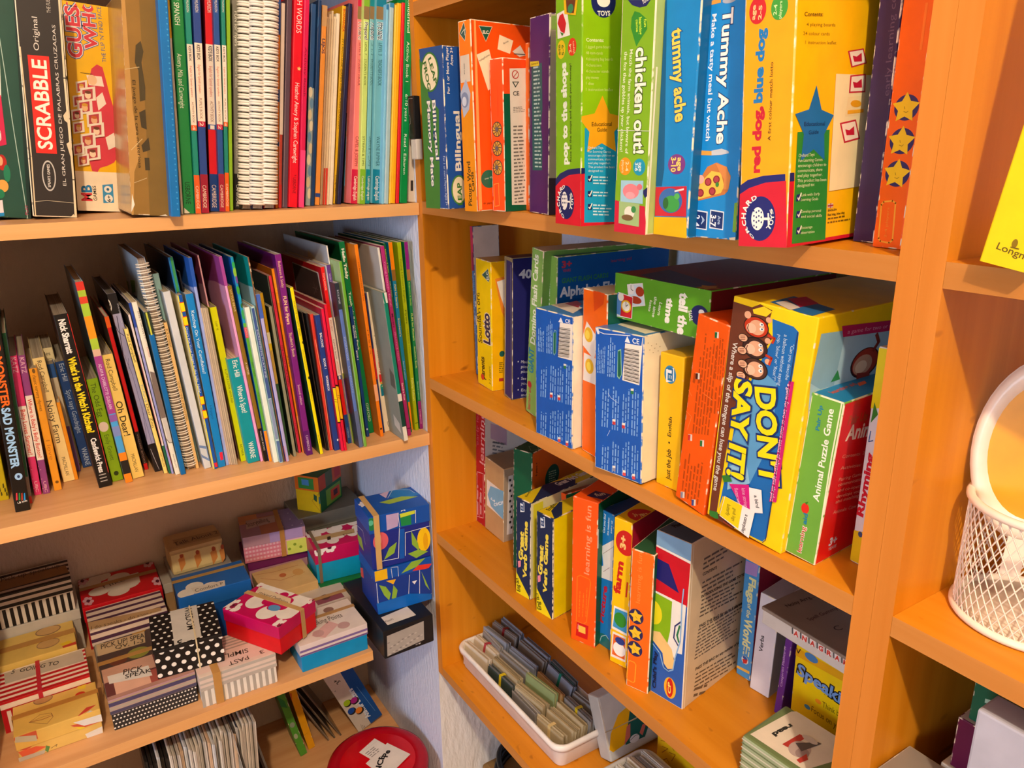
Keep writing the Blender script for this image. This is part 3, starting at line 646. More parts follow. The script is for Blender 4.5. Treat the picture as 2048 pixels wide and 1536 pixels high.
bk('course_book','salmon pink spine with a crimson foot, one of four matching course books','book','books on the upper left shelf',[-.0989,.0476,.2879],0,-6.63,[.0131,.215,.297],{'F':'#ee7a78','L':'#ee7a78'},{'F':[('p','#c41a44',[0,283.3,13.1,283.3,13.1,297,0,297]),('p','#8a7048',[0,265.9,13.1,265.9,13.1,283.3,0,283.3]),('p','#c41a44',[0,0,13.1,0,13.1,51.6,0,51.6]),('t','#ffffff','Prepare!',[2.7,261.6,2.7,238,8.1],.07),('t','#7a2a30','Prepare!',[2.7,261.6,2.7,238,8.1],.015),('t','#7a2a30','LEVEL 4',[4.2,233.7,4.2,216.3,4.7],0),('t','#7a2a30',"STUDENT'S BOOK",[4.1,210.8,4.1,173.4,5],0),('t','#7a2a30','CAPEL & JOSEPH',[4.1,100.4,4.1,56.7,5],0),('t','#f0e8e0','Cambridge English',[3.9,41.5,3.9,5.1,5.2],0)]})
bk('course_book','pale lime spine with a green foot, one of four matching course books','book','books on the upper left shelf',[-.0883,.0381,.2873],0,-5.62,[.0087,.215,.297],{'F':'#c4dc78','L':'#c4dc78'},{'F':[('p','#7cb42c',[0,282.6,8.7,282.6,8.7,297,0,297]),('p','#8a7048',[0,265.2,8.7,265.2,8.7,282.6,0,282.6]),('p','#7cb42c',[0,0,8.7,0,8.7,52,0,52]),('t','#ffffff','Prepare!',[1.8,261,1.8,237.5,5.4],.07),('t','#4a5a20','Prepare!',[1.8,261,1.8,237.5,5.4],.015),('t','#4a5a20','LEVEL 7',[2.8,233.2,2.8,216,3.1],0),('t','#4a5a20',"STUDENT'S BOOK",[2.7,210.5,2.7,173.4,3.3],0),('t','#4a5a20','STYRING & TIMS',[2.7,100.7,2.7,57.1,3.3],0),('t','#f0e8e0','Cambridge English',[2.6,42.1,2.6,5.8,3.5],0)]})
bk('course_book','narrow pale teal spine with a teal foot, one of four matching course books','book','books on the upper left shelf',[-.0787,.0383,.2874],0,-5.66,[.0067,.215,.297],{'F':'#78b8bc','L':'#78b8bc'},{'F':[('p','#12848c',[0,283.2,10.4,283.2,10.4,297,0,297]),('p','#8a7048',[0,265.8,10.4,265.8,10.4,283.2,0,283.2]),('p','#12848c',[0,0,10.4,0,10.4,51.6,0,51.6]),('t','#ffffff','Prepare!',[2.2,261.5,2.2,237.9,6.4],.07),('t','#24505c','Prepare!',[2.2,261.5,2.2,237.9,6.4],.015),('t','#24505c','LEVEL 2',[3.3,233.6,3.3,216.3,3.7],0),('t','#24505c',"STUDENT'S BOOK",[3.2,210.8,3.2,173.5,3.9],0),('t','#24505c','KOSTA & WILLIAMS',[3.2,100.5,3.2,56.7,3.9],0),('t','#f0e8e0','Cambridge English',[3.1,41.6,3.1,5.1,4.2],0)]})
bk('course_book','wide pale teal spine with a blue-green foot, one of four matching course books','book','books on the upper left shelf',[-.0704,.0308,.2878],0,-5.34,[.0154,.215,.297],{'F':'#6cb0bc','L':'#6cb0bc'},{'F':[('p','#0f7a94',[0,282.1,15.4,282.1,15.4,297,0,297]),('p','#8a7048',[0,264.7,15.4,264.7,15.4,282.1,0,282.1]),('p','#0f7a94',[0,0,15.4,0,15.4,51.1,0,51.1]),('t','#ffffff','Prepare!',[3.2,260.5,3.2,236.9,9.5],.07),('t','#24505c','Prepare!',[3.2,260.5,3.2,236.9,9.5],.015),('t','#24505c','LEVEL 3',[4.9,232.6,4.9,215.4,5.5],0),('t','#24505c',"TEACHER'S BOOK",[4.8,209.9,4.8,172.7,5.9],0),('t','#24505c','WAYNE RIMMER',[4.8,99.8,4.8,56.2,5.9],0),('t','#f0e8e0','Cambridge English',[4.6,41.1,4.6,4.7,6.2],0)]})
bk('activity_book','pale sky blue spine beside the wide teal one','book','books on the upper left shelf',[-.059,.0204,.2868],0,-5.25,[.0036,.2,.285],{'F':'#7fc0de','L':'#7fc0de'},{'F':[('p','#2a78a8',[0,277.8,4.4,277.8,4.4,285,0,285])]})
bk('activity_book','pale grey-blue spine beside two yellow ones','book','books on the upper left shelf',[-.0554,.0172,.287],0,-5.39,[.0065,.2,.287],{'F':'#a4c4cc','L':'#a4c4cc'},{'F':[('p','#2f86b0',[0,280.7,6.5,280.7,6.5,287,0,287]),('l','#dfe8e4',[.7,-.5,269,.5,.8])]})
bk('activity_book','narrow pale yellow spine beside the grey-blue one','book','books on the upper left shelf',[-.0475,.019,.2868],0,-5.55,[.003,.2,.285],{'F':'#f2d258','L':'#f2d258'},{})
bk('activity_book','golden yellow spine with a thin dark mark','book','books on the upper left shelf',[-.0445,.0163,.2872],0,-5.55,[.0065,.2,.287],{'F':'#f0b01c','L':'#f0b01c'},{'F':[('l','#7a5010',[.5,-2.6,226.4,-1,51.8])]})
bk('activity_book','thin red spine beside the bright green one','book','books on the upper left shelf',[-.0371,.0141,.2869],0,-5.36,[.0047,.2,.288],{'F':'#d8202c','L':'#d8202c'},{})
bk('activity_book','bright green book with white lettering, last on the upper shelf','book','books on the upper left shelf',[-.0313,.0133,.2875],0,-5.14,[.0123,.2,.297],{'F':'#0a8a44','L':'#0a8a44'},{'F':[('t','#e0f0dc','Wonderland',[3.8,303.4,3.8,247.1,4.7],0),('t','#e0f0dc','Activity Book 1',[3.9,234.8,3.9,178.4,4.4],0),('t','#e0f0dc','6-10 years',[3.9,160.7,3.9,121.3,4.4],0),('t','#e0f0dc','Read - Eskaron',[3.9,103.1,3.9,43.1,4.4],0)]})
bx('card_box','white card packet with a black label against the plaster pier','packet',None,[-.012,.0234,.2875],0,-4.35,[.0142,.1,.2],{'F':'#d8cfc2','L':'#d8cfc2'},{'F':[('p','#2a2624',[3.2,32.9,7.5,33.1,7.9,17,3.5,16.9])]},wear=.2,bev=.0006)
bk('picture_book','yellow patterned book half out of view beside the black monster book','book','books on the middle left shelf',[-.6322,.109,-.1008],0,-.86,[.016,.18,.1813],{'F':'#c8b81c','L':'#c8b81c'},{'F':[('p','#4a4a18',[5.3,26,7.1,26.8,7,20.2,5,19.5]),('p','#4a4a18',[6.3,19.2,8.1,20,8.1,14,6.1,13.3]),('p','#4a4a18',[7.4,12.3,9.1,13.1,9.2,7.7,7.2,7]),('p','#4a4a18',[11.4,24.5,13.1,25.3,13,18.8,11.1,18]),('p','#4a4a18',[12.4,17.7,14.2,18.5,14.2,12.5,12.2,11.8]),('p','#4a4a18',[13.4,10.9,15.2,11.6,15.3,6.2,13.3,5.5])]})
bk('picture_book','black picture book with orange and pale blue lettering, first on the middle shelf','book','books on the middle left shelf',[-.6099,.0527,-.1004],0,-1.97,[.0177,.22,.255],{'F':'#17130f','L':'#17130f'},{'F':[('t','#ee6a1e','GLAD MONSTER',[5.3,262.4,5.3,149.6,8.9],.03),('t','#9cc8ee','SAD MONSTER',[4.2,148,4.2,64.2,9.2],.04),('e','#9cc4e8',[10.3,50.7,4.5,5]),('e','#2a3a5a',[10.3,50.7,1.6,2.2]),('p','#d83a4a',[2.8,17,4.9,17.4,5.7,27.9,4.2,27.4]),('p','#2f8a44',[5.9,16.3,8,16.7,8.8,27.2,7.3,26.7]),('p','#a83a2a',[8.8,15.6,10.9,16,11.6,26.6,10.2,26]),('p','#2a8fd0',[11.7,15,13.8,15.4,14.5,25.9,13.1,25.4]),('t','#e8e4dc','LB kids',[4.4,11.7,15.6,13.2,2.7],.01)]})
bk('picture_book','narrow dark green spine with a red foot beside the black monster book','book','books on the middle left shelf',[-.5941,.0757,-.1008],0,-2.43,[.005,.2,.2435],{'F':'#1f5a34','L':'#6a8aa4'},{'F':[('p','#8a7a6a',[0,10.8,5,10.8,5,40.1,0,40.1]),('p','#c83a2a',[0,0,5,0,5,10.8,0,10.8])]})
bk('board_book','bright pink board book with white title label, leaning on the purple one','book','books on the middle left shelf',[-.5858,.1023,-.1008],0,-1.18,[.0095,.15,.2058],{'F':'#e23a78','L':'#e23a78','P':'#b4a894'},{'F':[('t','#f2c8d8','KATZ',[1.8,203.6,1.8,181.6,5.9],0),('p','#f6ece2',[0,58.4,9.5,58.4,9.5,133.8,0,133.8]),('t','#d8422e','Baby Loves Summer!',[2.1,128.7,2.1,61.9,5.2],.015),('e','#f0a0bc',[-1.8,49.9,.7,.7]),('e','#f0a0bc',[.3,44.7,.7,.7]),('e','#f0a0bc',[2.4,39.4,.7,.7]),('e','#f0a0bc',[-2.5,35.7,.7,.7]),('e','#f0a0bc',[-.4,30.4,.7,.7]),('e','#f0a0bc',[1.7,25.2,.7,.7]),('e','#f0a0bc',[-3.1,21.4,.7,.7]),('e','#f0a0bc',[-1,16.1,.7,.7]),('e','#f0a0bc',[1.1,10.8,.7,.7]),('t','#f0c0d0','UBC',[2.8,21,2.8,4.4,3.8],0)]})
bk('board_book','purple board book with white title label, beside the bright pink one','book','books on the middle left shelf',[-.5747,.1003,-.1009],0,-.85,[.0088,.15,.2055],{'F':'#96488e','L':'#96488e','P':'#b4a894'},{'F':[('t','#f2c8d8','KATZ',[1.7,202.6,1.7,180.4,5.5],0),('p','#f6ece2',[0,52.1,8.8,52.1,8.8,148.1,0,148.1]),('t','#d8422e',"Where is Baby's Belly Button?",[2,143,2,55.7,4.8],.015),('e','#f0a0bc',[-2,48.1,.7,.7]),('e','#f0a0bc',[.1,42.9,.7,.7]),('e','#f0a0bc',[2.2,37.6,.7,.7]),('e','#f0a0bc',[-2.7,33.9,.7,.7]),('e','#f0a0bc',[-.6,28.6,.7,.7]),('e','#f0a0bc',[1.5,23.3,.7,.7]),('e','#f0a0bc',[-3.4,19.6,.7,.7]),('e','#f0a0bc',[-1.3,14.2,.7,.7]),('e','#f0a0bc',[.8,8.8,.7,.7]),('t','#f0c0d0','UBC',[2.6,19.1,2.6,2.3,3.5],0)]})
bk('board_book','amber rhyme book with small dark lettering','book','books on the middle left shelf',[-.5606,.1044,-.101],0,.46,[.01,.15,.1844],{'F':'#f0a42c','L':'#f0a42c','P':'#bcae98'},{'F':[('t','#5a3a14','classic nursery rhymes',[2.9,175.1,2.9,122,4.2],0),('e','#7a5a2a',[5.4,180.6,1.9,3.3]),('t','#c8802a','I love',[2.5,77.9,2.5,47.8,5],0),('e','#7a5018',[5.6,12.8,2.2,2.2])]})
bk('board_book','cream farm book with large dark title, wider than its neighbours','book','books on the middle left shelf',[-.5471,.1316,-.101],0,2.63,[.0155,.16,.1921],{'F':'#f4dc98','L':'#f4dc98','P':'#bcae98'},{'F':[('t','#3a3022','Rod Campbell',[5.3,187.8,5.3,140.9,5.6],0),('t','#3a3022','Noisy Farm',[3.9,127.5,3.9,62.1,7.8],0),('t','#5a4a34','MACMILLAN',[5.4,38.7,5.4,9.6,4.7],0)]})
bk('story_book','cream book set back, its top showing above the farm book','book',None,[-.5378,.2,-.101],0,2.6,[.0194,.12,.1898],{'F':'#e4d6a8','L':'#e4d6a8','P':'#a89c8a'},{'F':[('t','#4a4030','tales',[1.1,179.6,14.5,178.4,5.9],0),('t','#4a4030','acorn',[4.6,171.9,15.5,170.9,3.9],0)]})
bk('picture_book','blue, cream and purple spine half hidden beside the farm book','book','books on the middle left shelf',[-.5303,.165,-.101],0,2.8,[.0089,.14,.1731],{'F':'#2a5aa0','L':'#2a5aa0','P':'#a89c8a'},{'F':[('p','#c8bca4',[0,74.5,8.9,74.5,8.9,152,0,152]),('p','#6a4a84',[0,0,8.9,0,8.9,74.5,0,74.5])]})
bk('picture_book','thin orange spine beside the cream farm book','book','books on the middle left shelf',[-.5319,.1315,-.101],0,2.28,[.0049,.14,.123],{'F':'#ef9a1e','L':'#ef9a1e'},{})
bk('board_book','dark blue bedtime book with pale lettering, set slightly back','book','books on the middle left shelf',[-.5171,.1768,-.101],0,3.7,[.0154,.14,.1724],{'F':'#1f4480','L':'#1f4480','P':'#a89c8a'},{'F':[('t','#c0d0e4','Eric Hill',[4.5,168.8,4.5,141.7,6.5],0),('t','#b4c8e0','Spot says Goodnight',[4.5,127.1,4.5,57,6.5],0),('t','#c0d0e4','WARNE',[4.2,32.5,4.2,2.7,6.9],0)]})
bk('picture_book','black kitchen story book with white and yellow lettering, standing tall','book','books on the middle left shelf',[-.5047,.0778,-.101],0,3.87,[.0178,.2,.2599],{'F':'#141210','L':'#3a1a16','P':'#9a8e80'},{'F':[('t','#ece8e0','Nick Sharratt',[4.9,252.6,4.9,204.6,8],.04),('t','#f4d81c',"What's in the Witch's Kitchen?",[4.1,198.4,4.1,85.9,8.9],.04),('t','#ece8e0','Candlewick Press',[5.3,76.8,5.3,23.4,7.1],.03),('t','#a8a49c','|||',[6.2,20.2,6.2,8.6,7.1],0),('l','#c8302a',[.7,17.4,258.7,17.8,130.4,16.7,20.5])]})
bk('picture_book','leaf green book with a round speckled egg on its spine','book','books on the middle left shelf',[-.4853,.0913,-.101],0,3.88,[.015,.16,.1608],{'F':'#86ae16','L':'#86ae16','P':'#a89c8a'},{'F':[('t','#3a5414','The Odd Egg',[3.8,154.3,3.8,102.8,6.9],0),('e','#dccac0',[6.6,86.9,6.4,7.7]),('t','#4a6a1a','Emily Gravett',[4.5,74.2,4.5,33.6,6],0),('e','#2c3c12',[7.4,12.1,3.2,3.7])]})
bk('picture_book','thin sky blue spine with a purple name panel and orange foot','book','books on the middle left shelf',[-.4696,.0755,-.101],0,3.72,[.0097,.2,.3021],{'F':'#48a0dc','L':'#5a6a74'},{'F':[('p','#d8362a',[0,290.2,9.7,290.2,9.7,302.1,0,302.1]),('p','#a8c43a',[0,281.3,9.7,281.3,9.7,290.2,0,290.2]),('p','#d8452c',[0,271.7,9.7,271.7,9.7,281.3,0,281.3]),('p','#a4c83a',[0,253.8,9.7,253.8,9.7,271.7,0,271.7]),('p','#e8961c',[0,221.7,9.7,221.7,9.7,253.8,0,253.8]),('p','#a8c83a',[0,206.1,9.7,206.1,9.7,221.7,0,221.7]),('p','#d8b49a',[0,196.1,9.7,196.1,9.7,206.1,0,206.1]),('p','#a0408a',[0,109.3,9.7,109.3,9.7,196.1,0,196.1]),('p','#8a5aa4',[0,97.2,9.7,97.2,9.7,107.8,0,107.8]),('p','#7a8ac0',[0,74.2,9.7,74.2,9.7,89.6,0,89.6]),('p','#f0861c',[0,35.3,9.7,35.3,9.7,47.9,0,47.9]),('p','#22201e',[0,14.1,9.7,14.1,9.7,35.3,0,35.3]),('p','#f0861c',[0,0,9.7,0,9.7,14.1,0,14.1]),('t','#e8d4e4','ADAM & CHARLOTTE GUILLAIN',[2.8,184.6,2.8,116.8,4.1],0)]})
bk('board_book','wide cream book with a large dark exclaiming title','book','books on the middle left shelf',[-.4586,.086,-.101],0,4.51,[.0162,.15,.1941],{'F':'#f6d878','L':'#f6d878','P':'#b4a690'},{'F':[('t','#3a3222','Rod Campbell',[5.2,187.3,5.2,139.9,5.8],0),('t','#33291a','Oh Dear!',[3.9,122.7,3.9,68.7,8.4],.01),('t','#5a4a30','MACMILLAN',[5.7,38.7,5.7,9.8,4.8],0)]})
bk('picture_book','red spine with an orange top and a black publisher panel','book','books on the middle left shelf',[-.4382,.1131,-.101],0,4.71,[.0058,.2,.2438],{'F':'#d81a1e','L':'#6a5a50'},{'F':[('p','#f0641c',[0,227.4,5.8,227.4,5.8,243.8,0,243.8]),('p','#1c1210',[0,10.4,5.8,10.4,5.8,63.6,0,63.6]),('t','#a8857a','WALKER BOOKS',[1.9,59.5,1.9,11.1,2],0)]})
bk('picture_book','black book with bare lilac trees on its spine and an oval mark','book','books on the middle left shelf',[-.4261,.0954,-.101],0,5.28,[.0118,.2,.2792],{'F':'#9a98b8','L':'#141418','P':'#6a645c'},{'F':[('p','#17171a',[0,249.5,11.8,249.5,11.8,279.2,0,279.2]),('p','#1c181a',[0,0,11.8,0,11.8,45.9,0,45.9]),('e','#e8e6e0',[-1,263.5,3.1,9]),('e','#17171a',[-.8,263.4,1.9,5.8]),('e','#e8e6e0',[-.4,263.9,.8,2.3]),('t','#c8c8d0','JULIA DONALDSON',[10,263.5,8.6,235.6,1.7],0),('l','#2a2840',[.8,5.2,246,3.9,229.3,.2,188.9]),('l','#2a2840',[.8,-2,242.8,2,223.7,7.8,216.2]),('l','#2a2840',[.8,-2.7,230.9,-2.3,214.9,.2,193.4]),('l','#5a5880',[.5,1.3,188.8,4.9,157.8,6,46]),('l','#5a5880',[.5,2.1,164.8,5.3,182.8]),('l','#5a5880',[.5,6.1,105.9,1,54.4]),('l','#b8b4b8',[.5,2.4,38.3,3.9,22.1]),('l','#b8b4b8',[.5,3.1,32,4.8,15.7]),('l','#b8b4b8',[.5,3.7,25.6,5.6,9.2]),('l','#b8b4b8',[.5,4.3,19.3,6.5,2.6])]})
bk('board_book','pale yellow zoo book with a dark serif title, narrower than the exclaiming one','book','books on the middle left shelf',[-.4157,.0808,-.101],0,5.78,[.0059,.15,.2294],{'F':'#f2d878','L':'#3a3430','P':'#a89c8a'},{'F':[('t','#3a3222','Rod Campbell',[1.5,221.8,1.5,179.4,3],0),('t','#6a94a8','The Pop-Up',[1.5,144.8,1.5,116.5,3],0),('t','#3a3222','Dear Zoo',[1.1,113.7,1.1,75.9,3.7],0),('t','#5a4a30','MACMILLAN',[1.8,34.3,1.8,11.1,2.4],0)]})
bk('picture_book','thin white spine with red threads and a dark green foot','book','books on the middle left shelf',[-.4093,.0765,-.101],0,4.97,[.003,.2,.2498],{'F':'#e8d8d4','L':'#4a4440'},{'F':[('p','#1f6a4c',[0,0,3.5,0,3.5,46.3,0,46.3]),('l','#c84a5a',[.5,.6,190.3,.4,160.5,.4,50.2])]})
bk('picture_book','thin lilac spine with a royal blue top and red edge line','book','books on the middle left shelf',[-.4062,.0725,-.101],0,4.77,[.0034,.2,.2671],{'F':'#9aa0dc','L':'#3a3634'},{'F':[('p','#2448a8',[0,231.4,3.4,231.4,3.4,267.1,0,267.1]),('l','#c02a3a',[.5,4.4,266.2,3.7,194.1]),('l','#c02a3a',[.6,2.5,46,4,-1.3])]})
bk('picture_book','white dog book with grey-brown paws on its spine','book','books on the middle left shelf',[-.4021,.0657,-.101],0,4.96,[.0073,.2,.2688],{'F':'#e8e6d6','L':'#8a7a60','P':'#cfc09a'},{'F':[('p','#7c6e66',[1.1,166.4,8.9,161.6,8.2,92.6,.6,91.6,-.6,119.1,.3,145.6]),('p','#c8c4bc',[.9,92.8,8.2,92.6,6.9,52.7,1.5,54.4]),('l','#5a5048',[.8,-.4,61.7,2.8,52.7,7.4,52.3]),('t','#4a4438','EMILY GRAVETT',[4.5,254.9,4.5,214.3,1.9],0),('t','#d86a4a','DOGS',[4.6,201.5,4.6,187,1.9],0),('t','#7a7468','MACMILLAN',[2.9,33.5,2.9,11.8,2],0)]})
bk('picture_book','blue spine with a yellow and dark green top, beside the wire-bound planner','book','books on the middle left shelf',[-.3949,.0607,-.101],0,3.91,[.0074,.18,.2534],{'F':'#0a6ab0','L':'#4a6a7a'},{'F':[('p','#2c3a2a',[0,220.6,7.4,220.6,7.4,253.4,0,253.4]),('l','#c8d04a',[2.2,3,252.2,3.7,220.4])]})
sp('wire_bound_book','pale blue wire-bound planner with white loops, tilted and taller than its neighbours','wire-bound book',None,[-.3818,.0727,-.101],0,4.7,[.0104,.21,.3283],{'F':'#b8c4cc','L':'#b4c6d4','P':'#b8a898'},{'L':[('l','#7a8a94',[.5,10.6,299.4,82.8,298.9,133.6,289.2]),('l','#8a5a6a',[.8,104.2,311.5,110,289.8]),('p','#5a9a3a',[59.3,277.3,118.1,284.6,91.7,263.1,40.6,252.8]),('p','#6aa04a',[-14.2,269.4,22.7,269,4.4,252.9,-20.6,254.7])]},r=.0085,pitch=.0088)
bk('story_book','pale teal spine rising behind the white wire loops','book',None,[-.3658,.1,-.101],0,4.6,[.0101,.19,.3007],{'F':'#8cb4b4','L':'#8cb4b4','P':'#8a8478'},{'F':[('t','#2c4a50','The',[6.1,249.8,6.8,234.7,4.7],0)]})
bk('picture_book','narrow sand coloured spine beside the wire-bound planner','book','books on the middle left shelf',[-.3707,.0728,-.101],0,3.93,[.0048,.18,.2329],{'F':'#e8c07c','L':'#e8c07c','P':'#8a7c68'},{'F':[('t','#5a4420','BOB GRAHAM',[1.1,223.4,1.1,196.3,2.6],0),('t','#5a4420','HOW TO HEAL A BROKEN WING',[1.2,142,1.2,80.1,2.4],0)]})
bk('hardback_book','thick pale grey spine with a blue wave near its foot','book','books on the middle left shelf',[-.3599,.0647,-.101],0,4.79,[.0102,.2,.279],{'F':'#ccd2d8','L':'#aab4bc','P':'#b8ae98'},{'F':[('p','#6a86b4',[-5,42.5,11.4,34.6,11.6,11.8,8.9,10.6,.4,19.5]),('p','#c4ccd4',[-4.1,38.1,8.9,31.3,8.7,15.5,1.2,23.4])]})
bk('picture_book','blue spine with a yellow edge and red-bordered yellow patches','book','books on the middle left shelf',[-.3486,.0558,-.101],0,3.66,[.0068,.2,.2733],{'F':'#1454b0','L':'#e8d8a0','P':'#c8bca0'},{'F':[('l','#e4e038',[1.4,.9,273.2,1.6,98.5,.8,.4]),('p','#d82a20',[.7,263.1,9.6,262.9,9,248.6,.6,248.4]),('p','#f8dc10',[.9,261.8,8.7,261.9,8.6,249.6,1.2,249.2]),('p','#d82a20',[1,242,9.5,242,9,227.9,.5,227.8]),('p','#f8dc10',[1.2,240.8,8.6,240.9,8.5,229,1.1,228.6]),('p','#d82a20',[1.6,119.3,8.5,118.9,7.9,105.6,1.1,105.2]),('p','#f8dc10',[1.7,118,7.8,117.8,7.6,106.7,1.6,106.1]),('p','#d82a20',[1,97.3,7.8,96.6,7.2,83,.4,83]),('p','#f8dc10',[1.1,96,7.1,95.4,6.9,84.2,1,83.9]),('t','#dce8f4',"Don't Put Your Finger in the Jelly, Nelly!",[1.8,225.2,1.8,124.3,3.1],0),('p','#d8283c',[2.5,9.8,7.3,9.5,7.2,2.3,2.7,2.6])]})
bk('picture_book','bright blue breakfast book with pale lettering and a red square','book','books on the middle left shelf',[-.3409,.0575,-.101],0,2.98,[.0113,.2,.2731],{'F':'#0f84d0','L':'#8a9ab0','P':'#d8ccb4'},{'F':[('t','#d4ecf8','Ketchup On Your Cornflakes?',[3.5,248.3,3.5,152.2,4.3],.01),('p','#d82a44',[5.4,24.2,10,24.2,9.5,11.3,5,10.8]),('t','#0a5c98','Hippo',[4,101.9,4,79.5,3.4],0)]})
bk('activity_book','large booklet with a blue top and lilac lower cover','book','books on the middle left shelf',[-.3289,.0597,-.101],0,2.64,[.0047,.2,.3241],{'F':'#9cb0ee','L':'#2c64c4','P':'#c8beac'},{'L':[('p','#9cb0ee',[95.9,281.5,123.9,277.7,163.6,278.3,206.6,282,209.7,161.3,-303,40.5])],'F':[('p','#2458b8',[0,282.3,4.7,282.3,4.7,324.1,0,324.1])]})
bk('activity_book','tall navy book with a green and blue spine behind the pale grey one','book',None,[-.3426,.085,-.101],0,4.3,[.0072,.22,.3244],{'F':'#1c78b0','L':'#142c54','P':'#8a8478'},{'F':[('l','#3f9a50',[3.4,4.8,323.6,3.8,272.3,1,194.6])]})
bk('activity_book','thin black booklet with a white edge behind the bright blue book','book',None,[-.3335,.09,-.101],0,4,[.0025,.2,.3022],{'F':'#15161a','L':'#101218','P':'#c8c0b4'},{})
bk('activity_book','tall rose pink booklet, paler below, behind the cream booklets','book','books on the middle left shelf',[-.3058,.075,-.101],0,4,[.0023,.21,.3254],{'F':'#cfa0a8','L':'#8a3a58','P':'#9a9088'},{'L':[('p','#c08a94',[134.7,275.7,210,283,218.7,250.6,127.8,146.8,-40.8,123.9])]})
bk('activity_book','tall mauve booklet with a pink lower cover and pink spine','book','books on the middle left shelf',[-.2793,.0449,-.101],0,4.59,[.0045,.22,.3249],{'F':'#eea8dc','L':'#a0489a','P':'#a49a94'},{'L':[('p','#d89ac4',[73.4,271.8,154.8,280.9,206.6,281.3,230.1,283.2,256.8,164.2,-136.8,-47.6,-156.2,82.8])],'F':[('p','#a84a9c',[0,282,4.5,282,4.5,324.9,0,324.9])]})
bk('booklet','thin stapled cream booklet beside the lime yellow spine','book','cream booklets on the middle left shelf',[-.3244,.0598,-.101],0,3.24,[.0022,.18,.2507],{'F':'#c0aca0','L':'#c0aca0'},{})
bk('booklet','thin stapled cream booklet beside the lime yellow spine','book','cream booklets on the middle left shelf',[-.3221,.0582,-.101],0,3.28,[.0022,.18,.2507],{'F':'#c8b49c','L':'#c8b49c'},{})
bk('booklet','thin stapled cream booklet beside the lime yellow spine','book','cream booklets on the middle left shelf',[-.3197,.0566,-.101],0,3.32,[.0022,.18,.2507],{'F':'#b8a890','L':'#b8a890'},{})
bk('booklet','thin stapled cream booklet beside the lime yellow spine','book','cream booklets on the middle left shelf',[-.3174,.055,-.101],0,3.36,[.0024,.18,.2507],{'F':'#c4b298','L':'#c4b298'},{})
bk('booklet','thin stapled cream booklet beside the lime yellow spine','book','cream booklets on the middle left shelf',[-.3148,.0533,-.101],0,3.4,[.0024,.18,.2507],{'F':'#b0a086','L':'#b0a086'},{})
bk('picture_book','lime yellow spine with small dark lettering','book','books on the middle left shelf',[-.3055,.0616,-.101],0,4.1,[.01,.18,.2493],{'F':'#d8e408','L':'#9a9a20','P':'#a89878'},{'F':[('t','#5a6a10','CARRY ME',[3.5,228,3.5,214.2,3],0),('t','#5a6a10','A LITTLE LOOK AROUND',[3.5,153.7,3.5,98.3,3],0),('t','#4a5a10','REYNER',[3.3,28.7,3.3,9.2,3.4],0)]})
bk('board_book','wide teal dog book with pale lettering, shorter than its neighbours','book','books on the middle left shelf',[-.2977,.0479,-.101],0,4.18,[.0186,.16,.1713],{'F':'#0d98a4','L':'#0d98a4','P':'#e0c4ac'},{'F':[('t','#e8f0ea','Eric Hill',[6.5,167.9,6.5,142.1,7.4],.01),('t','#e8f0ea',"Where's Spot?",[5.8,127.7,5.8,83.3,7.8],.01),('t','#e8f0ea','WARNE',[5.4,34.3,5.4,7.2,7.8],.01)]})
bk('picture_book','olive brown spine with a black publisher panel at the foot','book','books on the middle left shelf',[-.2742,.0414,-.101],0,4.96,[.0061,.18,.282],{'F':'#8a6c1c','L':'#6a5418','P':'#a89878'},{'F':[('t','#dcc890','LITTLE BEAR',[2,276.2,2,243.2,2.6],0),('t','#e8dcc0','A WRITER',[2,164.2,2,144.7,2.6],0),('p','#1a1612',[0,0,6.5,0,6.5,56.1,0,56.1]),('t','#d8ccb8','WALKER BOOKS',[2.1,52,2.1,18.6,2.3],0)]})
bk('picture_book','blue book with a green leafy spine and an orange foot','book','books on the middle left shelf',[-.2681,.0372,-.101],0,4.06,[.0043,.21,.3237],{'F':'#1496c0','L':'#0c54b0','P':'#a49a94'},{'F':[('e','#2fae5a',[2.5,312.1,2.3,4.7]),('e','#8ac43a',[2.8,301.3,2.8,7.1]),('e','#7a4a9a',[3.1,290.5,1.6,5.9]),('e','#3aa84a',[2,275,2.5,6]),('e','#18a0c0',[3.5,263.8,2.3,4.3]),('e','#2a6a3a',[3.6,251.5,2.1,3.6]),('e','#3aa05a',[2.9,238.1,2.6,7.3]),('p','#5aa838',[0,53.1,6.5,53.1,6.5,225,0,225]),('p','#f5901c',[0,0,6.5,0,6.5,51.8,0,51.8]),('p','#d84a5a',[0,202.4,6.5,202.4,6.5,218.8,0,218.8]),('t','#e8dcd8','FUNNY',[1.6,217.5,1.6,203.7,3.2],0),('t','#2f6a24','Bear Hunt',[1.9,164.8,1.9,141.5,2.6],0),('t','#2f6a24','WALKER',[1.9,116.5,1.9,97.8,2.6],0)]})
bk('hardback_book','thick white spine, plain, beside a pale aqua one','book','books on the middle left shelf',[-.2631,.0283,-.101],0,4.21,[.0075,.19,.2501],{'F':'#e6f0e4','L':'#c8d4c8','P':'#b8b4a4'},{})
bk('picture_book','pale aqua spine with a long blue title panel','book','books on the middle left shelf',[-.2557,.0216,-.101],0,4.02,[.0054,.19,.2514],{'F':'#bce0e0','L':'#9cc0c4','P':'#b8b4a4'},{'F':[('p','#3f5c9c',[-.1,249,3.9,249.1,4.8,107.8,-.2,107.8]),('p','#8a9cc4',[-.2,106.5,4.6,106.5,4,40.5,-1.1,40.6]),('p','#5474ac',[.3,37.5,4.6,36.9,4.4,1.4,-.1,1.4]),('t','#c8d4ec','EXAMINING PLAYTIME',[1.6,216.3,1.6,140.6,2.2],0)]})
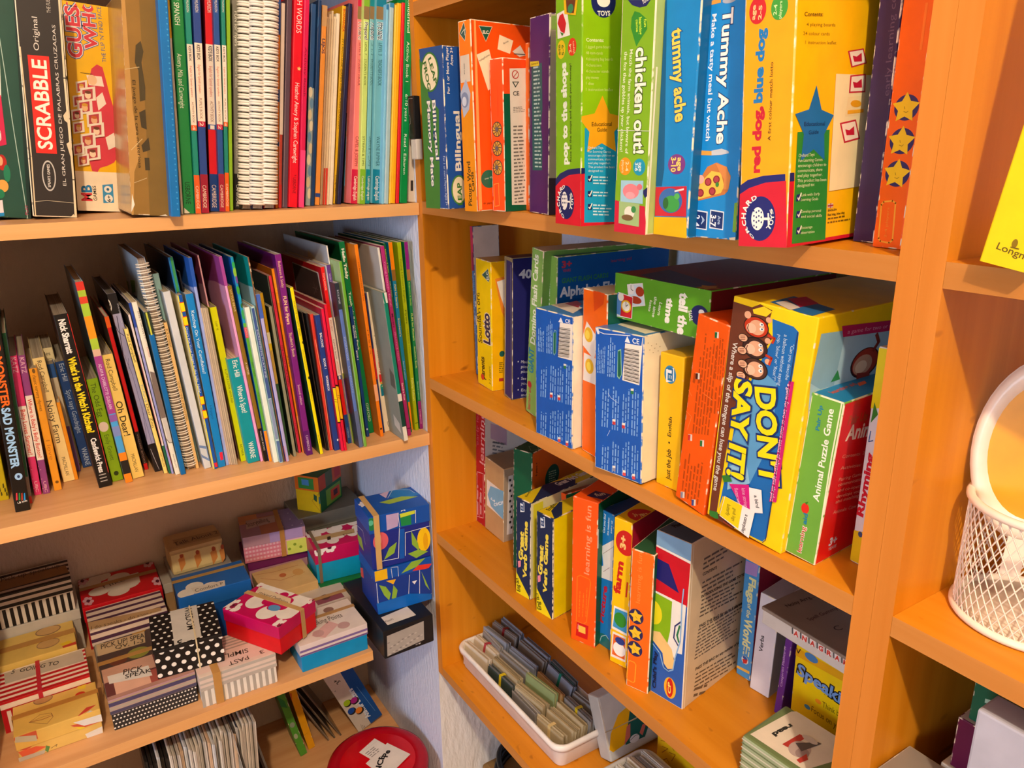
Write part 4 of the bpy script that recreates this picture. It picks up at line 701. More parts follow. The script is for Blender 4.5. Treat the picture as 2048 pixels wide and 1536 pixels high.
bk('activity_book','large teal booklet, pale blue below, with a speckled brown spine','book','books on the middle left shelf',[-.2494,.0236,-.101],0,3.74,[.0023,.22,.3233],{'F':'#7a5a44','L':'#0f9494','P':'#b0a89c'},{'L':[('p','#9ccad0',[120.7,277.3,150.2,277.5,187.8,277.8,220.5,279.9,221.4,155.3,33.9,125.7])],'F':[('e','#e8b88a',[1.8,313,1,2.6]),('e','#f0e4c8',[2.1,304.1,1,2.6]),('e','#2a2018',[2.4,295.1,1,2.6]),('e','#e8d458',[2.7,286.1,1,2.6]),('e','#e8b88a',[2.9,277,1.1,2.6]),('e','#f0e4c8',[3.2,267.8,1.1,2.6]),('e','#2a2018',[3.5,258.6,1.1,2.6]),('e','#e8d458',[3.8,249.4,1.1,2.7]),('e','#e8b88a',[4.1,240.1,1.1,2.7]),('e','#f0e4c8',[4.4,230.7,1.1,2.7]),('e','#2a2018',[4.7,221.3,1.1,2.7]),('e','#e8d458',[5,211.9,1.1,2.7]),('e','#e8b88a',[5.3,202.4,1.1,2.7]),('e','#f0e4c8',[5.6,192.8,1.1,2.7]),('e','#2a2018',[5.9,183.2,1.1,2.7]),('e','#e8d458',[6.2,173.6,1.1,2.8]),('e','#e8b88a',[6.5,163.8,1.1,2.8]),('e','#f0e4c8',[6.8,154.1,1.1,2.8]),('e','#2a2018',[7.1,144.2,1.1,2.8]),('e','#e8d458',[7.4,134.4,1.1,2.8]),('e','#e8b88a',[7.8,124.4,1.1,2.8]),('e','#f0e4c8',[8.1,114.4,1.1,2.8]),('e','#2a2018',[8.4,104.4,1.1,2.9]),('e','#e8d458',[8.7,94.2,1.1,2.9]),('e','#e8b88a',[9,84.1,1.1,2.9]),('e','#f0e4c8',[9.4,73.8,1.1,2.9])]})
bk('activity_book','lilac spine with a cornflower blue top and red foot line','book','books on the middle left shelf',[-.2462,.0214,-.101],0,3.9,[.0053,.19,.2685],{'F':'#b4b2ea','L':'#4a5aa0','P':'#c8b8a8'},{'F':[('p','#4468c4',[0,232.3,5.3,232.3,5.3,268.5,0,268.5]),('l','#e0604a',[.7,.6,26.9,.5,.4])]})
bk('picture_book','mustard spine with a dark green edge, set back among taller books','book','books on the middle left shelf',[-.2379,.045,-.101],0,3.37,[.0055,.17,.2654],{'F':'#c49a18','L':'#8a7420','P':'#a89a80'},{'F':[('l','#4a6a24',[1.6,7.6,264.8,6.3,203.8]),('p','#e4dcb4',[0,187,5.5,187,5.5,204.4,0,204.4]),('p','#e8c41c',[0,176,5.5,176,5.5,187,0,187]),('p','#c8a44c',[0,121.9,5.5,121.9,5.5,176,0,176]),('p','#3a6040',[0,0,5.5,0,5.5,121.9,0,121.9])]})
bk('activity_book','dark grey booklet with a pale edge behind the mustard spine','book','books on the middle left shelf',[-.219,.05,-.101],0,3.8,[.0021,.2,.2901],{'F':'#6a6c64','L':'#3a4444','P':'#c8c0b4'},{})
bk('picture_book','thin grey-green spine beside the raspberry red one','book','books on the middle left shelf',[-.2299,.035,-.101],0,3.46,[.0051,.18,.2457],{'F':'#9aa08c','L':'#1c2a24','P':'#9a9484'},{})
bk('picture_book','raspberry red spine with small black lettering','book','books on the middle left shelf',[-.218,.0459,-.101],0,3.78,[.0046,.2,.2898],{'F':'#dc3450','L':'#7a2a34','P':'#b8a494'},{'F':[('t','#a81c38','JULIA JARMAN',[1.4,265.9,1.4,234.4,1.9],0),('t','#3a1018','THE REALLY RUDE RHINO',[1.4,182.2,1.4,113.7,1.9],0),('t','#9a2038','A & C BLACK',[1.5,56.2,1.5,31.8,1.7],0)]})
bk('picture_book','orange spine with yellow and black lettering beside a purple one','book','books on the middle left shelf',[-.2123,.0437,-.101],0,3.81,[.0046,.2,.3006],{'F':'#f59210','L':'#b4640c','P':'#c8b090'},{'F':[('t','#f8d43c','TROUBLE TWINS',[1.2,284.3,1.2,248.1,2.3],0),('t','#4a2c08','ILMER',[1.3,164.1,1.3,145,2.1],0),('p','#f0a050',[0,0,4.6,0,4.6,63.7,0,63.7]),('t','#d86a3a','BLOOMSBURY',[1.5,57,1.5,21.8,1.7],0)]})
bk('course_book','purple course book with cream lettering, larger than the orange one beside it','book','books on the middle left shelf',[-.2106,.0276,-.101],0,3.43,[.0098,.215,.3229],{'F':'#7c2280','L':'#5a1464','P':'#b8b0a8'},{'F':[('t','#f4cca4','Robinson & Saxby',[2.8,312.7,2.8,273.1,4.1],0),('t','#f8d8a0','FUN for Flyers',[2.4,260.1,2.4,216.8,4.9],.02),('t','#f4d4a0',"Student's Book",[2.6,203.4,2.6,164.7,4.5],0),('t','#f0c8d0','Second edition',[3,119.5,3,86.4,3.7],0),('p','#5c1c6e',[0,0,9.8,0,9.8,42,0,42]),('t','#e0c4dc','CAMBRIDGE',[3.1,34.6,3.1,7.5,3.5],0)]})
bk('picture_book','yellow spine with a dark green cover and small ladybird title','book','books on the middle left shelf',[-.191,.021,-.101],0,4.89,[.0056,.2,.2736],{'F':'#f2e410','L':'#1c3a2c','P':'#b8ac98'},{'F':[('t','#8a8420','WHAT THE LADYBIRD HEARD',[1.7,253.2,1.7,198.2,2.3],0),('t','#b8a81c','JULIA DONALDSON',[1.8,176.6,1.8,143.6,2],0),('t','#b8a81c','LYDIA MONKS',[1.8,113.9,1.8,91.7,2],0),('t','#7a7418','MACMILLAN',[1.8,33.4,1.8,19,2],0),('e','#2a2a14',[5.4,187.3,1.7,2.4]),('e','#2a2a14',[4.7,129.8,1.7,2.5])],'L':[('p','#26482a',[187.6,110.7,201.3,101.2,200,77.1,178.5,79]),('p','#3a5a1c',[199.8,32.6,205.3,13.9,198.5,-1.6,180.8,5.7])]})
bk('picture_book','thin brown-black spine beside the yellow ladybird spine','book','books on the middle left shelf',[-.1772,.0319,-.101],0,4.82,[.0016,.19,.232],{'F':'#3a302c','L':'#221e1e','P':'#8a8078'},{})
bk('picture_book','black spine with a cream edge line beside a red-orange one','book','books on the middle left shelf',[-.1756,.03,-.101],0,3.93,[.0036,.19,.2296],{'F':'#20242c','L':'#1a1c24','P':'#9a9080'},{'F':[('l','#e0c8a0',[.7,5.9,227.8,5.4,189.5,3.4,.4])]})
bk('picture_book','red-orange spine with worn pale edges','book','books on the middle left shelf',[-.1714,.0288,-.101],0,3.41,[.0052,.19,.2274],{'F':'#d83c2c','L':'#a83a2c','P':'#c8b8a0'},{'F':[('l','#f0b088',[.7,2.5,187,4.5,140.5,3.9,1.1]),('l','#f4c8a0',[.5,6.7,186.1,7.6,170.7,6.9,121.7])]})
bk('course_book','navy spine with white capitals beside a crimson pair','book','books on the middle left shelf',[-.1658,.0224,-.101],0,3.53,[.0088,.19,.2262],{'F':'#23408c','L':'#1a2a60','P':'#c8b8a8'},{'F':[('t','#e8eaf0','BALLOONS',[3.7,197.7,3.7,174.7,3.3],.02),('t','#e8eaf0','BOOK 1',[3.2,156.3,3.2,139.6,3.3],.02),('t','#e8eaf0','WORKBOOK',[3.2,127.9,3.2,102.4,3.3],.02),('e','#d8dce8',[7.3,17.3,1.3,1.9])]})
bk('course_book','crimson spine with a bright yellow cartoon sleeve, first of a crimson pair','book','books on the middle left shelf',[-.157,.0148,-.101],0,3.48,[.0046,.2,.2369],{'F':'#e41a48','L':'#a81a3a','P':'#d8ccc0'},{'F':[('p','#1a120c',[-1.1,110.5,5.7,108.9,4.7,47.5,-.4,48.9]),('p','#f2dc14',[-.7,107.5,5,106.1,4.4,50.3,.3,51.1]),('l','#f6e8a0',[1,-.6,108.6,5.4,106.8]),('l','#1a120c',[.5,-.4,90.3,5.8,87.5]),('l','#1a120c',[.5,-.3,86.3,5.8,83.2])]})
bk('course_book','crimson spine with an amber cartoon sleeve, second of a crimson pair','book','books on the middle left shelf',[-.1524,.0133,-.101],0,3.31,[.0045,.2,.2432],{'F':'#e01c38','L':'#a81a3a','P':'#d8ccc0'},{'F':[('p','#1a120c',[-.5,114.2,5,112.2,5,53,-.2,53.7]),('p','#eeb014',[-.3,111.5,4.4,109.7,4.5,55.1,.6,55.9]),('l','#1a120c',[.5,.8,96.1,5.7,93.6]),('l','#1a120c',[.5,.9,92.1,5.7,89])]})
bk('course_book','bright red spine with a white title label over a dark photo panel cover','book','books on the middle left shelf',[-.1362,.04,-.101],0,4.21,[.006,.21,.2965],{'F':'#e21c1c','L':'#b01420','P':'#d0c8bc'},{'F':[('p','#f2e2dc',[0,119.5,6,119.5,6,216.1,0,216.1]),('p','#1c4a90',[0,112.4,6,112.4,6,119.5,0,119.5]),('p','#1c4c94',[0,0,6,0,6,51.5,0,51.5]),('t','#f0c4b8','TOMLINSON',[1.8,287.7,1.8,260.6,2.4],0),('t','#c04a3a',"KID'S BOX",[1.8,212.3,1.8,193.8,2.4],0),('t','#3a3a44','English for Spanish',[2,180.6,2,148,2],0),('t','#e0503c','ACTIVITY',[1.9,144,1.9,122.8,2.2],0),('t','#f4e8e4','1',[1.5,118.6,1.5,113.5,3],0),('t','#b8c8e0','CAMBRIDGE',[1.9,28.5,1.9,10.2,2.2],0)],'L':[('p','#d8d0c8',[65.5,288.7,195.1,287,198.7,239.5,61.5,236.8]),('p','#4a3c3c',[66.7,287.1,190.5,285,194.1,241.3,64.5,238.6]),('l','#8a7470',[1.2,164.3,268,171.3,251.1]),('l','#8a7470',[1,155.8,257.8,181.7,257.8]),('l','#8a7470',[1,158,246.6,180.9,263.9]),('p','#d8ccc4',[64.5,238.6,197.1,239.9,195.6,236.5,62.2,234.2])]})
bk('course_book','violet spine with a white title label and leaf green foot','book','books on the middle left shelf',[-.1292,.0369,-.101],0,4.01,[.0074,.21,.2992],{'F':'#5e3a88','L':'#d8dce0','P':'#d0c8bc'},{'F':[('p','#f0e4cc',[0,123.6,7.4,123.6,7.4,216.9,0,216.9]),('p','#a4b02c',[0,114.3,7.4,114.3,7.4,123.6,0,123.6]),('p','#8aa83a',[0,0,7.4,0,7.4,53,0,53]),('t','#c4b4d8','NIXON & TOMLINSON',[2.4,286,2.4,254,2.7],0),('t','#3a3a44',"KID'S BOX",[2.1,214.4,2.1,195.8,3.2],0),('t','#b0a468','English for Spanish',[2.4,185.3,2.4,155.3,2.7],0),('t','#4a4a4a',"PUPIL'S BOOK",[2.4,145.5,2.4,124.3,2.7],0),('t','#f4f0d8','5',[1.8,122.3,1.8,115.6,3.7],0),('t','#d4e0a8','CAMBRIDGE',[2.4,39.1,2.4,19.5,2.7],0)]})
bk('activity_book','large white booklet with a bent page behind the violet spine','book',None,[-.1189,.05,-.101],0,4.2,[.0023,.22,.3276],{'F':'#e4e2de','L':'#b8bcc4','P':'#a8a49c'},{'L':[('p','#c8b89c',[126.6,313.3,174,296.7,164.9,293.1,120.7,297.1])]})
bk('activity_book','periwinkle spine with a dark slate top and long capital title','book','books on the middle left shelf',[-.1272,.0126,-.101],0,4.22,[.0063,.2,.2744],{'F':'#5a78c4','L':'#3a3c48','P':'#a8a49c'},{'F':[('p','#2c3640',[0,232.9,6.3,232.9,6.3,274.4,0,274.4]),('p','#5e6c94',[0,0,6.3,0,6.3,63.8,0,63.8]),('t','#b8c4d8','ECLIPSE',[1.9,263.7,1.9,241.6,2.5],0),('t','#b8c8e8','INTERACTIVE',[1.8,188.7,1.8,150.2,2.6],0),('t','#9ab0dc','LONGMAN',[1.9,139.8,1.9,96.2,2.5],0)]})
bk('activity_book','narrow grass green spine with a pale green cover','book','books on the middle left shelf',[-.1192,.0113,-.101],0,3.58,[.0049,.21,.3066],{'F':'#6aac34','L':'#a4c48c','P':'#b8bcb0'},{'F':[('l','#9cd064',[.7,2,185.7,5.1,117.5,2.2,1])]})
bk('course_book','navy spine with white capitals squeezed beside a tall green spine','book','books on the middle left shelf',[-.098,.0516,-.101],0,3.64,[.0054,.19,.2269],{'F':'#153f86','L':'#16305e','P':'#b8a890'},{'F':[('t','#e8eaf0','BALLOONS',[1.5,195.7,1.5,174.4,2.4],.02),('t','#e8eaf0','BOOK 1',[1.5,153.1,1.5,137.6,2.4],.02),('e','#d8dce8',[2.3,13.9,1.3,1.7])]})
bk('teacher_pack','tall green resource pack with white lettering and a looped page above it','book','books on the middle left shelf',[-.0886,.0652,-.101],0,4.9,[.01,.22,.33],{'F':'#037a44','L':'#06522e','P':'#d8d0c4'},{'F':[('t','#e6f0e6','Hello Teddy',[2.9,318.8,2.9,270.3,4.2],.05),('t','#e0ece0',"Teacher's Resource Pack",[3.2,248.5,3.2,149.4,3.6],.02),('t','#cfe0d0','OXFORD',[3,55.3,3,21.5,4],0)]})
bk('exam_book','orange exam practice spine with small dark capitals beside the green pack','book','books on the middle left shelf',[-.0783,.039,-.101],0,4.04,[.0062,.2,.3269],{'F':'#f5871a','L':'#d8761c','P':'#c8b498'},{'F':[('t','#8a4a10','YOUNG LEARNERS ENGLISH',[2,299.6,2,236.5,2.1],0),('t','#9a5414','TESTS',[2,192.4,2,147,2.1],0),('p','#f4b088',[0,64.7,6.2,64.7,6.2,93.9,0,93.9]),('t','#3a2410','|',[1.9,15.7,1.9,12.8,2.5],0)]})
bk('story_book','thin red and navy spine squeezed beside the white word book','book','books on the middle left shelf',[-.067,.0536,-.101],0,3.76,[.0029,.18,.2456],{'F':'#1c2c64','L':'#5a1a24','P':'#c8b8a8'},{'F':[('p','#c41c24',[0,97.8,2.9,97.8,2.9,152,0,152])]})
bk('word_book','thick white word book with coloured figures reading upward','book','books on the middle left shelf',[-.062,.058,-.101],0,3.84,[.016,.18,.2464],{'F':'#e8dcc6','L':'#e8dcc6','P':'#9a8c78'},{'F':[('t','#0f7898','1',[11.8,69.3,11.8,77.5,9],.05),('t','#0f9a8a','0',[11.8,78.6,11.8,86,9],.05),('t','#d8a02c','0',[11.8,86.7,11.8,93.7,9],.05),('t','#d82a2c','1',[11.8,94.1,11.8,100.7,9],.05),('t','#c8302c','CASTELLANO',[9.4,105.6,9.4,147,4.8],.03),('t','#3a3a44','-  INGLÉS',[9.1,151.7,9.1,175.7,4.8],.03),('p','#2c2824',[6.5,16.9,14.2,16.2,14.1,7.5,7.2,7.7]),('p','#e8dcc6',[7.1,16,13.4,15.6,13.5,8.2,7.9,8.3]),('e','#3a342e',[10.7,11.4,2.1,2.3])]})
bk('activity_book','tall white booklet in a clear sleeve behind the white word book','book',None,[-.0438,.018,-.101],0,5,[.004,.22,.3223],{'F':'#dcdad4','L':'#b4b4b2','P':'#c8c4bc'},{})
bk('course_book','teal spine with a grey photo cover and white foot, pulled to the edge','book','books on the middle left shelf',[-.0533,-.0021,-.101],0,5.26,[.0069,.2,.2544],{'F':'#12806c','L':'#86908a','P':'#a8a49a'},{'F':[('p','#d8e0d8',[0,237.4,6.9,237.4,6.9,254.4,0,254.4]),('p','#e0dcd0',[0,71,6.9,71,6.9,84.1,0,84.1]),('p','#1c4438',[0,25.4,6.9,25.4,6.9,71,0,71]),('p','#e8e2d4',[0,0,6.9,0,6.9,25.4,0,25.4]),('l','#12806c',[3,1,254.2,2.5,236.2])],'L':[('p','#c0c2be',[169,40.2,190.4,29.6,192.1,10.8,168.5,20]),('p','#5a605c',[182.5,126.1,197.6,116.2,195.3,91.1,178,94.8])]})
bk('exam_book','magenta exam practice spine with small pale and dark lettering','book','books on the middle left shelf',[-.0375,.0164,-.101],0,5.25,[.0066,.2,.3244],{'F':'#b02c78','L':'#8a2458','P':'#c8beb0'},{'F':[('t','#e8a0c8','Young Learners English',[2.1,300.9,2.1,227.3,2.4],0),('t','#4a1030','Movers',[1.9,215,1.9,192,2.8],.01),('t','#e090bc','PRACTICE TESTS',[2.2,184.1,2.2,134.8,2.2],0),('t','#f4d4e0','Sandra Fox',[1.9,95.6,1.9,64.9,2.8],.02),('l','#3a1030',[1.5,.9,13.8,6.6,12.8])]})
bk('course_book','dark green spine with yellow lettering half behind the magenta one','book','books on the middle left shelf',[-.0272,.03,-.101],0,5.08,[.0041,.2,.327],{'F':'#12643a','L':'#0c4a2a','P':'#c8beb0'},{'F':[('t','#e8e070','Robinson & Saxby',[1.2,317.7,1.2,279.3,1.7],0),('t','#d8a8bc','FUN for Starters',[1.2,265.2,1.2,239.4,1.7],0)]})
bk('course_book','spine banded orange, brown and blue with yellow lettering','book','books on the middle left shelf',[-.0236,.04,-.101],0,3.46,[.0066,.2,.3259],{'F':'#0c84bc','L':'#0c84bc','P':'#d8d0c4'},{'F':[('p','#f6900e',[0,281.4,6.6,281.4,6.6,325.9,0,325.9]),('p','#92682c',[0,263.2,6.6,263.2,6.6,281.4,0,281.4]),('p','#f6901a',[0,0,6.6,0,6.6,51.6,0,51.6]),('t','#f4dc84','FUN for Starters',[1.9,257,1.9,217.7,2.8],.01),('t','#f4dc84',"Student's",[1.9,200.5,1.9,168.6,2.8],0),('t','#b8dcec','Second edition',[2.1,125.5,2.1,92,2.4],0)]})
bk('exam_book','lime exam practice spine with dark olive lettering','book','books on the middle left shelf',[-.0156,.0336,-.101],0,2.62,[.0069,.2,.3253],{'F':'#a0b80c','L':'#a0b80c','P':'#d8d0c4'},{'F':[('t','#5a6a10','Young Learners English',[2.1,299.3,2.1,226.5,2.8],0),('t','#4a5a0c','Flyers',[2,213.3,2,190.7,2.9],.01),('t','#7a8a14','PRACTICE TESTS',[2.2,181.3,2.2,139,2.5],0),('t','#e0e494','Felicity Fallows',[1.7,94.7,1.7,54.5,3.4],0),('l','#2a3408',[1.2,1.7,13,6.7,13.2])]})
bk('course_book','spine banded purple, brown and green, last on the middle shelf by the plaster','book','books on the middle left shelf',[-.0059,.035,-.101],0,2.1,[.0061,.2,.3248],{'F':'#0c7c46','L':'#0c7c46','P':'#d8d0c4'},{'F':[('p','#86187a',[0,280.1,6.1,280.1,6.1,324.8,0,324.8]),('p','#9a6c34',[0,261.6,6.1,261.6,6.1,280.1,0,280.1]),('p','#8a1c74',[0,0,6.1,0,6.1,51.4,0,51.4]),('t','#b8d860','Robinson & Saxby',[1.9,258.8,1.9,219.5,2.2],0),('t','#dce87c','FUN for Movers',[1.6,206.3,1.6,159.6,2.8],.01),('t','#dce48c',"Student's Book",[1.8,149.3,1.8,110.7,2.5],0),('t','#a0d8b8','Second edition',[2,86.9,2,54.3,2.1],0),('t','#e8b0d8','CAMBRIDGE',[2.1,36.3,2.1,9.5,1.9],0)]})
bx('game_box','blue and green memory game box with a pale oval, first on the upper right shelf','box','game boxes on the upper right shelf',[-.0578,-.1308,.2893],-81,.43,[.051,.19,.2045],{'F':'#234a8c','S':'#1f55a8'},{'F':[('p','#3f7a34',[0,192,7.5,197.1,17.2,144.4,38.5,127.8,32.7,.1,-1.9,-.5]),('p','#2c4f8c',[0,204.5,50.8,205.6,50,180.2,31.7,196.7,3.2,187.9]),('e','#3f7a34',[22.4,174.5,19.8,24.5]),('e','#e6d8b4',[22.4,174.5,17.1,22.3]),('t','#3a6a2c','LEAP',[20.2,190.3,32.2,158,6.8],.03),('t','#3a6a2c','FROG',[8.4,186.5,17.1,152.2,7],.03),('t','#26406e','Bilingual',[24.5,139.2,27.9,64.8,7.2],.07),('t','#e8e4d8','Bilingual',[24.5,139.2,27.9,64.8,7.2],.02),('t','#26406e','Memory Mate',[12.9,138.8,15.2,29.9,7.4],.07),('t','#e8e4d8','Memory Mate',[12.9,138.8,15.2,29.9,7.4],.02),('t','#b8c8e0','For 1 or more Players Ages 3+',[43.5,68.8,45.4,5,4.1],0)],'S':[('t','#e4e4ea','For 1 or More Players',[9.4,146.6,9.3,204.8,4.3],.02),('t','#e4e4ea','Ages 3+',[16.2,181,16.5,202.5,4.3],.02),('t','#eee9dc','Bilingual',[23.9,50.1,23.8,124.7,9.6],.03),('e','#4a8a3c',[19.2,24.7,13.5,19.4]),('e','#ece2c0',[19.2,24.7,11.3,17.2]),('t','#3a7a2c','LEAP',[23.7,4.9,23.1,33.8,7.3],.03)]},wear=.6)
bx('game_box','tall orange word card box with small picture cards, beside the blue memory game','box','game boxes on the upper right shelf',[-.0428,-.2145,.2893],-81,1.11,[.0247,.19,.2289],{'F':'#ee7a1c','S':'#ee5410','T':'#e8d8c0'},{'F':[('p','#dd8a14',[-2.5,126.5,22.8,125.1,25.3,-.2,-1.4,-.4]),('p','#3a5a52',[12.3,226.9,15.6,216,13,205.3,3.1,214.8]),('l','#d8cdb4',[.6,12.3,226.9,15.6,216,13,205.3,3.1,214.8,12.3,226.9]),('l','#d8d2c0',[.9,6.8,214.4,13.3,218.9,13.5,211.8]),('p','#cfc2b0',[2.5,188.9,20,189.7,21.1,158.2,1.3,157.6]),('t','#3a3a38','street',[10.5,167.2,10.7,179.9,2.2],0),('p','#a8b0c4',[12,161.6,20.2,143.6,16.5,125.4,4.8,115.8,-.5,145.1]),('e','#7a86a4',[8.5,137.1,7.5,9.2]),('e','#c4cad8',[7.7,135.3,4.4,5.6]),('t','#3a3414','Picture Word',[14.9,7.4,14.1,62.2,7.2],.02),('t','#3a3414','Cards',[21.4,25.3,20,49.6,6.1],.02)],'S':[('p','#f6a860',[5.5,227.5,8.5,228.1,8.5,2.3,2.7,1.6]),('l','#f0c8a0',[.8,1.2,228.9,97,233.4]),('l','#b8380c',[.8,1.6,227.2,1.4,1.7]),('p','#205a48',[13.1,222,34.5,222.5,23.6,205]),('l','#e8dcc0',[.6,13.1,222,34.5,222.5,23.6,205,13.1,222]),('t','#e8e0cc','ELC',[19.2,213.6,28.3,214,3.6],.04),('p','#f4e4c4',[46.2,214.4,69.2,209.1,63.3,193.1,42.4,197.3]),('t','#4a4234','fence',[52.6,203.4,61.1,207.1,2.5],0),('p','#f4e4c4',[7.8,188.8,28.3,196.4,40.9,157.6,24.9,147.8]),('t','#4a4234','telephone',[12.4,181,29.2,189.2,2.5],0),('p','#d8d0c4',[67.4,196.1,81.2,204.4,90.4,192.8,79.4,190.3]),('l','#4a4a48',[1,70,193.5,89.1,193.7]),('e','#2a6a54',[21.6,40.1,13.3,11.3]),('t','#d8e0cc','over 90',[14.4,39.4,26.9,40.9,2.4],0),('t','#8a2c0c','4+ years',[10.9,8.1,25.5,8.3,3],.02)]},wear=.8)
bx('game_box','red-orange box with three dark spiral wheels down its end','box','game boxes on the upper right shelf',[-.015,-.2388,.2893],-81,.56,[.0252,.19,.1847],{'F':'#f4501c','S':'#f2501c','T':'#e8a878'},{'F':[('e','#3a3434',[11.9,101.3,9.3,9.3]),('e','#c89a3c',[11.9,101.3,8.1,8.2]),('l','#3a3434',[.9,14.6,101.2,18.9,97.1]),('l','#3a3434',[.9,14,99.7,15.1,93.7]),('l','#3a3434',[.9,12.6,98.8,10.1,93.2]),('l','#3a3434',[.9,10.9,98.8,5.7,95.8]),('l','#3a3434',[.9,9.6,99.8,3.7,100.5]),('l','#3a3434',[.9,9.1,101.4,4.8,105.5]),('l','#3a3434',[.9,9.7,102.9,8.6,108.8]),('l','#3a3434',[.9,11.1,103.8,13.6,109.3]),('l','#3a3434',[.9,12.8,103.7,18,106.7]),('l','#3a3434',[.9,14.1,102.8,19.9,102.1]),('e','#5a5c64',[11.9,101.3,2.7,2.8]),('e','#3a3434',[11.8,78.2,9.4,9.5]),('e','#c89a3c',[11.8,78.2,8.2,8.3]),('l','#3a3434',[.9,13.8,78.2,18.1,74.2]),('l','#3a3434',[.9,13.2,76.7,14.3,70.6]),('l','#3a3434',[.9,11.8,75.7,9.2,70]),('l','#3a3434',[.9,10.1,75.7,4.8,72.6]),('l','#3a3434',[.9,8.7,76.7,2.8,77.3]),('l','#3a3434',[.9,8.3,78.3,3.9,82.4]),('l','#3a3434',[.9,8.9,79.8,7.8,85.9]),('l','#3a3434',[.9,10.3,80.8,12.8,86.4]),('l','#3a3434',[.9,12,80.8,17.2,83.9]),('l','#3a3434',[.9,13.3,79.8,19.2,79.2]),('e','#5a5c64',[11,78.3,2.7,2.9]),('e','#3a3434',[11.7,54.9,9.4,9.6]),('e','#c89a3c',[11.7,54.9,8.2,8.5]),('l','#3a3434',[.9,12.9,54.9,17.3,50.9]),('l','#3a3434',[.9,12.3,53.3,13.4,47.2]),('l','#3a3434',[.9,10.9,52.3,8.3,46.5]),('l','#3a3434',[.9,9.2,52.3,3.9,49]),('l','#3a3434',[.9,7.9,53.3,1.9,53.8]),('l','#3a3434',[.9,7.4,54.9,3,58.9]),('l','#3a3434',[.9,8,56.5,6.9,62.5]),('l','#3a3434',[.9,9.4,57.5,12,63.2]),('l','#3a3434',[.9,11.1,57.5,16.4,60.7]),('l','#3a3434',[.9,12.5,56.5,18.4,56]),('e','#5a5c64',[10.2,54.9,2.8,2.9]),('l','#f0a040',[.8,3.5,33.8,12.9,35.5,13.1,7.5,4.3,5.8,3.5,33.8]),('l','#d8401c',[.7,14.6,150.6,14,117.6])],'S':[('p','#0c5c40',[.8,142.7,38.9,143.9,36.4,-2.2,0,.1]),('p','#e6dcd0',[10.9,172.3,39.5,174.1,36.5,6.8,11,7.9]),('e','#c03a2c',[20.3,165.7,5.8,5.1]),('e','#e6dcd0',[20.3,165.7,4.5,4]),('l','#c03a2c',[1,16.8,162.3,23.8,169]),('p','#3a4a44',[14.6,157.3,26.7,157.8,20.2,150.3]),('p','#e6dcd0',[17.2,156.4,24,156.6,20.3,152.5]),('t','#3a3a38','CE',[16.3,141,26.3,141.7,4.9],.02),('g','#7a726a',4,[16,126.6,36,128,15.8,121.1]),('g','#7a726a',22,[15.4,103.3,35.5,104,15.4,10])]},wear=.7)
bx('game_box','narrow orange box edge between the spiral wheels and a purple box','box','game boxes on the upper right shelf',[.0249,-.2569,.2893],-90,-.28,[.0074,.15,.2031],{'F':'#ee6a18'},{},wear=.4)
bx('game_box','purple box with a long teal panel of tiny print','box','game boxes on the upper right shelf',[.0077,-.2909,.29],-95,-.8,[.0469,.19,.2253],{'F':'#4c2262','S':'#a8a088','T':'#c8bca8'},{'F':[('p','#1d5a5c',[4.5,170.7,29.6,174,31.5,122.2,27.9,104.6,31.9,86.7,31.6,52.2,7.9,51.4]),('p','#d8c02c',[1.3,177,22.2,176.3,23.4,171.1,2.1,171.2]),('t','#6a5414','General',[3.7,172.8,20.4,173.4,2.3],0),('g','#a8c4bc',26,[9.1,168.6,27.1,168.8,13.8,55.3])],'S':[('p','#3a2c3c',[-.2,43.7,10.7,43.4,11.3,-1.2,.2,-.6]),('p','#7a9a4a',[2,222.1,8.2,222.5,8.4,207.8,2.2,207.5]),('l','#e0dac8',[.8,-1.5,222.8,.4,-.3])]},wear=.6)
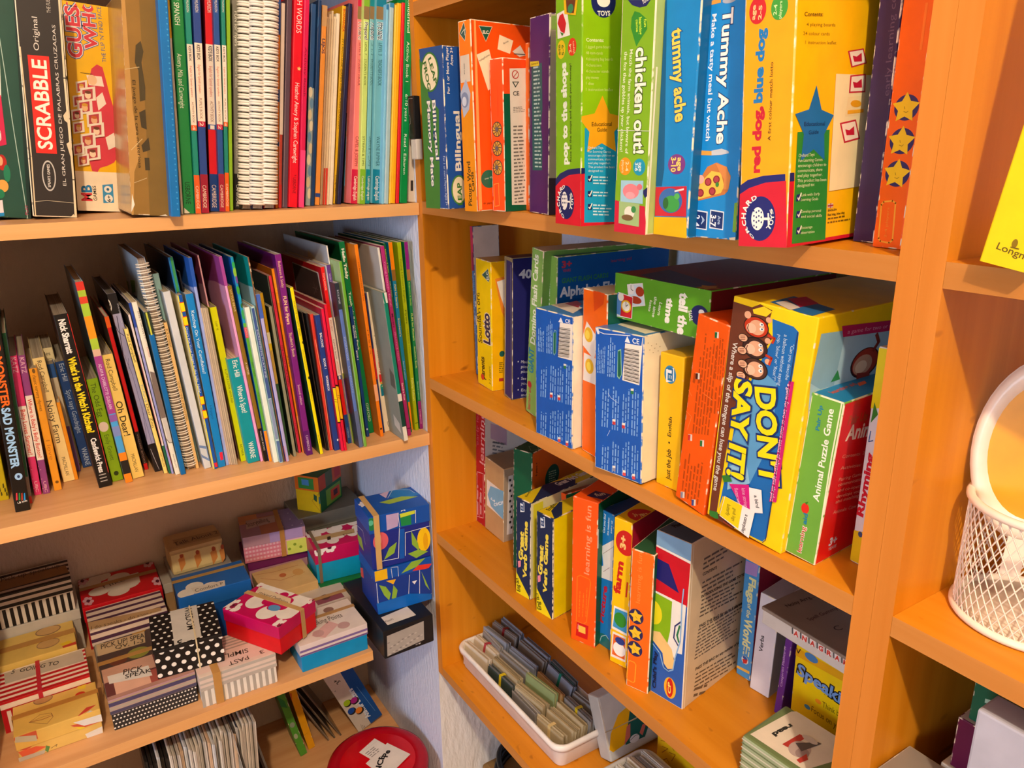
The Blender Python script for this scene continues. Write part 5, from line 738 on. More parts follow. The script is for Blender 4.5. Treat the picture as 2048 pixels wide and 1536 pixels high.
bx('game_box','lime shopping game box with red foot and an age badge, beside the purple box','box','game boxes on the upper right shelf',[-.0485,-.4259,.2893],-95,.69,[.0504,.2,.262],{'F':'#7cb414','S':'#8cc010'},{'F':[('p','#1b2460',[-.9,46,8.9,52.6,24.7,56.8,48.4,58.5,49.1,50.1,-.9,34.5]),('p','#d41c30',[-.9,38.6,12.1,46.3,27.9,51.3,52,53.2,52.8,-1.6,-1,-.4]),('e','#1b2460',[21.8,23.1,16.2,17.4]),('t','#ecebe2','O',[18.6,7.8,13.8,12.1,3.1],.03),('t','#ecebe2','R',[13.1,13.4,10.5,17.7,4.5],.03),('t','#ecebe2','C',[10.2,18.9,9.2,23.1,5.5],.03),('t','#ecebe2','H',[9.2,24.1,9.6,28,5.9],.03),('t','#ecebe2','A',[9.9,29,11.8,33,5.8],.03),('t','#ecebe2','R',[12.1,33.6,15.7,36.3,4.4],.03),('t','#ecebe2','D',[16.3,36.7,20.4,38.4,3.3],.03),('t','#ecebe2','T',[32.5,14.8,35.5,19.4,4.4],.03),('t','#ecebe2','O',[35.8,20.4,37,24.3,4.9],.03),('t','#ecebe2','Y',[37,25.2,36.1,29,4.7],.03),('t','#ecebe2','S',[35.4,29.9,32.9,33.7,3.9],.03),('e','#ecebe2',[19.2,24.7,6.3,9.4]),('e','#1b2460',[16,31,1,1]),('e','#1b2460',[19.2,31.1,1,1]),('e','#1b2460',[22.4,31.2,.9,1]),('e','#1b2460',[16,26.8,1,1]),('e','#1b2460',[19.2,26.9,1,1]),('e','#1b2460',[22.4,27,.9,1]),('e','#1b2460',[16,22.6,1,1]),('e','#1b2460',[19.2,22.7,1,1]),('e','#1b2460',[22.4,22.8,.9,1]),('e','#1b2460',[16,18.3,1,1]),('l','#ecebe2',[1.6,24.9,24.1,31.2,24]),('l','#ecebe2',[1.2,31.1,28.4,31.2,19.5]),('t','#e4ecd4','pop to the shops',[24.7,62.6,20.5,161.1,10],.05),('t','#3a4a14','Race to the shops and spend your money!',[32.1,64.7,30.7,159.6,3.7],.01),('e','#e2c01c',[11.4,174.5,8,8.8]),('t','#5a7a14','age',[10.1,169.9,9.5,179.5,4.9],.02),('t','#5a7a14','5-9',[16.9,169.1,16.2,178.7,4.2],.02),('e','#d8381c',[32.4,174.7,7.9,8.3]),('t','#f0d8a0','2-4',[31.2,169.7,30.6,177.8,4.1],.02),('t','#f0d8a0','players',[37.1,168.4,35.8,179.7,3.4],0),('p','#e8e4d8',[2.7,208.9,22.4,211,28.4,185.9,4.3,185.3]),('p','#c8202a',[8.3,206.7,14.9,207.8,21,197.7,18,188.7,10.4,191.9,4.3,200]),('p','#3a7a2c',[9.5,191.2,16.5,188.9,13.5,186.8]),('p','#e8b81c',[16.4,219.7,42.6,215.5,39,202.5,17.9,206.7]),('p','#6a3a24',[20.9,219,38.9,216.1,35.6,204.8,22.4,207.4]),('e','#3a8a5a',[29.7,209.9,5.3,4.2])],'S':[('t','#e6f0b8','Contents:',[4.9,177.7,25.1,178.2,3.1],.02),('t','#cfe080','1 jigged game board',[4.6,171.6,33.3,172.5,2.7],0),('t','#cfe080','48 item cards',[4.7,166.1,24.3,166.5,2.7],0),('t','#cfe080','4 shopping bag boards',[4.7,160.5,36.7,161.4,2.7],0),('t','#cfe080','4 characters',[4.8,155,23,155.2,2.7],0),('t','#cfe080','4 character stands',[4.9,149.4,32.3,149.8,2.7],0),('t','#cfe080','play money',[4.9,143.7,20.1,143.8,2.7],0),('t','#cfe080','1 dice',[5,138.1,14.1,138,2.8],0),('t','#cfe080','1 instruction leaflet',[5,132.4,37.3,132.7,2.8],0),('p','#1c9cc8',[4,97.1,46.4,95.5,44.8,1.4,3.8,3.6]),('p','#d41c30',[-1.8,52.4,4.4,57.7,4.2,3.6,42.8,2.3,42.5,-2.6,-.4,-1.8]),('p','#1b2460',[-.9,58.6,4.4,58.4,4.4,53,-1.2,52.4]),('s','#f2a81c',[24.7,98.3,30,0]),('t','#3a2c10','Educational',[12.2,98.9,36.5,99.2,3.9],.01),('t','#3a2c10','Guide',[18.7,93.6,30.5,93.9,3.8],.01),('t','#d4ecf4','Orchard Toys',[8.1,77.2,26.4,76.8,2.3],0),('t','#d4ecf4','Fun Learning Games',[8.2,73.4,35.8,72.9,2.3],0),('t','#d4ecf4','encourage children to',[8.2,69.7,40.6,69,2.3],0),('t','#d4ecf4','communicate, share',[8.3,66,36,65.3,2.3],0),('t','#d4ecf4','and play together.',[8.3,62.2,36,61.5,2.3],0),('t','#d4ecf4','This product has been',[8.3,58.4,40.8,57.5,2.3],0),('t','#d4ecf4','designed to:',[8.4,54.6,26.8,54,2.3],0),('p','#1b2460',[8.1,50.6,12.8,50.5,12.9,44.6,8.1,44.7]),('l','#f0f0ea',[1.2,9.2,47.2,10.4,45.9,13,50.8]),('g','#c8e6f2',3,[14.4,48.6,37.7,47.4,14.5,42.3]),('p','#1b2460',[8.2,35.4,13,35.2,13.1,29.2,8.3,29.4]),('l','#f0f0ea',[1.2,9.4,31.9,10.6,30.6,13.2,35.5]),('g','#c8e6f2',2,[14.6,33.2,38.1,31.9,14.7,30.1]),('p','#1b2460',[8.4,22.4,13.2,22.2,13.3,16.2,8.5,16.4]),('l','#f0f0ea',[1.2,9.6,18.9,10.8,17.6,13.4,22.5]),('g','#c8e6f2',4,[14.8,20.3,38.4,18.7,14.9,10.7]),('e','#1b2460',[24.4,214.5,14.4,14.5]),('e','#ecebe2',[24.3,215.2,7.7,5.8]),('t','#ecebe2','TOYS',[17.7,201.5,32.3,202.4,4.2],.03)]},wear=.5)
bx('game_box','green farm game box wrapped in worn plastic, with pig and goose pictures','box','game boxes on the upper right shelf',[-.0566,-.5343,.2898],-85.05,-.71,[.0411,.2,.262],{'F':'#7cae20','S':'#a8c070','W':'#8cae50'},{'F':[('p','#c8203c',[-1.5,30.1,5.9,28.9,10.4,29.2,39,26.2,42.8,.2,-1.8,-2.3]),('p','#1b2460',[34.9,39.8,49,48.8,48.5,40.5,38.5,33.9]),('p','#7cae20',[.3,48.4,6,48.6,5.8,29.7,.1,30.2]),('p','#2f8a2c',[16,194.2,22.3,192.2,30.7,186.5,32.2,178.2,23.7,169.4,19.9,164.9,16.3,172.2,12.3,180.9,12.6,189.1]),('t','#c8e83a','fun',[27.7,186.2,28.5,180,3],.02),('t','#c8e83a','learning',[21.7,188.2,23,174.3,3.6],.02),('t','#c8e83a','game',[18.1,187.2,19.1,176.8,2.8],.02),('t','#3a5a1a','chicken out!',[20,163.2,21.9,73.5,12.7],.07),('t','#f2f0dc','chicken out!',[20,163.2,21.9,73.5,12.7],.03),('t','#e4ecc8','Match the farm animals, but beware of',[12.1,163,11.1,72.9,3.8],.01),('t','#e4ecc8','the fox that gobbles up your chickens!',[5.3,161.8,3.9,74.8,3.9],.01),('e','#1a94b4',[29.7,61.3,7.6,7.5]),('t','#dff0f0','age',[29.3,65.4,29.6,57.5,4],.01),('t','#dff0f0','3-6',[24.6,65,24.8,57.7,3.8],.02),('e','#f2941c',[11.7,61.5,7.9,8]),('t','#fbe4b0','2-4',[12.4,65.8,12.4,57.3,3.9],.01),('t','#fbe4b0','players',[7.4,67.2,7.6,55.6,3.1],0),('p','#9cc8d8',[7.1,48.6,35.8,49.3,36.3,28.4,7.2,29]),('e','#e8848c',[20.5,39.1,10.4,6.8]),('e','#f0a0a8',[20,35.2,6.1,3.4]),('e','#d8707c',[31.5,43.5,3.4,2.7]),('p','#9cba7c',[5.8,29.2,32.4,28.2,32.9,7.1,6,8.4]),('e','#e8e0d0',[19.8,19.5,6.6,5.7]),('e','#3a8a4a',[25.2,22.6,3.1,3.1]),('e','#7a5a3a',[17.5,14.6,7.5,2.8]),('l','#d4d8c8',[.6,.2,93.9,46,92.8]),('p','#1b2460',[7.2,204.2,34.7,200.8,30,196.7,22,196.3,12.7,199.4]),('t','#e8e4d8','TOYS',[25.9,198.5,32.1,200.8,3.3],.03)],'S':[('l','#f2ead0',[2,4.7,146.2,1.7,1.4])]},wear=.9)
bx('game_box','plain blue food game box with yellow title and a purple age badge','box','game boxes on the upper right shelf',[-.0423,-.5748,.2899],-87.88,-.82,[.0421,.2,.262],{'F':'#1287cc','S':'#0c6098'},{'F':[('p','#0c5a8c',[-2.4,200.6,2,200,9.5,59.1,7.5,44,-3.4,43.5,-2.8,117.6]),('t','#0c5a98','tummy ache',[10.1,175.1,20.2,99.9,12.8],.07),('t','#f4d458','tummy ache',[10.1,175.1,20.2,99.9,12.8],.03),('e','#7a3a84',[24.4,63.9,10.5,8.7]),('t','#f2d46c','age',[25.6,69.5,26.1,58.4,5.3],.03),('t','#f2d46c','3-10',[17.7,69.6,18.3,57.2,5.8],.03),('p','#c8283c',[-.1,42.9,38.2,45.5,39.9,19,.8,16.7]),('e','#3a6cb0',[19.5,31.8,14.5,11.1]),('e','#3fa04c',[21,28.9,10,7.5]),('e','#58b858',[27.5,36.1,3.3,2.7]),('e','#2a6a34',[14,29.2,3.4,5.1]),('l','#e8e0e0',[1.6,24.7,40.4,34.8,42.7]),('p','#e6b414',[-1.4,15.8,40.5,18.3,42.1,0,-.2,-.6])]},wear=.5)
bx('game_box','blue food game box with white title and a pizza slice picture','box','game boxes on the upper right shelf',[-.0302,-.608,.2893],-82.71,.84,[.0506,.2,.262],{'F':'#1388d2','S':'#0c6ab0'},{'F':[('t','#0a3c78','Tummy Ache',[26.2,186.8,26,81.5,9.8],.07),('t','#f6f2ea','Tummy Ache',[26.2,186.8,26,81.5,9.8],.03),('t','#e8f0f8','Make a tasty meal but watch',[15.4,184.6,14.6,83.6,4.4],.02),('t','#e8f0f8','out for the yucky foods!',[7.1,175.3,6.9,92.6,4.2],.02),('p','#e8a040',[4.2,75.9,21.3,75,21.6,71.3,4.7,72]),('p','#c0c8d0',[21.3,75.3,31.7,76.8,38.7,74.7,39.4,72.9,31.2,71.6,21.6,71.3]),('p','#e8a040',[6.2,195,23.1,195.7,23.4,192.5,8.2,191.7]),('e','#a8b0bc',[31.5,193.2,6.6,2.3]),('p','#c87a3c',[2.9,30.9,9.3,49.5,17.7,61.8,27.2,65.3,37,61.8,42.4,54,40.1,41.3,36.9,38.4]),('p','#f0c24c',[4.7,32.4,11.2,48,22.4,58.2,32.2,56.8,36.4,45.5,33.3,39.7]),('p','#d88a4a',[26.4,64.6,37.9,61.8,42.5,52.6,40.9,42.7,35.7,42.6,36,51.2,30.3,58.2]),('e','#8a2430',[11.7,39.3,3.7,3.5]),('e','#b04048',[11.7,39.3,2.6,2.5]),('e','#8a2430',[24.3,41,3.6,3.5]),('e','#b04048',[24.3,41,2.5,2.5]),('e','#8a2430',[19.4,48.9,3.6,3.5]),('e','#b04048',[19.4,48.9,2.5,2.5]),('e','#8a2430',[28.1,51.1,3.5,3.4]),('e','#b04048',[28.1,51.1,2.5,2.4]),('e','#3a8a3c',[29.3,46.8,1.8,2]),('e','#c02c34',[3.6,53.1,3,2.6]),('e','#e8b09c',[11.1,51,4,3.8]),('e','#e8b09c',[6.9,43.6,3.3,2.9]),('p','#dfe8f2',[5.1,24.5,20.4,23.3,20.2,7,4.9,7.9]),('p','#15306e',[6.3,23.5,19.3,22.2,19.3,8,6,9]),('t','#e8eef6','2-4',[6.5,19.8,6.3,10,5.6],.03),('t','#a8c0e0','A',[14,19.3,14.1,11.9,3.3],.02),('p','#dfe8f2',[23,25.2,37.6,24,37.6,8,22.9,8.9]),('p','#15306e',[24.1,24.2,36.7,22.9,36.7,8.9,23.9,10]),('t','#e8eef6','3-7',[24.3,20.5,24.2,10.9,5.4],.03),('t','#a8c0e0','Age',[31.5,20.1,31.7,12.8,3.2],.02),('p','#7ab03c',[47.7,31.5,51,32.3,51.2,6.6,47.3,7.1]),('p','#e8dcc0',[44.2,1.8,51.4,2.9,51.3,-.7,45.6,-1.1])]},wear=.4)
bx('game_box','amber colour lotto game box with red and blue dog lettering','box','game boxes on the upper right shelf',[-.0471,-.6829,.2893],-81.64,3.09,[.0436,.2,.262],{'F':'#f4a414','S':'#f8c00c','W':'#f0c060'},{'F':[('p','#1b2470',[-1,48.1,6.7,52.8,20.8,55.7,39.8,56.4,40.2,49.1,.6,38.3]),('p','#cc1c34',[-1.1,41.2,8.5,46.5,22.6,50.3,40.8,51.3,44.1,-2.7,-.6,-.7]),('e','#1b2470',[19.3,22.3,13.7,17.6]),('t','#efeee6','O',[14.7,7.2,11,11,1.7],.03),('t','#efeee6','R',[10,11.9,7.6,15.9,2.5],.03),('t','#efeee6','C',[7.1,17,6.1,21.2,3.5],.03),('t','#efeee6','H',[6.1,22.3,6.4,26.5,4.1],.03),('t','#efeee6','A',[6.7,27.7,8.2,31.6,4.3],.03),('t','#efeee6','R',[8.8,32.4,11.5,35.4,4.1],.03),('t','#efeee6','D',[12.4,36,16.2,38.1,3.4],.03),('t','#efeee6','T',[27.5,13.1,30.5,16.2,3.4],.03),('t','#efeee6','O',[30.2,17,31.9,20.6,3.6],.03),('t','#efeee6','Y',[31.8,21.6,31.7,25.5,3.1],.03),('t','#efeee6','S',[31.3,26.6,29.9,30.1,2.3],.03),('e','#efeee6',[17.1,22.3,5.7,9.1]),('e','#1b2470',[13.6,28.5,.6,.8]),('e','#1b2470',[15.9,27.4,.6,.8]),('e','#1b2470',[18.1,28.5,.6,.8]),('e','#1b2470',[20.4,27.4,.6,.8]),('e','#1b2470',[13.8,24.6,.6,.8]),('e','#1b2470',[16.1,23.5,.6,.8]),('e','#1b2470',[18.3,24.6,.6,.8]),('e','#1b2470',[20.5,23.5,.6,.8]),('e','#1b2470',[13.9,20.7,.6,.8]),('e','#1b2470',[16.2,19.6,.6,.8]),('e','#1b2470',[18.4,20.7,.6,.8]),('e','#1b2470',[20.7,19.6,.6,.8]),('e','#1b2470',[14.1,16.8,.6,.8]),('e','#1b2470',[16.4,15.7,.6,.8]),('l','#efeee6',[2,22.5,22.3,27.6,22.3]),('l','#efeee6',[1.4,26.7,26.4,27.3,17.8]),('t','#c01c34','red dog,',[17.3,58.8,17.6,107.4,7.3],.05),('t','#1c78b8','blue dog',[17.4,111.5,18.1,163.5,7.1],.05),('t','#4a3410','A first colour match lotto',[26.2,82,26,139.2,2.7],.01),('e','#c8242c',[11.3,177.6,7.3,9.6]),('t','#f2c488','age',[9.1,171.6,9.6,181.6,3.1],.03),('t','#f2c488','2-5',[14.6,170.9,15.1,180.6,2.7],.03),('e','#3f9a3c',[29.6,176.8,7,8.9]),('t','#c4e4a0','2-4',[27.4,171.8,27.8,178.9,2.8],.02),('t','#c4e4a0','players',[31.4,168.7,31.7,180.6,2.3],.02)],'S':[('p','#cc1c34',[-7.2,50.6,6.8,50.7,7,2.1,59.7,1.8,108.5,3,110.6,-.9,-.5,-2.7]),('p','#1b2470',[-4,57,6.3,57.1,6.8,50.7,-4.7,50.5]),('p','#cc1c34',[6.9,2.8,118.2,3,118.7,-.8,2.1,-3]),('t','#5a4210','Contents:',[11.3,169.1,38,171.4,2.9],.02),('t','#6a5010','4 playing boards',[14.7,162.6,57.7,165.7,2.4],0),('t','#6a5010','24 colour cards',[10.5,156.1,49.7,158.6,2.4],0),('t','#6a5010','1 instruction leaflet',[14.1,150.2,60.8,152.9,2.4],0),('p','#2a8a34',[8.1,87,57.2,88.9,59.7,1.5,6.9,2.4]),('s','#1b70b8',[33,90.5,31,0]),('t','#123a70','Educational',[17,91.4,48.7,92.1,3.1],.02),('t','#123a70','Guide',[24.4,85.3,39.4,85.9,3],.02),('t','#d8ecc0','Orchard Toys',[11,68.4,34.9,69,2.5],0),('t','#d8ecc0','Fun Learning Games',[10.9,64.7,47.8,64.9,2.5],0),('t','#d8ecc0','encourage children to',[10.9,60.9,54.5,60.9,2.5],0),('t','#d8ecc0','communicate, share',[10.8,57.1,48.6,57.1,2.5],0),('t','#d8ecc0','and play together.',[10.7,53.4,49,53.2,2.5],0),('t','#d8ecc0','This product has been',[10.7,49.6,55.8,49,2.5],0),('t','#d8ecc0','designed to:',[10.6,45.8,37.2,45.8,2.5],0),('p','#1b2470',[10.8,40.3,17.4,40.4,16.8,35.2,10,35]),('l','#f0f0ea',[1.3,12.4,37.5,14.1,36.1,17.3,41.1]),('t','#d8ecc0','Link with Early',[17.6,38.6,46.4,38.2,2.2],0),('t','#d8ecc0','Learning Goals',[17.4,34.9,44.2,34.4,2.2],0),('p','#1b2470',[11.9,27.4,18.6,27.4,18,22.1,11.1,22.1]),('l','#f0f0ea',[1.3,13.5,24.6,15.2,23.1,18.5,28.1]),('t','#d8ecc0','Develop personal',[18.7,25.7,49.8,24.7,2.2],0),('t','#d8ecc0','and social skills',[18.5,21.8,51.6,20.6,2.2],0),('p','#1b2470',[13,14.8,19.7,14.7,19.1,9.4,12.2,9.4]),('l','#f0f0ea',[1.3,14.6,11.9,16.3,10.4,19.7,15.4]),('t','#d8ecc0','Encourage',[19.9,12.9,37.2,12.6,2.2],0),('t','#d8ecc0','observation',[19.7,9.1,41,8.4,2.2],0),('p','#f2e4b4',[61.2,40.6,62.3,131.3,131.7,133,135.5,43]),('p','#c8283c',[80.2,149.3,106.6,153,113.8,141.8,87.6,137.1]),('p','#f4e8d8',[82.8,148.7,105.1,151.7,111.1,142.4,89.1,138.4]),('p','#c8203c',[88.4,146.2,95.3,145.9,103,149.4,104.5,142.8,91.3,141.8]),('p','#c8283c',[85.5,131,111.9,133.5,113,119,84.9,117.5]),('p','#f4e8d8',[87.6,130.1,109.8,132.2,110.7,120.1,87,118.7]),('p','#c8203c',[90,126.3,97,125.9,104.8,129.3,106.4,122.5,93,121.8]),('p','#c8283c',[72.5,94.1,99.6,97.2,108.9,81.6,81.8,78.3]),('p','#f4e8d8',[75.3,93.1,98.2,95.7,105.9,82.7,83.2,79.8]),('p','#c8203c',[81.9,89.2,88.9,88.5,96.7,91.8,98.2,84.8,84.9,84.5]),('p','#f0dca8',[84.1,114.5,112.5,116.2,112.5,100.8,80.6,99.4]),('e','#e8a420',[97.9,109.6,9.2,2.8]),('p','#f4b02c',[84.5,104.1,111.8,105.7,111.6,102.9,84.3,101.1]),('p','#d8c8c0',[60.9,30.4,69.7,30.5,69.8,27.1,60.7,27]),('l','#b02c38',[1.1,61.4,28.7,69.9,28.8]),('l','#b02c38',[1.1,65.3,30.5,65.4,26.9]),('t','#5a4410','ENGLISH',[61.9,24.1,76.4,24.2,1.7],.02),('t','#4a3810','Red dog, blue dog',[62,20.4,90.5,20.7,2],.02),('g','#7a5c14',2,[62.4,17.5,101.8,17.8,62.1,14.3])]},wear=.5)
bx('game_box','dark purple box with faint lettering up its end, beside the amber dog lotto','box','game boxes on the upper right shelf',[.0537,-.7191,.2893],-91,.25,[.0199,.2,.25],{'F':'#33224a'},{'F':[('t','#5e4a66','early learning centre',[18.2,116.2,13.6,208.3,5.1],0)]},wear=.4)
bx('game_box','orange box with three yellow stars in dark rounds, last on the upper right shelf','box','game boxes on the upper right shelf',[.0326,-.7514,.2894],-90,-.33,[.0246,.2,.25],{'F':'#f4600e','S':'#d8400a'},{'F':[('e','#34265c',[13.6,105.9,9.8,9.4]),('s','#f0bc1c',[13,105.6,11.5,0]),('l','#a87c14',[.5,12.1,106.6,12.6,104.9]),('l','#a87c14',[.5,12,103.2,14.1,102.3,15.4,103.3]),('e','#34265c',[13.5,81.6,9.9,9.6]),('s','#f0bc1c',[13,81.4,11.5,-2]),('l','#a87c14',[.5,12,82.3,12.5,80.6]),('l','#a87c14',[.5,11.9,78.8,14.1,78,15.3,79]),('e','#34265c',[13.4,57.5,10,9.8]),('s','#f0bc1c',[12.8,57.3,11.5,-4]),('l','#a87c14',[.5,11.8,58.2,12.3,56.5]),('l','#a87c14',[.5,11.7,54.6,13.9,53.9,15.2,55]),('l','#f4a030',[1.3,3.5,33.4,5.1,35.8,12.4,37,15.2,35.4,16.8,7,14.2,4.4,6.5,5,4.7,7.2,3.5,33.4]),('t','#f08a30','2-4 players',[11.4,8.3,10.7,31.8,2.1],0),('l','#f87420',[2,18.5,176.8,18.6,146.2])]},wear=.3)
bx('game_box','narrow pink-topped blue box standing at the back beside the bookcase side','box','game boxes on the middle right shelf',[.075,-.0256,.0003],-90,1.7,[.0077,.05,.247],{'F':'#3a6a9c','S':'#cfc4bc'},{'F':[('p','#b8345a',[-2.8,249.8,28,248.3,22.5,177.4,0,175.3]),('p','#8a2c4a',[2.6,205.6,24.6,204.3,22.5,177.4,1.9,175.4]),('t','#6a9cc8','small talk animal friends',[5.6,70.7,7.5,169.9,7.5],0)]},wear=.4)
bx('game_box','white box with a red label standing at the back behind the yellow lotto','box','game boxes on the middle right shelf',[.155,.0823,.0003],-90,2.3,[.0593,.1,.2265],{'F':'#d8ccc4','S':'#e0d8d0','T':'#d0c4bc'},{'F':[('p','#b81c3c',[19.4,225.4,55.9,225.6,53.2,189.5,14.8,186]),('t','#e8a8b4','fun',[43.9,190.5,48.3,222.7,14.4],.03),('t','#d88a98','sounds',[25.3,187.7,27.5,215.4,6.4],0)],'S':[('p','#a81830',[14.4,213.3,74.8,212.3,75.3,203.4,12.9,204.8]),('t','#e8c0c0','great fun for',[27.5,206.6,62.7,206.6,4.5],.02)]},wear=.4)
bx('game_box','yellow word lotto box with dark lettering and a green triangle mark','box','game boxes on the middle right shelf',[.0514,-.0727,.0011],-95,-.82,[.0526,.095,.2039],{'F':'#eccb0c','S':'#f0b408','T':'#c8a82c'},{'F':[('p','#1d5c50',[43.7,192.6,48.9,177.9,44.9,172.5,21.8,180.3]),('l','#d8dcc0',[.6,43.7,192.6,48.9,177.9,44.9,172.5,21.8,180.3,43.7,192.6]),('t','#e8e8dc','ELC',[46.3,176.1,44.2,188.5,7.5],.02),('t','#5a4a10','Sound&Word',[18.9,71,11.2,150.2,14.1],.02),('t','#efe2c0','Lotto',[47,75.1,45.9,122,22.9],.1),('t','#2c2c4c','Lotto',[47,75.1,45.9,122,22.9],.04),('p','#8a7a14',[56.2,165.8,61.2,165.5,60.1,124.2,56.2,123.5]),('p','#8a7a14',[57.6,82.9,64,83.2,63,42,57.7,40.6]),('t','#3a3010','parents',[26.3,12.8,24.8,48.6,14.1],.03),('e','#c8382c',[18.1,14.7,5.8,5.1]),('t','#5a4a10','2-7 players',[47.7,9.5,47.2,39.1,6.7],0)],'S':[('p','#e8882c',[6.9,177.9,24.3,180.6,23.7,114.3,17.4,126.7]),('p','#e8e0d0',[10,173.4,24.3,176.4,23.9,128.9,16.1,150]),('e','#1d5c50',[17.7,59.2,4.6,4.8]),('g','#5a4a10',6,[12.3,44.2,20.2,43.7,12.2,29]),('p','#b0302c',[12,19.8,19.9,19.3,19.9,14,12,14.6])]},wear=.45)
bx('game_box','navy puzzle box with a tape-covered tan end and pale numerals','box','game boxes on the middle right shelf',[.0504,-.1558,.0009],-95,-1.5,[.0247,.18,.2162],{'F':'#8a7c58','S':'#232466','T':'#3a3a6a'},{'F':[('p','#2c2c66',[7.1,211.7,31.9,209.5,26.5,.1,1.9,4.5]),('l','#b4a88c',[2,2.3,205.6,4.3,111.1,0,.9]),('l','#a8a0a0',[.8,21,205.7,23.5,2.1])],'S':[('t','#c8ccd8','40',[11.5,186.4,31.5,185.2,12.2],.04),('e','#c8ccd8',[10.4,60,1,1.2]),('t','#c8ccd8','Maximum',[15.1,57,37.6,53.2,4.6],0),('t','#c8ccd8','pieces for',[15.2,49.4,47.5,44.1,4.6],0),('t','#c8ccd8','pictures',[15.2,41.7,41,37.3,4.6],0),('e','#c8ccd8',[10.5,33.6,1,1.2]),('t','#c8ccd8','See how',[15.3,30.5,37.9,26.5,4.7],0),('t','#c8ccd8','you can',[15.3,22.8,38,18.6,4.7],0),('e','#c8ccd8',[10.5,15.2,1,1.2]),('t','#c8ccd8','Enjoy the',[15.4,12,44.7,6.7,4.7],0),('t','#c8ccd8','and more',[15.4,4.2,41.5,-.6,4.7],0)]},wear=.4)
bx('flash_card_box','green giant domino flash card box, cloudy plastic over its top','box','game boxes on the middle right shelf',[.0359,-.2365,.0029],-94.1,-5.01,[.0298,.2,.2386],{'F':'#82b05a','S':'#6a9a4a','T':'#c8ccc0'},{'F':[('t','#1c84a8','GIANT',[16.6,62.3,15.8,97.9,13.5],.03),('t','#e4ecd8','Domino Flash Cards',[17.8,105.4,17.5,230.5,12.6],.03),('e','#b02c34',[8.1,43.2,5.5,5]),('t','#b04a4a','learning aid',[12.7,4.7,12.6,39.7,8.4],.02)]},wear=.5)
bx('flash_card_box','green and blue alphabet flash card box behind the giant domino one','box','game boxes on the middle right shelf',[.045,-.2626,.0012],-90,-1.72,[.0308,.2,.2308],{'F':'#7aa84c','S':'#0f58a0','T':'#3a6a8c'},{'F':[('t','#e4ecd8','Alphabet Flash Cards',[14.8,123.3,15.6,224.7,11.4],.03)],'S':[('t','#b83a50','3+',[8.1,215.6,23.4,215.9,8.6],.04),('t','#a8384c','YEARS',[8.9,209.8,22.3,209.8,3.5],.02),('t','#3a8a44','GIANT FLASH CARDS',[8.1,195,87.3,195.4,6.5],.02),('t','#dce4ec','Alphabet Flash Cards',[6.2,176.7,163.9,177.1,12.6],.04),('t','#a83a44','learning aid',[91.1,215.6,127.9,216.3,4.4],0)]},wear=.5)
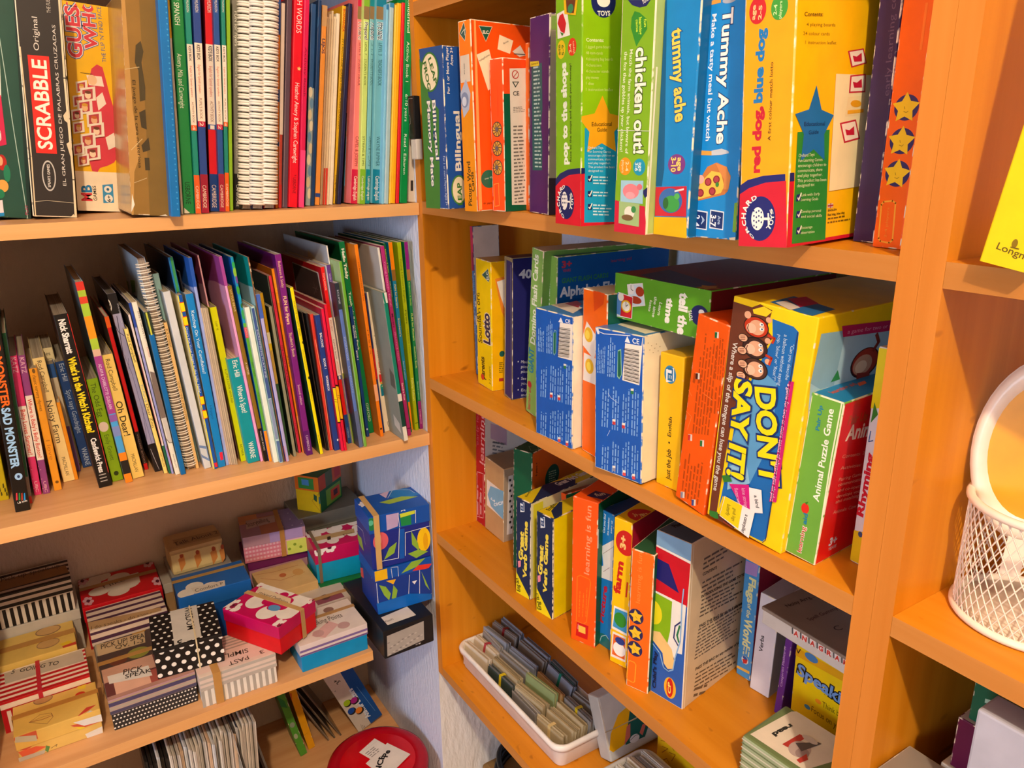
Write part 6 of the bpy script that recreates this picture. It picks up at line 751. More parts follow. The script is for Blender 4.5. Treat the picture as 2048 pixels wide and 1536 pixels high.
bx('game_box','small blue box with a white barcode panel, beside the orange card box','box','game boxes on the middle right shelf',[-.0002,-.3156,.0003],-88.07,.14,[.0772,.2,.1716],{'F':'#1458b8','S':'#efe6cc','T':'#3f7cc0','W':'#4a80c4'},{'F':[('p','#ede6da',[51.1,160.3,75.9,162.3,75.5,116.8,47.7,115.6]),('l','#2a2622',[.5,48.9,154,71.7,156]),('l','#2a2622',[.9,48.9,152.3,71.7,154.4]),('l','#2a2622',[.35,49,150.6,71.7,152.7]),('l','#2a2622',[.5,49,148.9,71.8,151]),('l','#2a2622',[.9,49,147.2,71.8,149.4]),('l','#2a2622',[.35,49,145.5,71.8,147.7]),('l','#2a2622',[.5,49,143.8,71.8,146]),('l','#2a2622',[.9,49,142.1,71.9,144.3]),('l','#2a2622',[.35,49,140.4,71.9,142.7]),('l','#2a2622',[.5,49,138.7,71.9,141]),('l','#2a2622',[.9,49.1,137,71.9,139.3]),('l','#2a2622',[.35,49.1,135.3,71.9,137.6]),('l','#2a2622',[.5,49.1,133.6,72,136]),('l','#2a2622',[.9,49.1,131.8,72,134.3]),('l','#2a2622',[.35,49.1,130.1,72,132.6]),('l','#2a2622',[.5,49.1,128.4,72,130.9]),('l','#2a2622',[.9,49.1,126.7,72.1,129.2]),('l','#2a2622',[.35,49.1,124.9,72.1,127.5]),('l','#2a2622',[.5,49.2,123.2,72.1,125.8]),('l','#2a2622',[.9,49.2,121.5,72.1,124.1]),('l','#2a2622',[.35,49.2,119.8,72.2,122.4]),('l','#2a2622',[.5,49.2,118,72.2,120.7]),('p','#e8ecf0',[53.3,167.2,57.8,161,48.1,160.7]),('t','#e8ecf0','CE',[62.2,162.2,71.6,162.7,4.6],.02),('l','#8ac4a0',[.8,38,143.7,40.7,149,43.7,148.3,43.1,120.7,40.1,116.4,37.7,118.3,38,143.7]),('p','#1a6a50',[38.8,145.1,43.3,146.6,42.3,119.3,38.9,118.6]),('g','#8ab4e4',4,[6.5,114.3,8.3,148,17,115.5]),('g','#8ab4e4',4,[24.5,115.6,26,161.9,34.6,116.7]),('g','#7aa8e0',3,[12.3,53.7,14.9,99.9,22.1,55.2]),('g','#7aa8e0',3,[12.1,-1.1,13.9,38.7,22,.8]),('g','#7aa8e0',3,[32.5,55.1,34.7,104.3,41.9,56.6]),('g','#7aa8e0',3,[32.6,1.8,34.1,44.1,42.1,3.7]),('g','#7aa8e0',3,[48.1,56.2,50,107.6,57.3,57.6]),('g','#7aa8e0',3,[48.4,4.1,49.7,48.4,57.8,6]),('g','#7aa8e0',3,[65.2,57.4,66.8,111.3,74.1,58.8]),('g','#7aa8e0',3,[65.8,6.7,66.8,53,74.9,8.5]),('p','#e8e4dc',[31.2,64.7,36.8,65.5,36.8,59,31.3,58.1]),('p','#c83a3a',[31.3,62.1,36.8,63,36.8,59,31.3,58.1]),('p','#e8e4dc',[47.6,65.1,53,66,53.1,59.5,47.7,58.6]),('p','#c83a3a',[47.7,62.6,53,63.5,53.1,59.5,47.7,58.6]),('p','#e8e4dc',[48.4,8.4,53.9,9.5,53.9,2.9,48.5,1.7]),('p','#d84a4a',[48.4,5.8,53.9,7,53.9,2.9,48.5,1.7]),('p','#e8e4dc',[64.6,8.3,69.9,9.4,70,2.8,64.7,1.7]),('p','#d84a4a',[64.7,5.7,70,6.9,70,2.8,64.7,1.7]),('p','#e8e4dc',[59,109.4,64.2,110,64.3,103.8,59.1,103.1]),('p','#2a7a4a',[59.1,107,64.3,107.6,64.3,103.8,59.1,103.1])],'S':[('p','#f4ecd4',[.8,173.9,13.8,174.5,15.2,2.6,3,-.2])],'T':[('p','#efe4d4',[-6,26.1,-25.5,59.8,40.3,45,59.6,13.6]),('p','#b03a3c',[4.9,43.8,-1.2,69.1,18.4,60.9,37,40.9])]},wear=.7)
bx('card_box','orange card box with two sun picture cards, wedged between the blue boxes','box','game boxes on the middle right shelf',[.0136,-.3982,.0003],-96,.53,[.0524,.19,.2069],{'F':'#f0660c','S':'#0f5a48','T':'#e8d8c0'},{'F':[('p','#e8e0d8',[8.8,167.8,33.9,151.6,26.5,123.8,-3,138.3]),('e','#e8b41c',[13.3,152,9.3,9.1]),('e','#f4d84c',[11.2,151.6,5.1,5.5]),('p','#e8e0d8',[3.3,127.9,34.6,125.7,35.5,93.7,2.2,92.6]),('e','#e8b41c',[16.3,113.4,9.4,9.3]),('e','#f4d84c',[15.5,113.2,5.1,5.6]),('p','#e04c0c',[22.2,208.4,47.7,211,44.4,194.3,24.9,182.3])]},wear=.7)
bx('game_box','larger blue box with a white barcode panel, in front of the lying green box','box','game boxes on the middle right shelf',[-.008,-.4522,.0003],-82.98,1.36,[.073,.2,.1718],{'F':'#1458b8','S':'#efe6cc','T':'#3f7cc0','W':'#4a80c4'},{'F':[('p','#ede6da',[46.9,168.6,71.6,169.9,67.7,116,42.5,116.9]),('l','#2a2622',[.6,44.6,154,66.2,154.7]),('l','#2a2622',[1,44.7,152.6,66.3,153.2]),('l','#2a2622',[.4,44.7,151.2,66.3,151.8]),('l','#2a2622',[.6,44.7,149.8,66.3,150.4]),('l','#2a2622',[1,44.7,148.4,66.4,149]),('l','#2a2622',[.4,44.8,147,66.4,147.5]),('l','#2a2622',[.6,44.8,145.6,66.4,146.1]),('l','#2a2622',[1,44.8,144.2,66.5,144.7]),('l','#2a2622',[.4,44.8,142.8,66.5,143.2]),('l','#2a2622',[.6,44.9,141.4,66.5,141.8]),('l','#2a2622',[1,44.9,140,66.6,140.4]),('l','#2a2622',[.4,44.9,138.6,66.6,138.9]),('l','#2a2622',[.6,44.9,137.2,66.6,137.5]),('l','#2a2622',[1,45,135.8,66.7,136.1]),('l','#2a2622',[.4,45,134.4,66.7,134.6]),('l','#2a2622',[.6,45,133,66.7,133.2]),('l','#2a2622',[1,45,131.6,66.8,131.7]),('l','#2a2622',[.4,45.1,130.2,66.8,130.3]),('l','#2a2622',[.6,45.1,128.8,66.8,128.8]),('l','#2a2622',[1,45.1,127.4,66.9,127.4]),('l','#2a2622',[.4,45.1,126,66.9,126]),('l','#2a2622',[.6,45.2,124.6,66.9,124.5]),('l','#2a2622',[1,45.2,123.2,67,123.1]),('l','#2a2622',[.4,45.2,121.7,67,121.6]),('l','#2a2622',[.6,45.2,120.3,67.1,120.2]),('l','#2a2622',[1,45.2,118.9,67.1,118.7]),('p','#1458b8',[45.5,169.4,70.8,170.2,69.8,160.8,44.5,159.9]),('p','#e8ecf0',[49.3,168.5,53.8,161.3,45.6,161.3]),('t','#e8ecf0','CE',[57,161.9,66.6,162,5.8],.02),('p','#8ac4a0',[35.3,149.9,40.2,152.4,41.8,123.2,38,117,34.6,119.6]),('p','#14604a',[35.8,148.9,39.4,150.8,40.7,122.6,38,119,35.7,120.7]),('g','#8ab4e4',5,[4.7,118.2,6.3,153.7,14.7,118.8]),('g','#8ab4e4',4,[20.9,116.9,22.1,166.9,30.6,117.5]),('g','#7aa8e0',3,[12.5,54.4,14.5,104.6,20.9,55.1]),('g','#7aa8e0',3,[12.9,.7,14.5,38.7,21.4,1.8]),('g','#7aa8e0',3,[28.8,54.7,30.5,107.9,36.9,55.4]),('g','#7aa8e0',3,[29.4,2,30.7,43,37.7,3.1]),('g','#7aa8e0',3,[44.6,55,45.9,111.1,52.5,55.7]),('g','#7aa8e0',3,[45.5,3.3,46.5,47.2,53.5,4.4]),('g','#7aa8e0',3,[58.7,55.3,59.6,113.9,66.4,56]),('g','#7aa8e0',3,[59.7,4.5,60.4,50.9,67.6,5.5]),('p','#e8e4dc',[28.4,67.6,33,68,33.1,61.5,28.4,61.1]),('p','#c83a3a',[28.4,64.9,33,65.3,33.1,61.5,28.4,61.1]),('p','#e8e4dc',[43,66.7,47.6,67.1,47.7,60.7,43.1,60.2]),('p','#c83a3a',[43.1,64,47.6,64.5,47.7,60.7,43.1,60.2]),('p','#e8e4dc',[29,10.4,33.7,11.1,33.8,4.4,29.1,3.7]),('p','#8a8aa0',[29.1,7.6,33.8,8.3,33.8,4.4,29.1,3.7]),('p','#e8e4dc',[45.1,9.4,49.7,10.1,49.8,3.4,45.2,2.7]),('p','#d84a4a',[45.2,6.6,49.8,7.3,49.8,3.4,45.2,2.7]),('p','#e8e4dc',[59.7,9.2,64.1,9.9,64.3,3.3,59.8,2.6]),('p','#d84a4a',[59.7,6.5,64.2,7.1,64.3,3.3,59.8,2.6]),('p','#e8e4dc',[55.4,110,59.7,110.3,59.9,104.1,55.5,103.8]),('p','#2a7a4a',[55.4,107.4,59.8,107.7,59.9,104.1,55.5,103.8]),('l','#dfe6ee',[.9,4.4,167.5,14.6,165.8,53.6,169.6]),('l','#c8d8ee',[.5,21,97.1,25.5,92.5,35.6,89.1]),('l','#c8d8ee',[.5,20.1,44.8,24.4,52.8]),('p','#dfe4ea',[.9,170.7,5.3,171.7,7.4,164.7,4.5,163.8])],'T':[('p','#efe6d0',[10,26.3,2.4,63.4,72.3,42.9,65.6,10.5])],'S':[('e','#b8a888',[6.8,163.3,.9,.6]),('e','#b8a888',[9.8,155.1,.9,.6]),('e','#b8a888',[12.4,159.4,.9,.6]),('e','#b8a888',[15.4,151.2,.9,.6]),('e','#b8a888',[18,155.6,.9,.6]),('e','#b8a888',[20.6,159.9,.9,.6]),('e','#b8a888',[23.7,151.6,1,.6]),('e','#b8a888',[26.4,156,1,.6]),('e','#b8a888',[29.5,147.7,1,.6])]},wear=.7)
bx('game_box','mustard yellow box with black italic lettering, beside the larger blue box','box','game boxes on the middle right shelf',[.0219,-.5267,.0003],-88.31,.82,[.0345,.2,.1544],{'F':'#ecb80e','S':'#c89a10','T':'#d8a81c'},{'F':[('e','#2a84b4',[15.6,131.6,8.7,10.2]),('p','#e8ecec',[9.4,136.4,21,140.2,21.7,125.5,10.1,121.9]),('t','#1c6a9c','ELI',[19.3,125.4,19.2,138.5,6.8],.05),('t','#3a2c08','Just the Job',[21.5,10,20.9,46,6.4],.02),('e','#3a2c08',[18,53.8,1.3,1.2]),('t','#3a2c08','English',[20.1,61,20.8,83.8,5],.02)]},wear=.2)
bx('game_box','orange box covered in tiny print, standing beside the monkey game','box','game boxes on the middle right shelf',[.0082,-.5718,.0048],-95,-5.41,[.0454,.2,.2064],{'F':'#f25c0c','S':'#d84a08','T':'#e8500c'},{'F':[('g','#b8480c',6,[15.6,81.8,11,193.2,36.8,88.7]),('g','#b8480c',4,[36.1,149.4,32.5,191.2,46.2,150.9]),('g','#b8480c',6,[10.7,5.4,9.6,59.8,35.8,7.4]),('g','#b8480c',2,[7.7,134.5,8.3,148.3,15.2,137.3]),('g','#b8480c',4,[32.4,112.2,29.7,142.7,47,115.9]),('p','#e8d8c8',[26.7,195.4,32.1,196.6,32.9,190.5,27.6,189.3]),('p','#1a6a3c',[26.8,195,29.9,195.7,30.4,189.9,27.5,189.5]),('p','#e8d8c8',[7.5,146,13.3,147.6,14.1,141.2,8.4,139.5]),('p','#4a1c14',[7.6,145.6,10.9,146.6,11.4,140.4,8.3,139.7]),('p','#e8d8c8',[7.8,77.4,13.7,79.5,14.6,72.7,8.7,70.6]),('p','#c83030',[7.9,77,11.3,78.2,11.8,71.7,8.6,70.8]),('p','#e8d8c8',[26.2,78.9,31.9,81,32.9,74.3,27.2,72.2]),('p','#2a7a3a',[26.3,78.5,29.6,79.7,30.2,73.3,27.1,72.4]),('p','#e8d8c8',[7.6,9.1,13.7,11.8,14.6,4.6,8.5,1.9]),('p','#8a8aa0',[7.7,8.6,11.2,10.2,11.8,3.4,8.5,2.1]),('p','#e8d8c8',[25.8,9.3,31.7,11.9,32.6,4.9,26.7,2.2]),('p','#3a4a8a',[25.9,8.8,29.3,10.4,29.8,3.6,26.7,2.4]),('l','#f47a34',[1,0,149.9,-6.2,129.4,5.4,119.9]),('l','#f47a34',[1,-4.6,101.8,9.4,98.1,5.6,82.2]),('l','#f47a34',[1,23,128.9,35.8,127.1])]},wear=.3)
bx('game_box','big yellow guessing game box with three monkeys and bulging title letters','box','game boxes on the middle right shelf',[.0025,-.6235,.0059],-87.92,-3.55,[.0908,.215,.23],{'F':'#f4cf08','S':'#f4cf08','T':'#f0c810'},{'F':[('p','#6a3420',[.3,224.4,21.9,223.6,30.4,228.4,44,225.7,40.7,207.6,48.5,201.8,36.2,178.7,16.3,118.3,13.5,68.5,11.9,7.2,33.5,5.8,38,-6.2,2.8,-6.9]),('p','#1468b4',[45.3,218.3,67.9,216.6,73.8,213,74.5,197.1,73.3,9.4,69.5,2.9,34.2,1.4,45.9,25.7,16.8,28.4,13.7,12.8,18.5,70.5,20.5,124,40.6,180,48.8,199.9]),('p','#5a9ccc',[20.1,93.5,37.4,171,59.7,161.7,63.8,109.9,46.3,55.3,19.9,43.7]),('p','#8ec0de',[19.7,62,37.7,78.3,46.3,55.3,21.3,37.5]),('e','#1c1210',[29.3,206.7,14.1,9.9]),('e','#c03414',[29.3,206.7,13,9]),('e','#e0a884',[30.3,206.6,8.7,6.9]),('e','#ecc0a0',[24.4,204.7,5.6,4.6]),('e','#f4f0e8',[35.2,210.5,2.3,1.7]),('e','#f4f0e8',[35.9,206.4,2.3,1.7]),('e','#2a4a7a',[35.6,210.6,.9,.8]),('e','#2a4a7a',[36.3,206.5,.9,.8]),('l','#6a2c1c',[.9,21.1,207.5,20.3,203.7,22.6,201.1]),('e','#e0a884',[42,216.4,3.1,2.6]),('e','#1c1210',[31.2,187.4,14.3,10.1]),('e','#3a201c',[31.2,187.4,13.2,9.1]),('e','#e0a884',[32.2,187.2,8.8,7]),('e','#ecc0a0',[26.3,185.3,5.7,4.7]),('e','#f4f0e8',[37.1,191.4,2.3,1.7]),('e','#f4f0e8',[37.8,187.2,2.3,1.7]),('e','#2a4a7a',[37.6,191.5,.9,.8]),('e','#2a4a7a',[38.3,187.3,.9,.8]),('l','#6a2c1c',[.9,23,188,22.2,184.1,24.5,181.5]),('e','#e0a884',[44,197.5,3.2,2.7]),('e','#1c1210',[34.3,168.1,14.4,10.2]),('e','#4a2a20',[34.3,168.1,13.3,9.2]),('e','#e0a884',[35.3,168,8.9,7.1]),('e','#ecc0a0',[29.4,165.8,5.7,4.7]),('e','#f4f0e8',[40.3,172.3,2.3,1.8]),('e','#f4f0e8',[40.9,168,2.3,1.8]),('e','#2a4a7a',[40.7,172.4,.9,.8]),('e','#2a4a7a',[41.4,168.1,.9,.8]),('l','#6a2c1c',[.9,26.1,168.5,25.3,164.6,27.6,162]),('e','#e0a884',[47.1,178.6,3.2,2.7]),('e','#1c1210',[17.1,193.7,5.7,3.9]),('e','#e4b08c',[17.1,193.7,5,3.3]),('l','#8a4a34',[.6,14,194.5,19.1,195.8]),('l','#8a4a34',[.6,14.3,193,19.4,194.3]),('l','#8a4a34',[.6,14.5,191.4,19.6,192.7]),('e','#1c1210',[17.7,181.7,5.8,4]),('e','#e4b08c',[17.7,181.7,5.1,3.4]),('l','#8a4a34',[.6,14.7,182.5,19.8,183.9]),('l','#8a4a34',[.6,14.9,180.9,20.1,182.3]),('l','#8a4a34',[.6,15.2,179.4,20.3,180.8]),('e','#1c1210',[20.4,169.2,5.8,4]),('e','#e4b08c',[20.4,169.2,5.1,3.4]),('l','#8a4a34',[.6,17.4,169.9,22.5,171.4]),('l','#8a4a34',[.6,17.6,168.3,22.8,169.8]),('l','#8a4a34',[.6,17.9,166.8,23,168.3]),('e','#1c1210',[20.2,157.7,5.9,4]),('e','#e4b08c',[20.2,157.7,5.1,3.4]),('l','#8a4a34',[.6,17.2,158.5,22.3,160]),('l','#8a4a34',[.6,17.4,156.9,22.6,158.4]),('l','#8a4a34',[.6,17.7,155.3,22.8,156.9]),('p','#f4d020',[23.3,222,35.2,227.5,44.6,224.9,38.9,218.8,25.1,218.5]),('e','#e0a884',[18.8,216,3.8,3.5]),('l','#c03414',[2.4,43.8,202.5,50.8,201.4,49.2,197.1]),('l','#c03414',[2.4,44.6,184.1,50.7,182.8,49.2,176.8]),('t','#d8d4cc','Where a slip of the tongue can lose you the game',[5.9,186.7,4.4,29.9,5.3],.02),('t','#123070',"DON'T",[38.7,151,58,63,21.3],.1),('t','#123070','SAY IT!',[15.1,152.4,19.7,55.1,19.2],.1),('t','#f6e00c',"DON'T",[38.7,151,58,63,21.3],.04),('t','#f6e00c','SAY IT!',[15.1,152.4,19.7,55.1,19.2],.04),('t','#bcd8ec','"Can you describe',[68,201.1,67.6,167.7,3.3],0),('t','#bcd8ec','a balloon without saying',[59.9,207.6,60.4,160.3,3.9],0),('t','#bcd8ec','pop, \'blow\' or \'float\'?"',[53.6,206,54.4,163.6,3.5],0),('p','#c81870',[72.4,168,77.5,168.8,78.5,49.8,71.3,47.6]),('t','#f4c4d8','a game for two or more teams of players ages six plus',[71.5,165.3,72,49.1,4.2],.01),('p','#f0ecea',[24.7,46.3,61,55.1,66.2,32.5,43.7,23.5]),('p','#d01880',[23.6,45.4,46.5,54.2,51.6,29.5,43.2,26.7]),('t','#f0b0d0','flutter wings',[30.3,43.7,37.7,26.4,4.8],0),('t','#f0b0d0','kite string',[38.7,47.4,45.3,29.9,4.5],0),('t','#4a4a4a','a bird',[53.9,46.3,58.2,34.9,3.9],.02),('p','#f2ece8',[20.5,30.6,57.7,30.1,55.1,.1,17.3,6.9]),('p','#ecd010',[21.3,30.5,42.7,29.9,41.7,3.9,17.8,7.6]),('t','#6a5c10','butterfly',[25,24,25.2,11.6,4.6],0),('t','#6a5c10','grub legs',[33,23,33,9,4.2],0),('t','#4a4a4a','a caterpillar',[47.6,23,45.8,2.4,4],.02),('p','#2f7a2c',[13.6,50.3,22.2,54.4,26.9,49.1,17.1,44.4]),('p','#2f7a2c',[2.4,5.6,13.1,8.2,15.4,1.7,4.9,-2.2]),('l','#a83a1c',[1,23.3,3.1,34.2,1.4]),('l','#141c50',[.7,73.8,213,73.7,7.3,70.7,3])],'S':[('p','#a8ccdc',[6.8,215,234.9,197.3,272.4,-45.5,23.8,10.5,2.9,170.8]),('p','#8ab4c8',[2.9,170.8,6.8,215,43,212.9,38.2,152.2]),('p','#b81c58',[35.4,217.8,232,204.2,236.4,193.8,40,207.1]),('t','#e4a0bc','a game for two or more teams',[45.6,209.3,154.5,203,3.9],0),('e','#3a1c18',[82.9,176.2,22.6,14.6]),('e','#a83828',[82.8,176.7,20.3,13.3]),('e','#c8987c',[79.4,174.8,15.1,9.8]),('e','#e8c8a8',[77.2,173.2,9.3,6.2]),('l','#8a2c20',[4,93.1,186.7,99.3,193.8,93.3,201.7]),('p','#9a3424',[72.2,168,93.1,165.3,102.5,135.2,75.4,140.7]),('p','#2f8a4c',[32.8,166.2,40.8,176.5,46.8,166.6])],'T':[('p','#2468a4',[33.7,8.7,84.7,-3.5,80.4,38.3,30.2,48]),('p','#a81c44',[34.1,33.5,37.7,56.4,60.2,43.3,59.8,16.6]),('p','#d8d0c8',[37.1,11.6,38.8,25.7,61.4,15,62.2,-1.2])]},wear=.12)
bx('puzzle_box','green and red animal puzzle box with white lettering, blue on top','box','game boxes on the middle right shelf',[.0118,-.7138,.0024],-85.5,-3.75,[.0314,.2,.1599],{'F':'#6aa63c','S':'#d81418','T':'#1a7cb4'},{'F':[('t','#1c7c9c','Pair Up',[13,127.9,12.1,150.8,3.6],.03),('t','#eef0e0','Animal Puzzle Game',[24.4,62.7,22.8,150.9,6],.02),('e','#d8281c',[12.8,51,3.9,5.2]),('p','#3a7a1c',[11.8,56.6,15,58.9,13.3,54.5]),('t','#e8ece0','learning',[16.7,5.9,16.6,33.4,4.6],.04),('t','#c83a28','learning',[16.4,6.2,16.5,32.9,4.2],.01),('t','#1c7ca0','aid',[16.6,36,16.4,46.3,4.1],.03),('l','#efe8c8',[1.3,28.8,158.2,28.5,107.5,31.2,8])],'S':[('t','#b8401c','Pair Up',[11.2,137.4,43,134.9,8.2],.04),('t','#f0dcc8','Animal Puzzle Game',[12.7,122.2,179.2,102.4,13.9],.03),('t','#e89a84','Contents: 20 jigsaw',[12.1,105.4,76.5,95.1,3.3],0),('t','#e89a84','Activities: Pairing',[12.7,94.1,77.6,83,3.3],0),('t','#e89a84','Pairing Games',[13.3,82.6,56.4,77.1,3.4],0),('t','#e89a84','communication',[13.6,77.4,56.8,71.6,3.5],0),('t','#e89a84','and co-operation',[13.9,71.7,68.4,62.4,3.4],0),('t','#e89a84','develops vocab',[14.2,65.7,61.5,58.3,3.5],0),('t','#e89a84','and matching',[14.5,60.3,54.5,55,3.5],0),('t','#e89a84','Animals: Cow',[15.1,48.9,55.4,43.1,3.6],0),('t','#c8c4d8','3+',[18.9,14.6,30.9,13.7,7.7],.05),('t','#c0b8c8','YEARS',[19.3,8.9,32.5,8.7,3.4],.02)],'T':[('t','#c8502c','learning aid',[12.8,12.9,11.2,54.2,5.3],.02),('p','#e0653c',[9.7,56.8,9.7,69.2,14.5,64.3,15.3,50.5])]},wear=.8)
bx('game_box','white and yellow rhyming game box half behind the bookcase upright','box','game boxes on the middle right shelf',[.0498,-.7569,.0004],-94,-.35,[.0141,.2,.2047],{'F':'#d8d0cc','S':'#c8c0bc'},{'F':[('p','#e2c818',[.2,203.2,15.8,204.9,15.8,153.6,.1,148.9]),('p','#d8b414',[-4.3,30.1,14.9,34.8,15.5,1.3,-.1,.9]),('p','#3a7a2c',[2.9,155.5,7.9,145.6,2,136.1]),('t','#c41c2c','Rhyming',[6.9,47.8,8.7,108.1,6.4],.05),('l','#3a5a8a',[1,3.1,128.7,2.5,118.7,6.4,121]),('e','#3a4a6a',[6.9,30,2.3,2.8])]},wear=.1)
bx('game_box','green clock game box lying flat on top of the larger blue box','box','game boxes on the middle right shelf',[.022,-.4445,.179],-90,0,[.147,.2,.052],{'F':'#5aa022','T':'#7a1c20','S':'#641418'},{'F':[('p','#e4e2dc',[21.2,41.1,47,46.2,52.7,21.7,26.7,15.8]),('p','#cfe0e8',[23,40.1,45.4,44.6,50.6,22.7,28,17.6]),('e','#e8e6e0',[28.5,36.7,6,6.1]),('l','#3a3a3a',[.7,28.5,36.7,28.3,41.3]),('l','#3a3a3a',[.7,28.5,36.7,32.1,35.5]),('e','#a83818',[43.1,36,6.8,5.5]),('e','#a83818',[36.1,25.6,10.4,4.2]),('p','#e4e2dc',[7.2,30.7,32.4,28.5,31.9,3.5,4.8,1.6]),('p','#c8202c',[12.8,29.1,31.8,27.7,30.8,3.8,11.4,3.5]),('p','#5a8ac0',[5.8,29.3,13.9,28.8,12.1,4.4,4.7,4.8]),('e','#e8e0d0',[12.2,25.5,5.1,4.8]),('e','#e8b81c',[21.7,16.1,8.6,7.1]),('e','#f0ead8',[21.7,16.1,6.5,5.5]),('l','#3a3a3a',[.8,21.7,16.1,21.4,21.4]),('l','#3a3a3a',[.8,21.7,16.1,25.1,18.6]),('t','#e4ecd0','Learn',[74.7,29.3,72.4,15.2,4.4],.02),('t','#e4ecd0','the time',[66.6,34.4,64.1,11.5,4.5],.02),('t','#e4ecd0','lotto',[59.7,29.2,57.7,16.9,3.9],.02),('t','#f0f0e4','tell the',[104.7,43.9,103.8,.9,11.9],.05),('t','#f0f0e4','time',[85.8,35.6,84.4,9.3,9.2],.05),('e','#1b2460',[133.7,24.7,12.5,10.6]),('t','#eceae2','TOYS',[124.9,17.7,122.3,28.2,4.6],.03),('e','#eceae2',[136.2,28.4,4,3])],'T':[('p','#2c3a6c',[31,9.4,22.8,61.4,124.1,32.3,128.1,-13.4]),('s','#b88a2c',[132,11.9,14,0])]},wear=.2)
bx('game_box','dark red box with pale lettering up its end, beside the bookcase side','box','game boxes on the lower right shelf',[.0822,-.0001,-.2871],-90,-2.18,[.0297,.19,.26],{'F':'#a80f24','S':'#cfc8c4'},{'F':[('t','#d89a9c','learning is fun',[26.9,121.7,30.5,295.4,14],.01),('t','#b85a64','early learning centre',[8.9,152.6,10.5,311.5,7.1],0),('l','#d8a0a0',[1.2,1.5,-.4,4.1,99.7,25.4,104.3,24.8,15.8,1.6,9.2]),('l','#d8a0a0',[.8,11.2,13.6,13,53.2]),('g','#c88a8c',2,[7.5,14,8.2,83.4,19.1,19.3])],'S':[('p','#b89ab0',[12.4,199.2,45.7,182.7,46,149.8,12.4,170.8]),('g','#7a7a80',4,[15.7,161.7,43.8,150.3,15.7,141.2]),('t','#5a5a60','WARNING',[16.6,161.1,42.6,151.8,3.6],.02)]},wear=.25)
bx('parcel_box','plain brown cardboard box with a pale blue hexagon sticker','box','game boxes on the lower right shelf',[.0801,-.0348,-.2858],-90.86,-2.22,[.0631,.12,.1395],{'F':'#b89468','S':'#a8927c','T':'#8a7250','W':'#c0a078'},{'F':[('p','#ded6cc',[7,98.4,73.4,96.8,76.6,48.6,60.7,44.9,6.8,47.7]),('p','#6fa8c8',[19.6,90.8,68.1,100.2,72.3,77.3,62.1,44.8,20.9,52.1,9.7,69.7]),('t','#dce8ec','ECHO',[61.7,80.2,30.7,61.6,5.3],.04),('t','#dce8ec','PT',[34.8,70.1,19.6,70.1,4.5],.03)],'S':[('p','#d8d0cc',[9.3,124.7,18.9,125.4,18.5,13.1,6.9,13.4]),('p','#2a2426',[10.9,119,15,118.8,14.6,114.3,10.6,114.6]),('p','#2a2426',[14.3,108.4,17.5,108.3,17.1,103.8,13.9,103.9]),('p','#2a2426',[11.1,99.3,15.2,99,14.8,94.5,10.8,94.8]),('p','#2a2426',[14.5,88.5,17.7,88.4,17.3,83.9,14.1,84]),('p','#2a2426',[11.3,79.3,15.4,79,15,74.5,10.9,74.8]),('p','#2a2426',[14.7,68.4,17.9,68.3,17.6,63.7,14.3,63.9]),('p','#2a2426',[11.5,59.2,15.6,58.8,15.2,54.3,11.1,54.6]),('p','#2a2426',[14.8,48.1,18.1,48,17.8,43.4,14.5,43.5]),('p','#2a2426',[11.7,38.8,15.8,38.5,15.4,33.8,11.3,34.2]),('p','#2a2426',[15,27.6,18.3,27.5,18,22.8,14.7,23])]},wear=.1)
bx('game_box','green-ended orange game box standing behind the two navy verb games','box','game boxes on the lower right shelf',[.0484,-.1773,-.2876],-70,-1.03,[.0358,.16,.2097],{'F':'#0c5638','S':'#ee7412','T':'#0c5638'},{'S':[('e','#0f5a44',[55.3,151.9,19.9,20.6]),('g','#b8d0b0',5,[45.3,161.8,68.3,157.9,45.8,145.9]),('t','#4a2408','6 years +',[13.2,168.1,13.8,190.7,4.4],.02)],'T':[('l','#8aa890',[.8,14.9,19.9,22.5,31,34.5,19.5,27,8.6,14.9,19.9])]},wear=.5)
bx('game_box','navy and yellow verb game box, further of the two matching ones','box','game boxes on the lower right shelf',[.0126,-.2415,-.2877],-79.53,-.85,[.0311,.17,.1618],{'F':'#15284e','S':'#ece4a8','T':'#d8c018'},{'F':[('p','#e8d81c',[-2.2,38.2,28,4.5,29,-2.1,-2.3,-2.6]),('t','#3a3c14','English',[9.4,4.7,4.9,25.6,7.6],.03),('t','#e8d44c','Great',[13.7,60.7,16.6,107.8,8.6],.05),('t','#e8d44c','Verb Game',[22.6,33.5,24.6,128.2,7.8],.05),('p','#e88a9a',[4,55.5,10.2,59.2,10.2,48.9,4.9,44.8]),('p','#dce4ec',[8.7,154.6,17.2,158.3,17.7,143.1,9.1,139.9]),('t','#2c4c7c','ELI',[16,144.1,15.9,156.2,6],.05)],'S':[('l','#f2ecd8',[1.5,.8,160.8,1.3,1.9]),('p','#e8dc30',[5,157.7,25.1,157.4,27.5,-8.1,5.6,0])],'T':[('p','#1a2a50',[30.9,2.3,-1.5,58.1,12.4,115.9,32.4,94,40.2,7.4]),('t','#e8e4dc','Great Verb Game',[17.9,73.4,17.4,143.5,11.4],.04),('t','#5a4c10','English',[11.6,10.8,-2,36.8,3.5],.02)]},wear=.55)
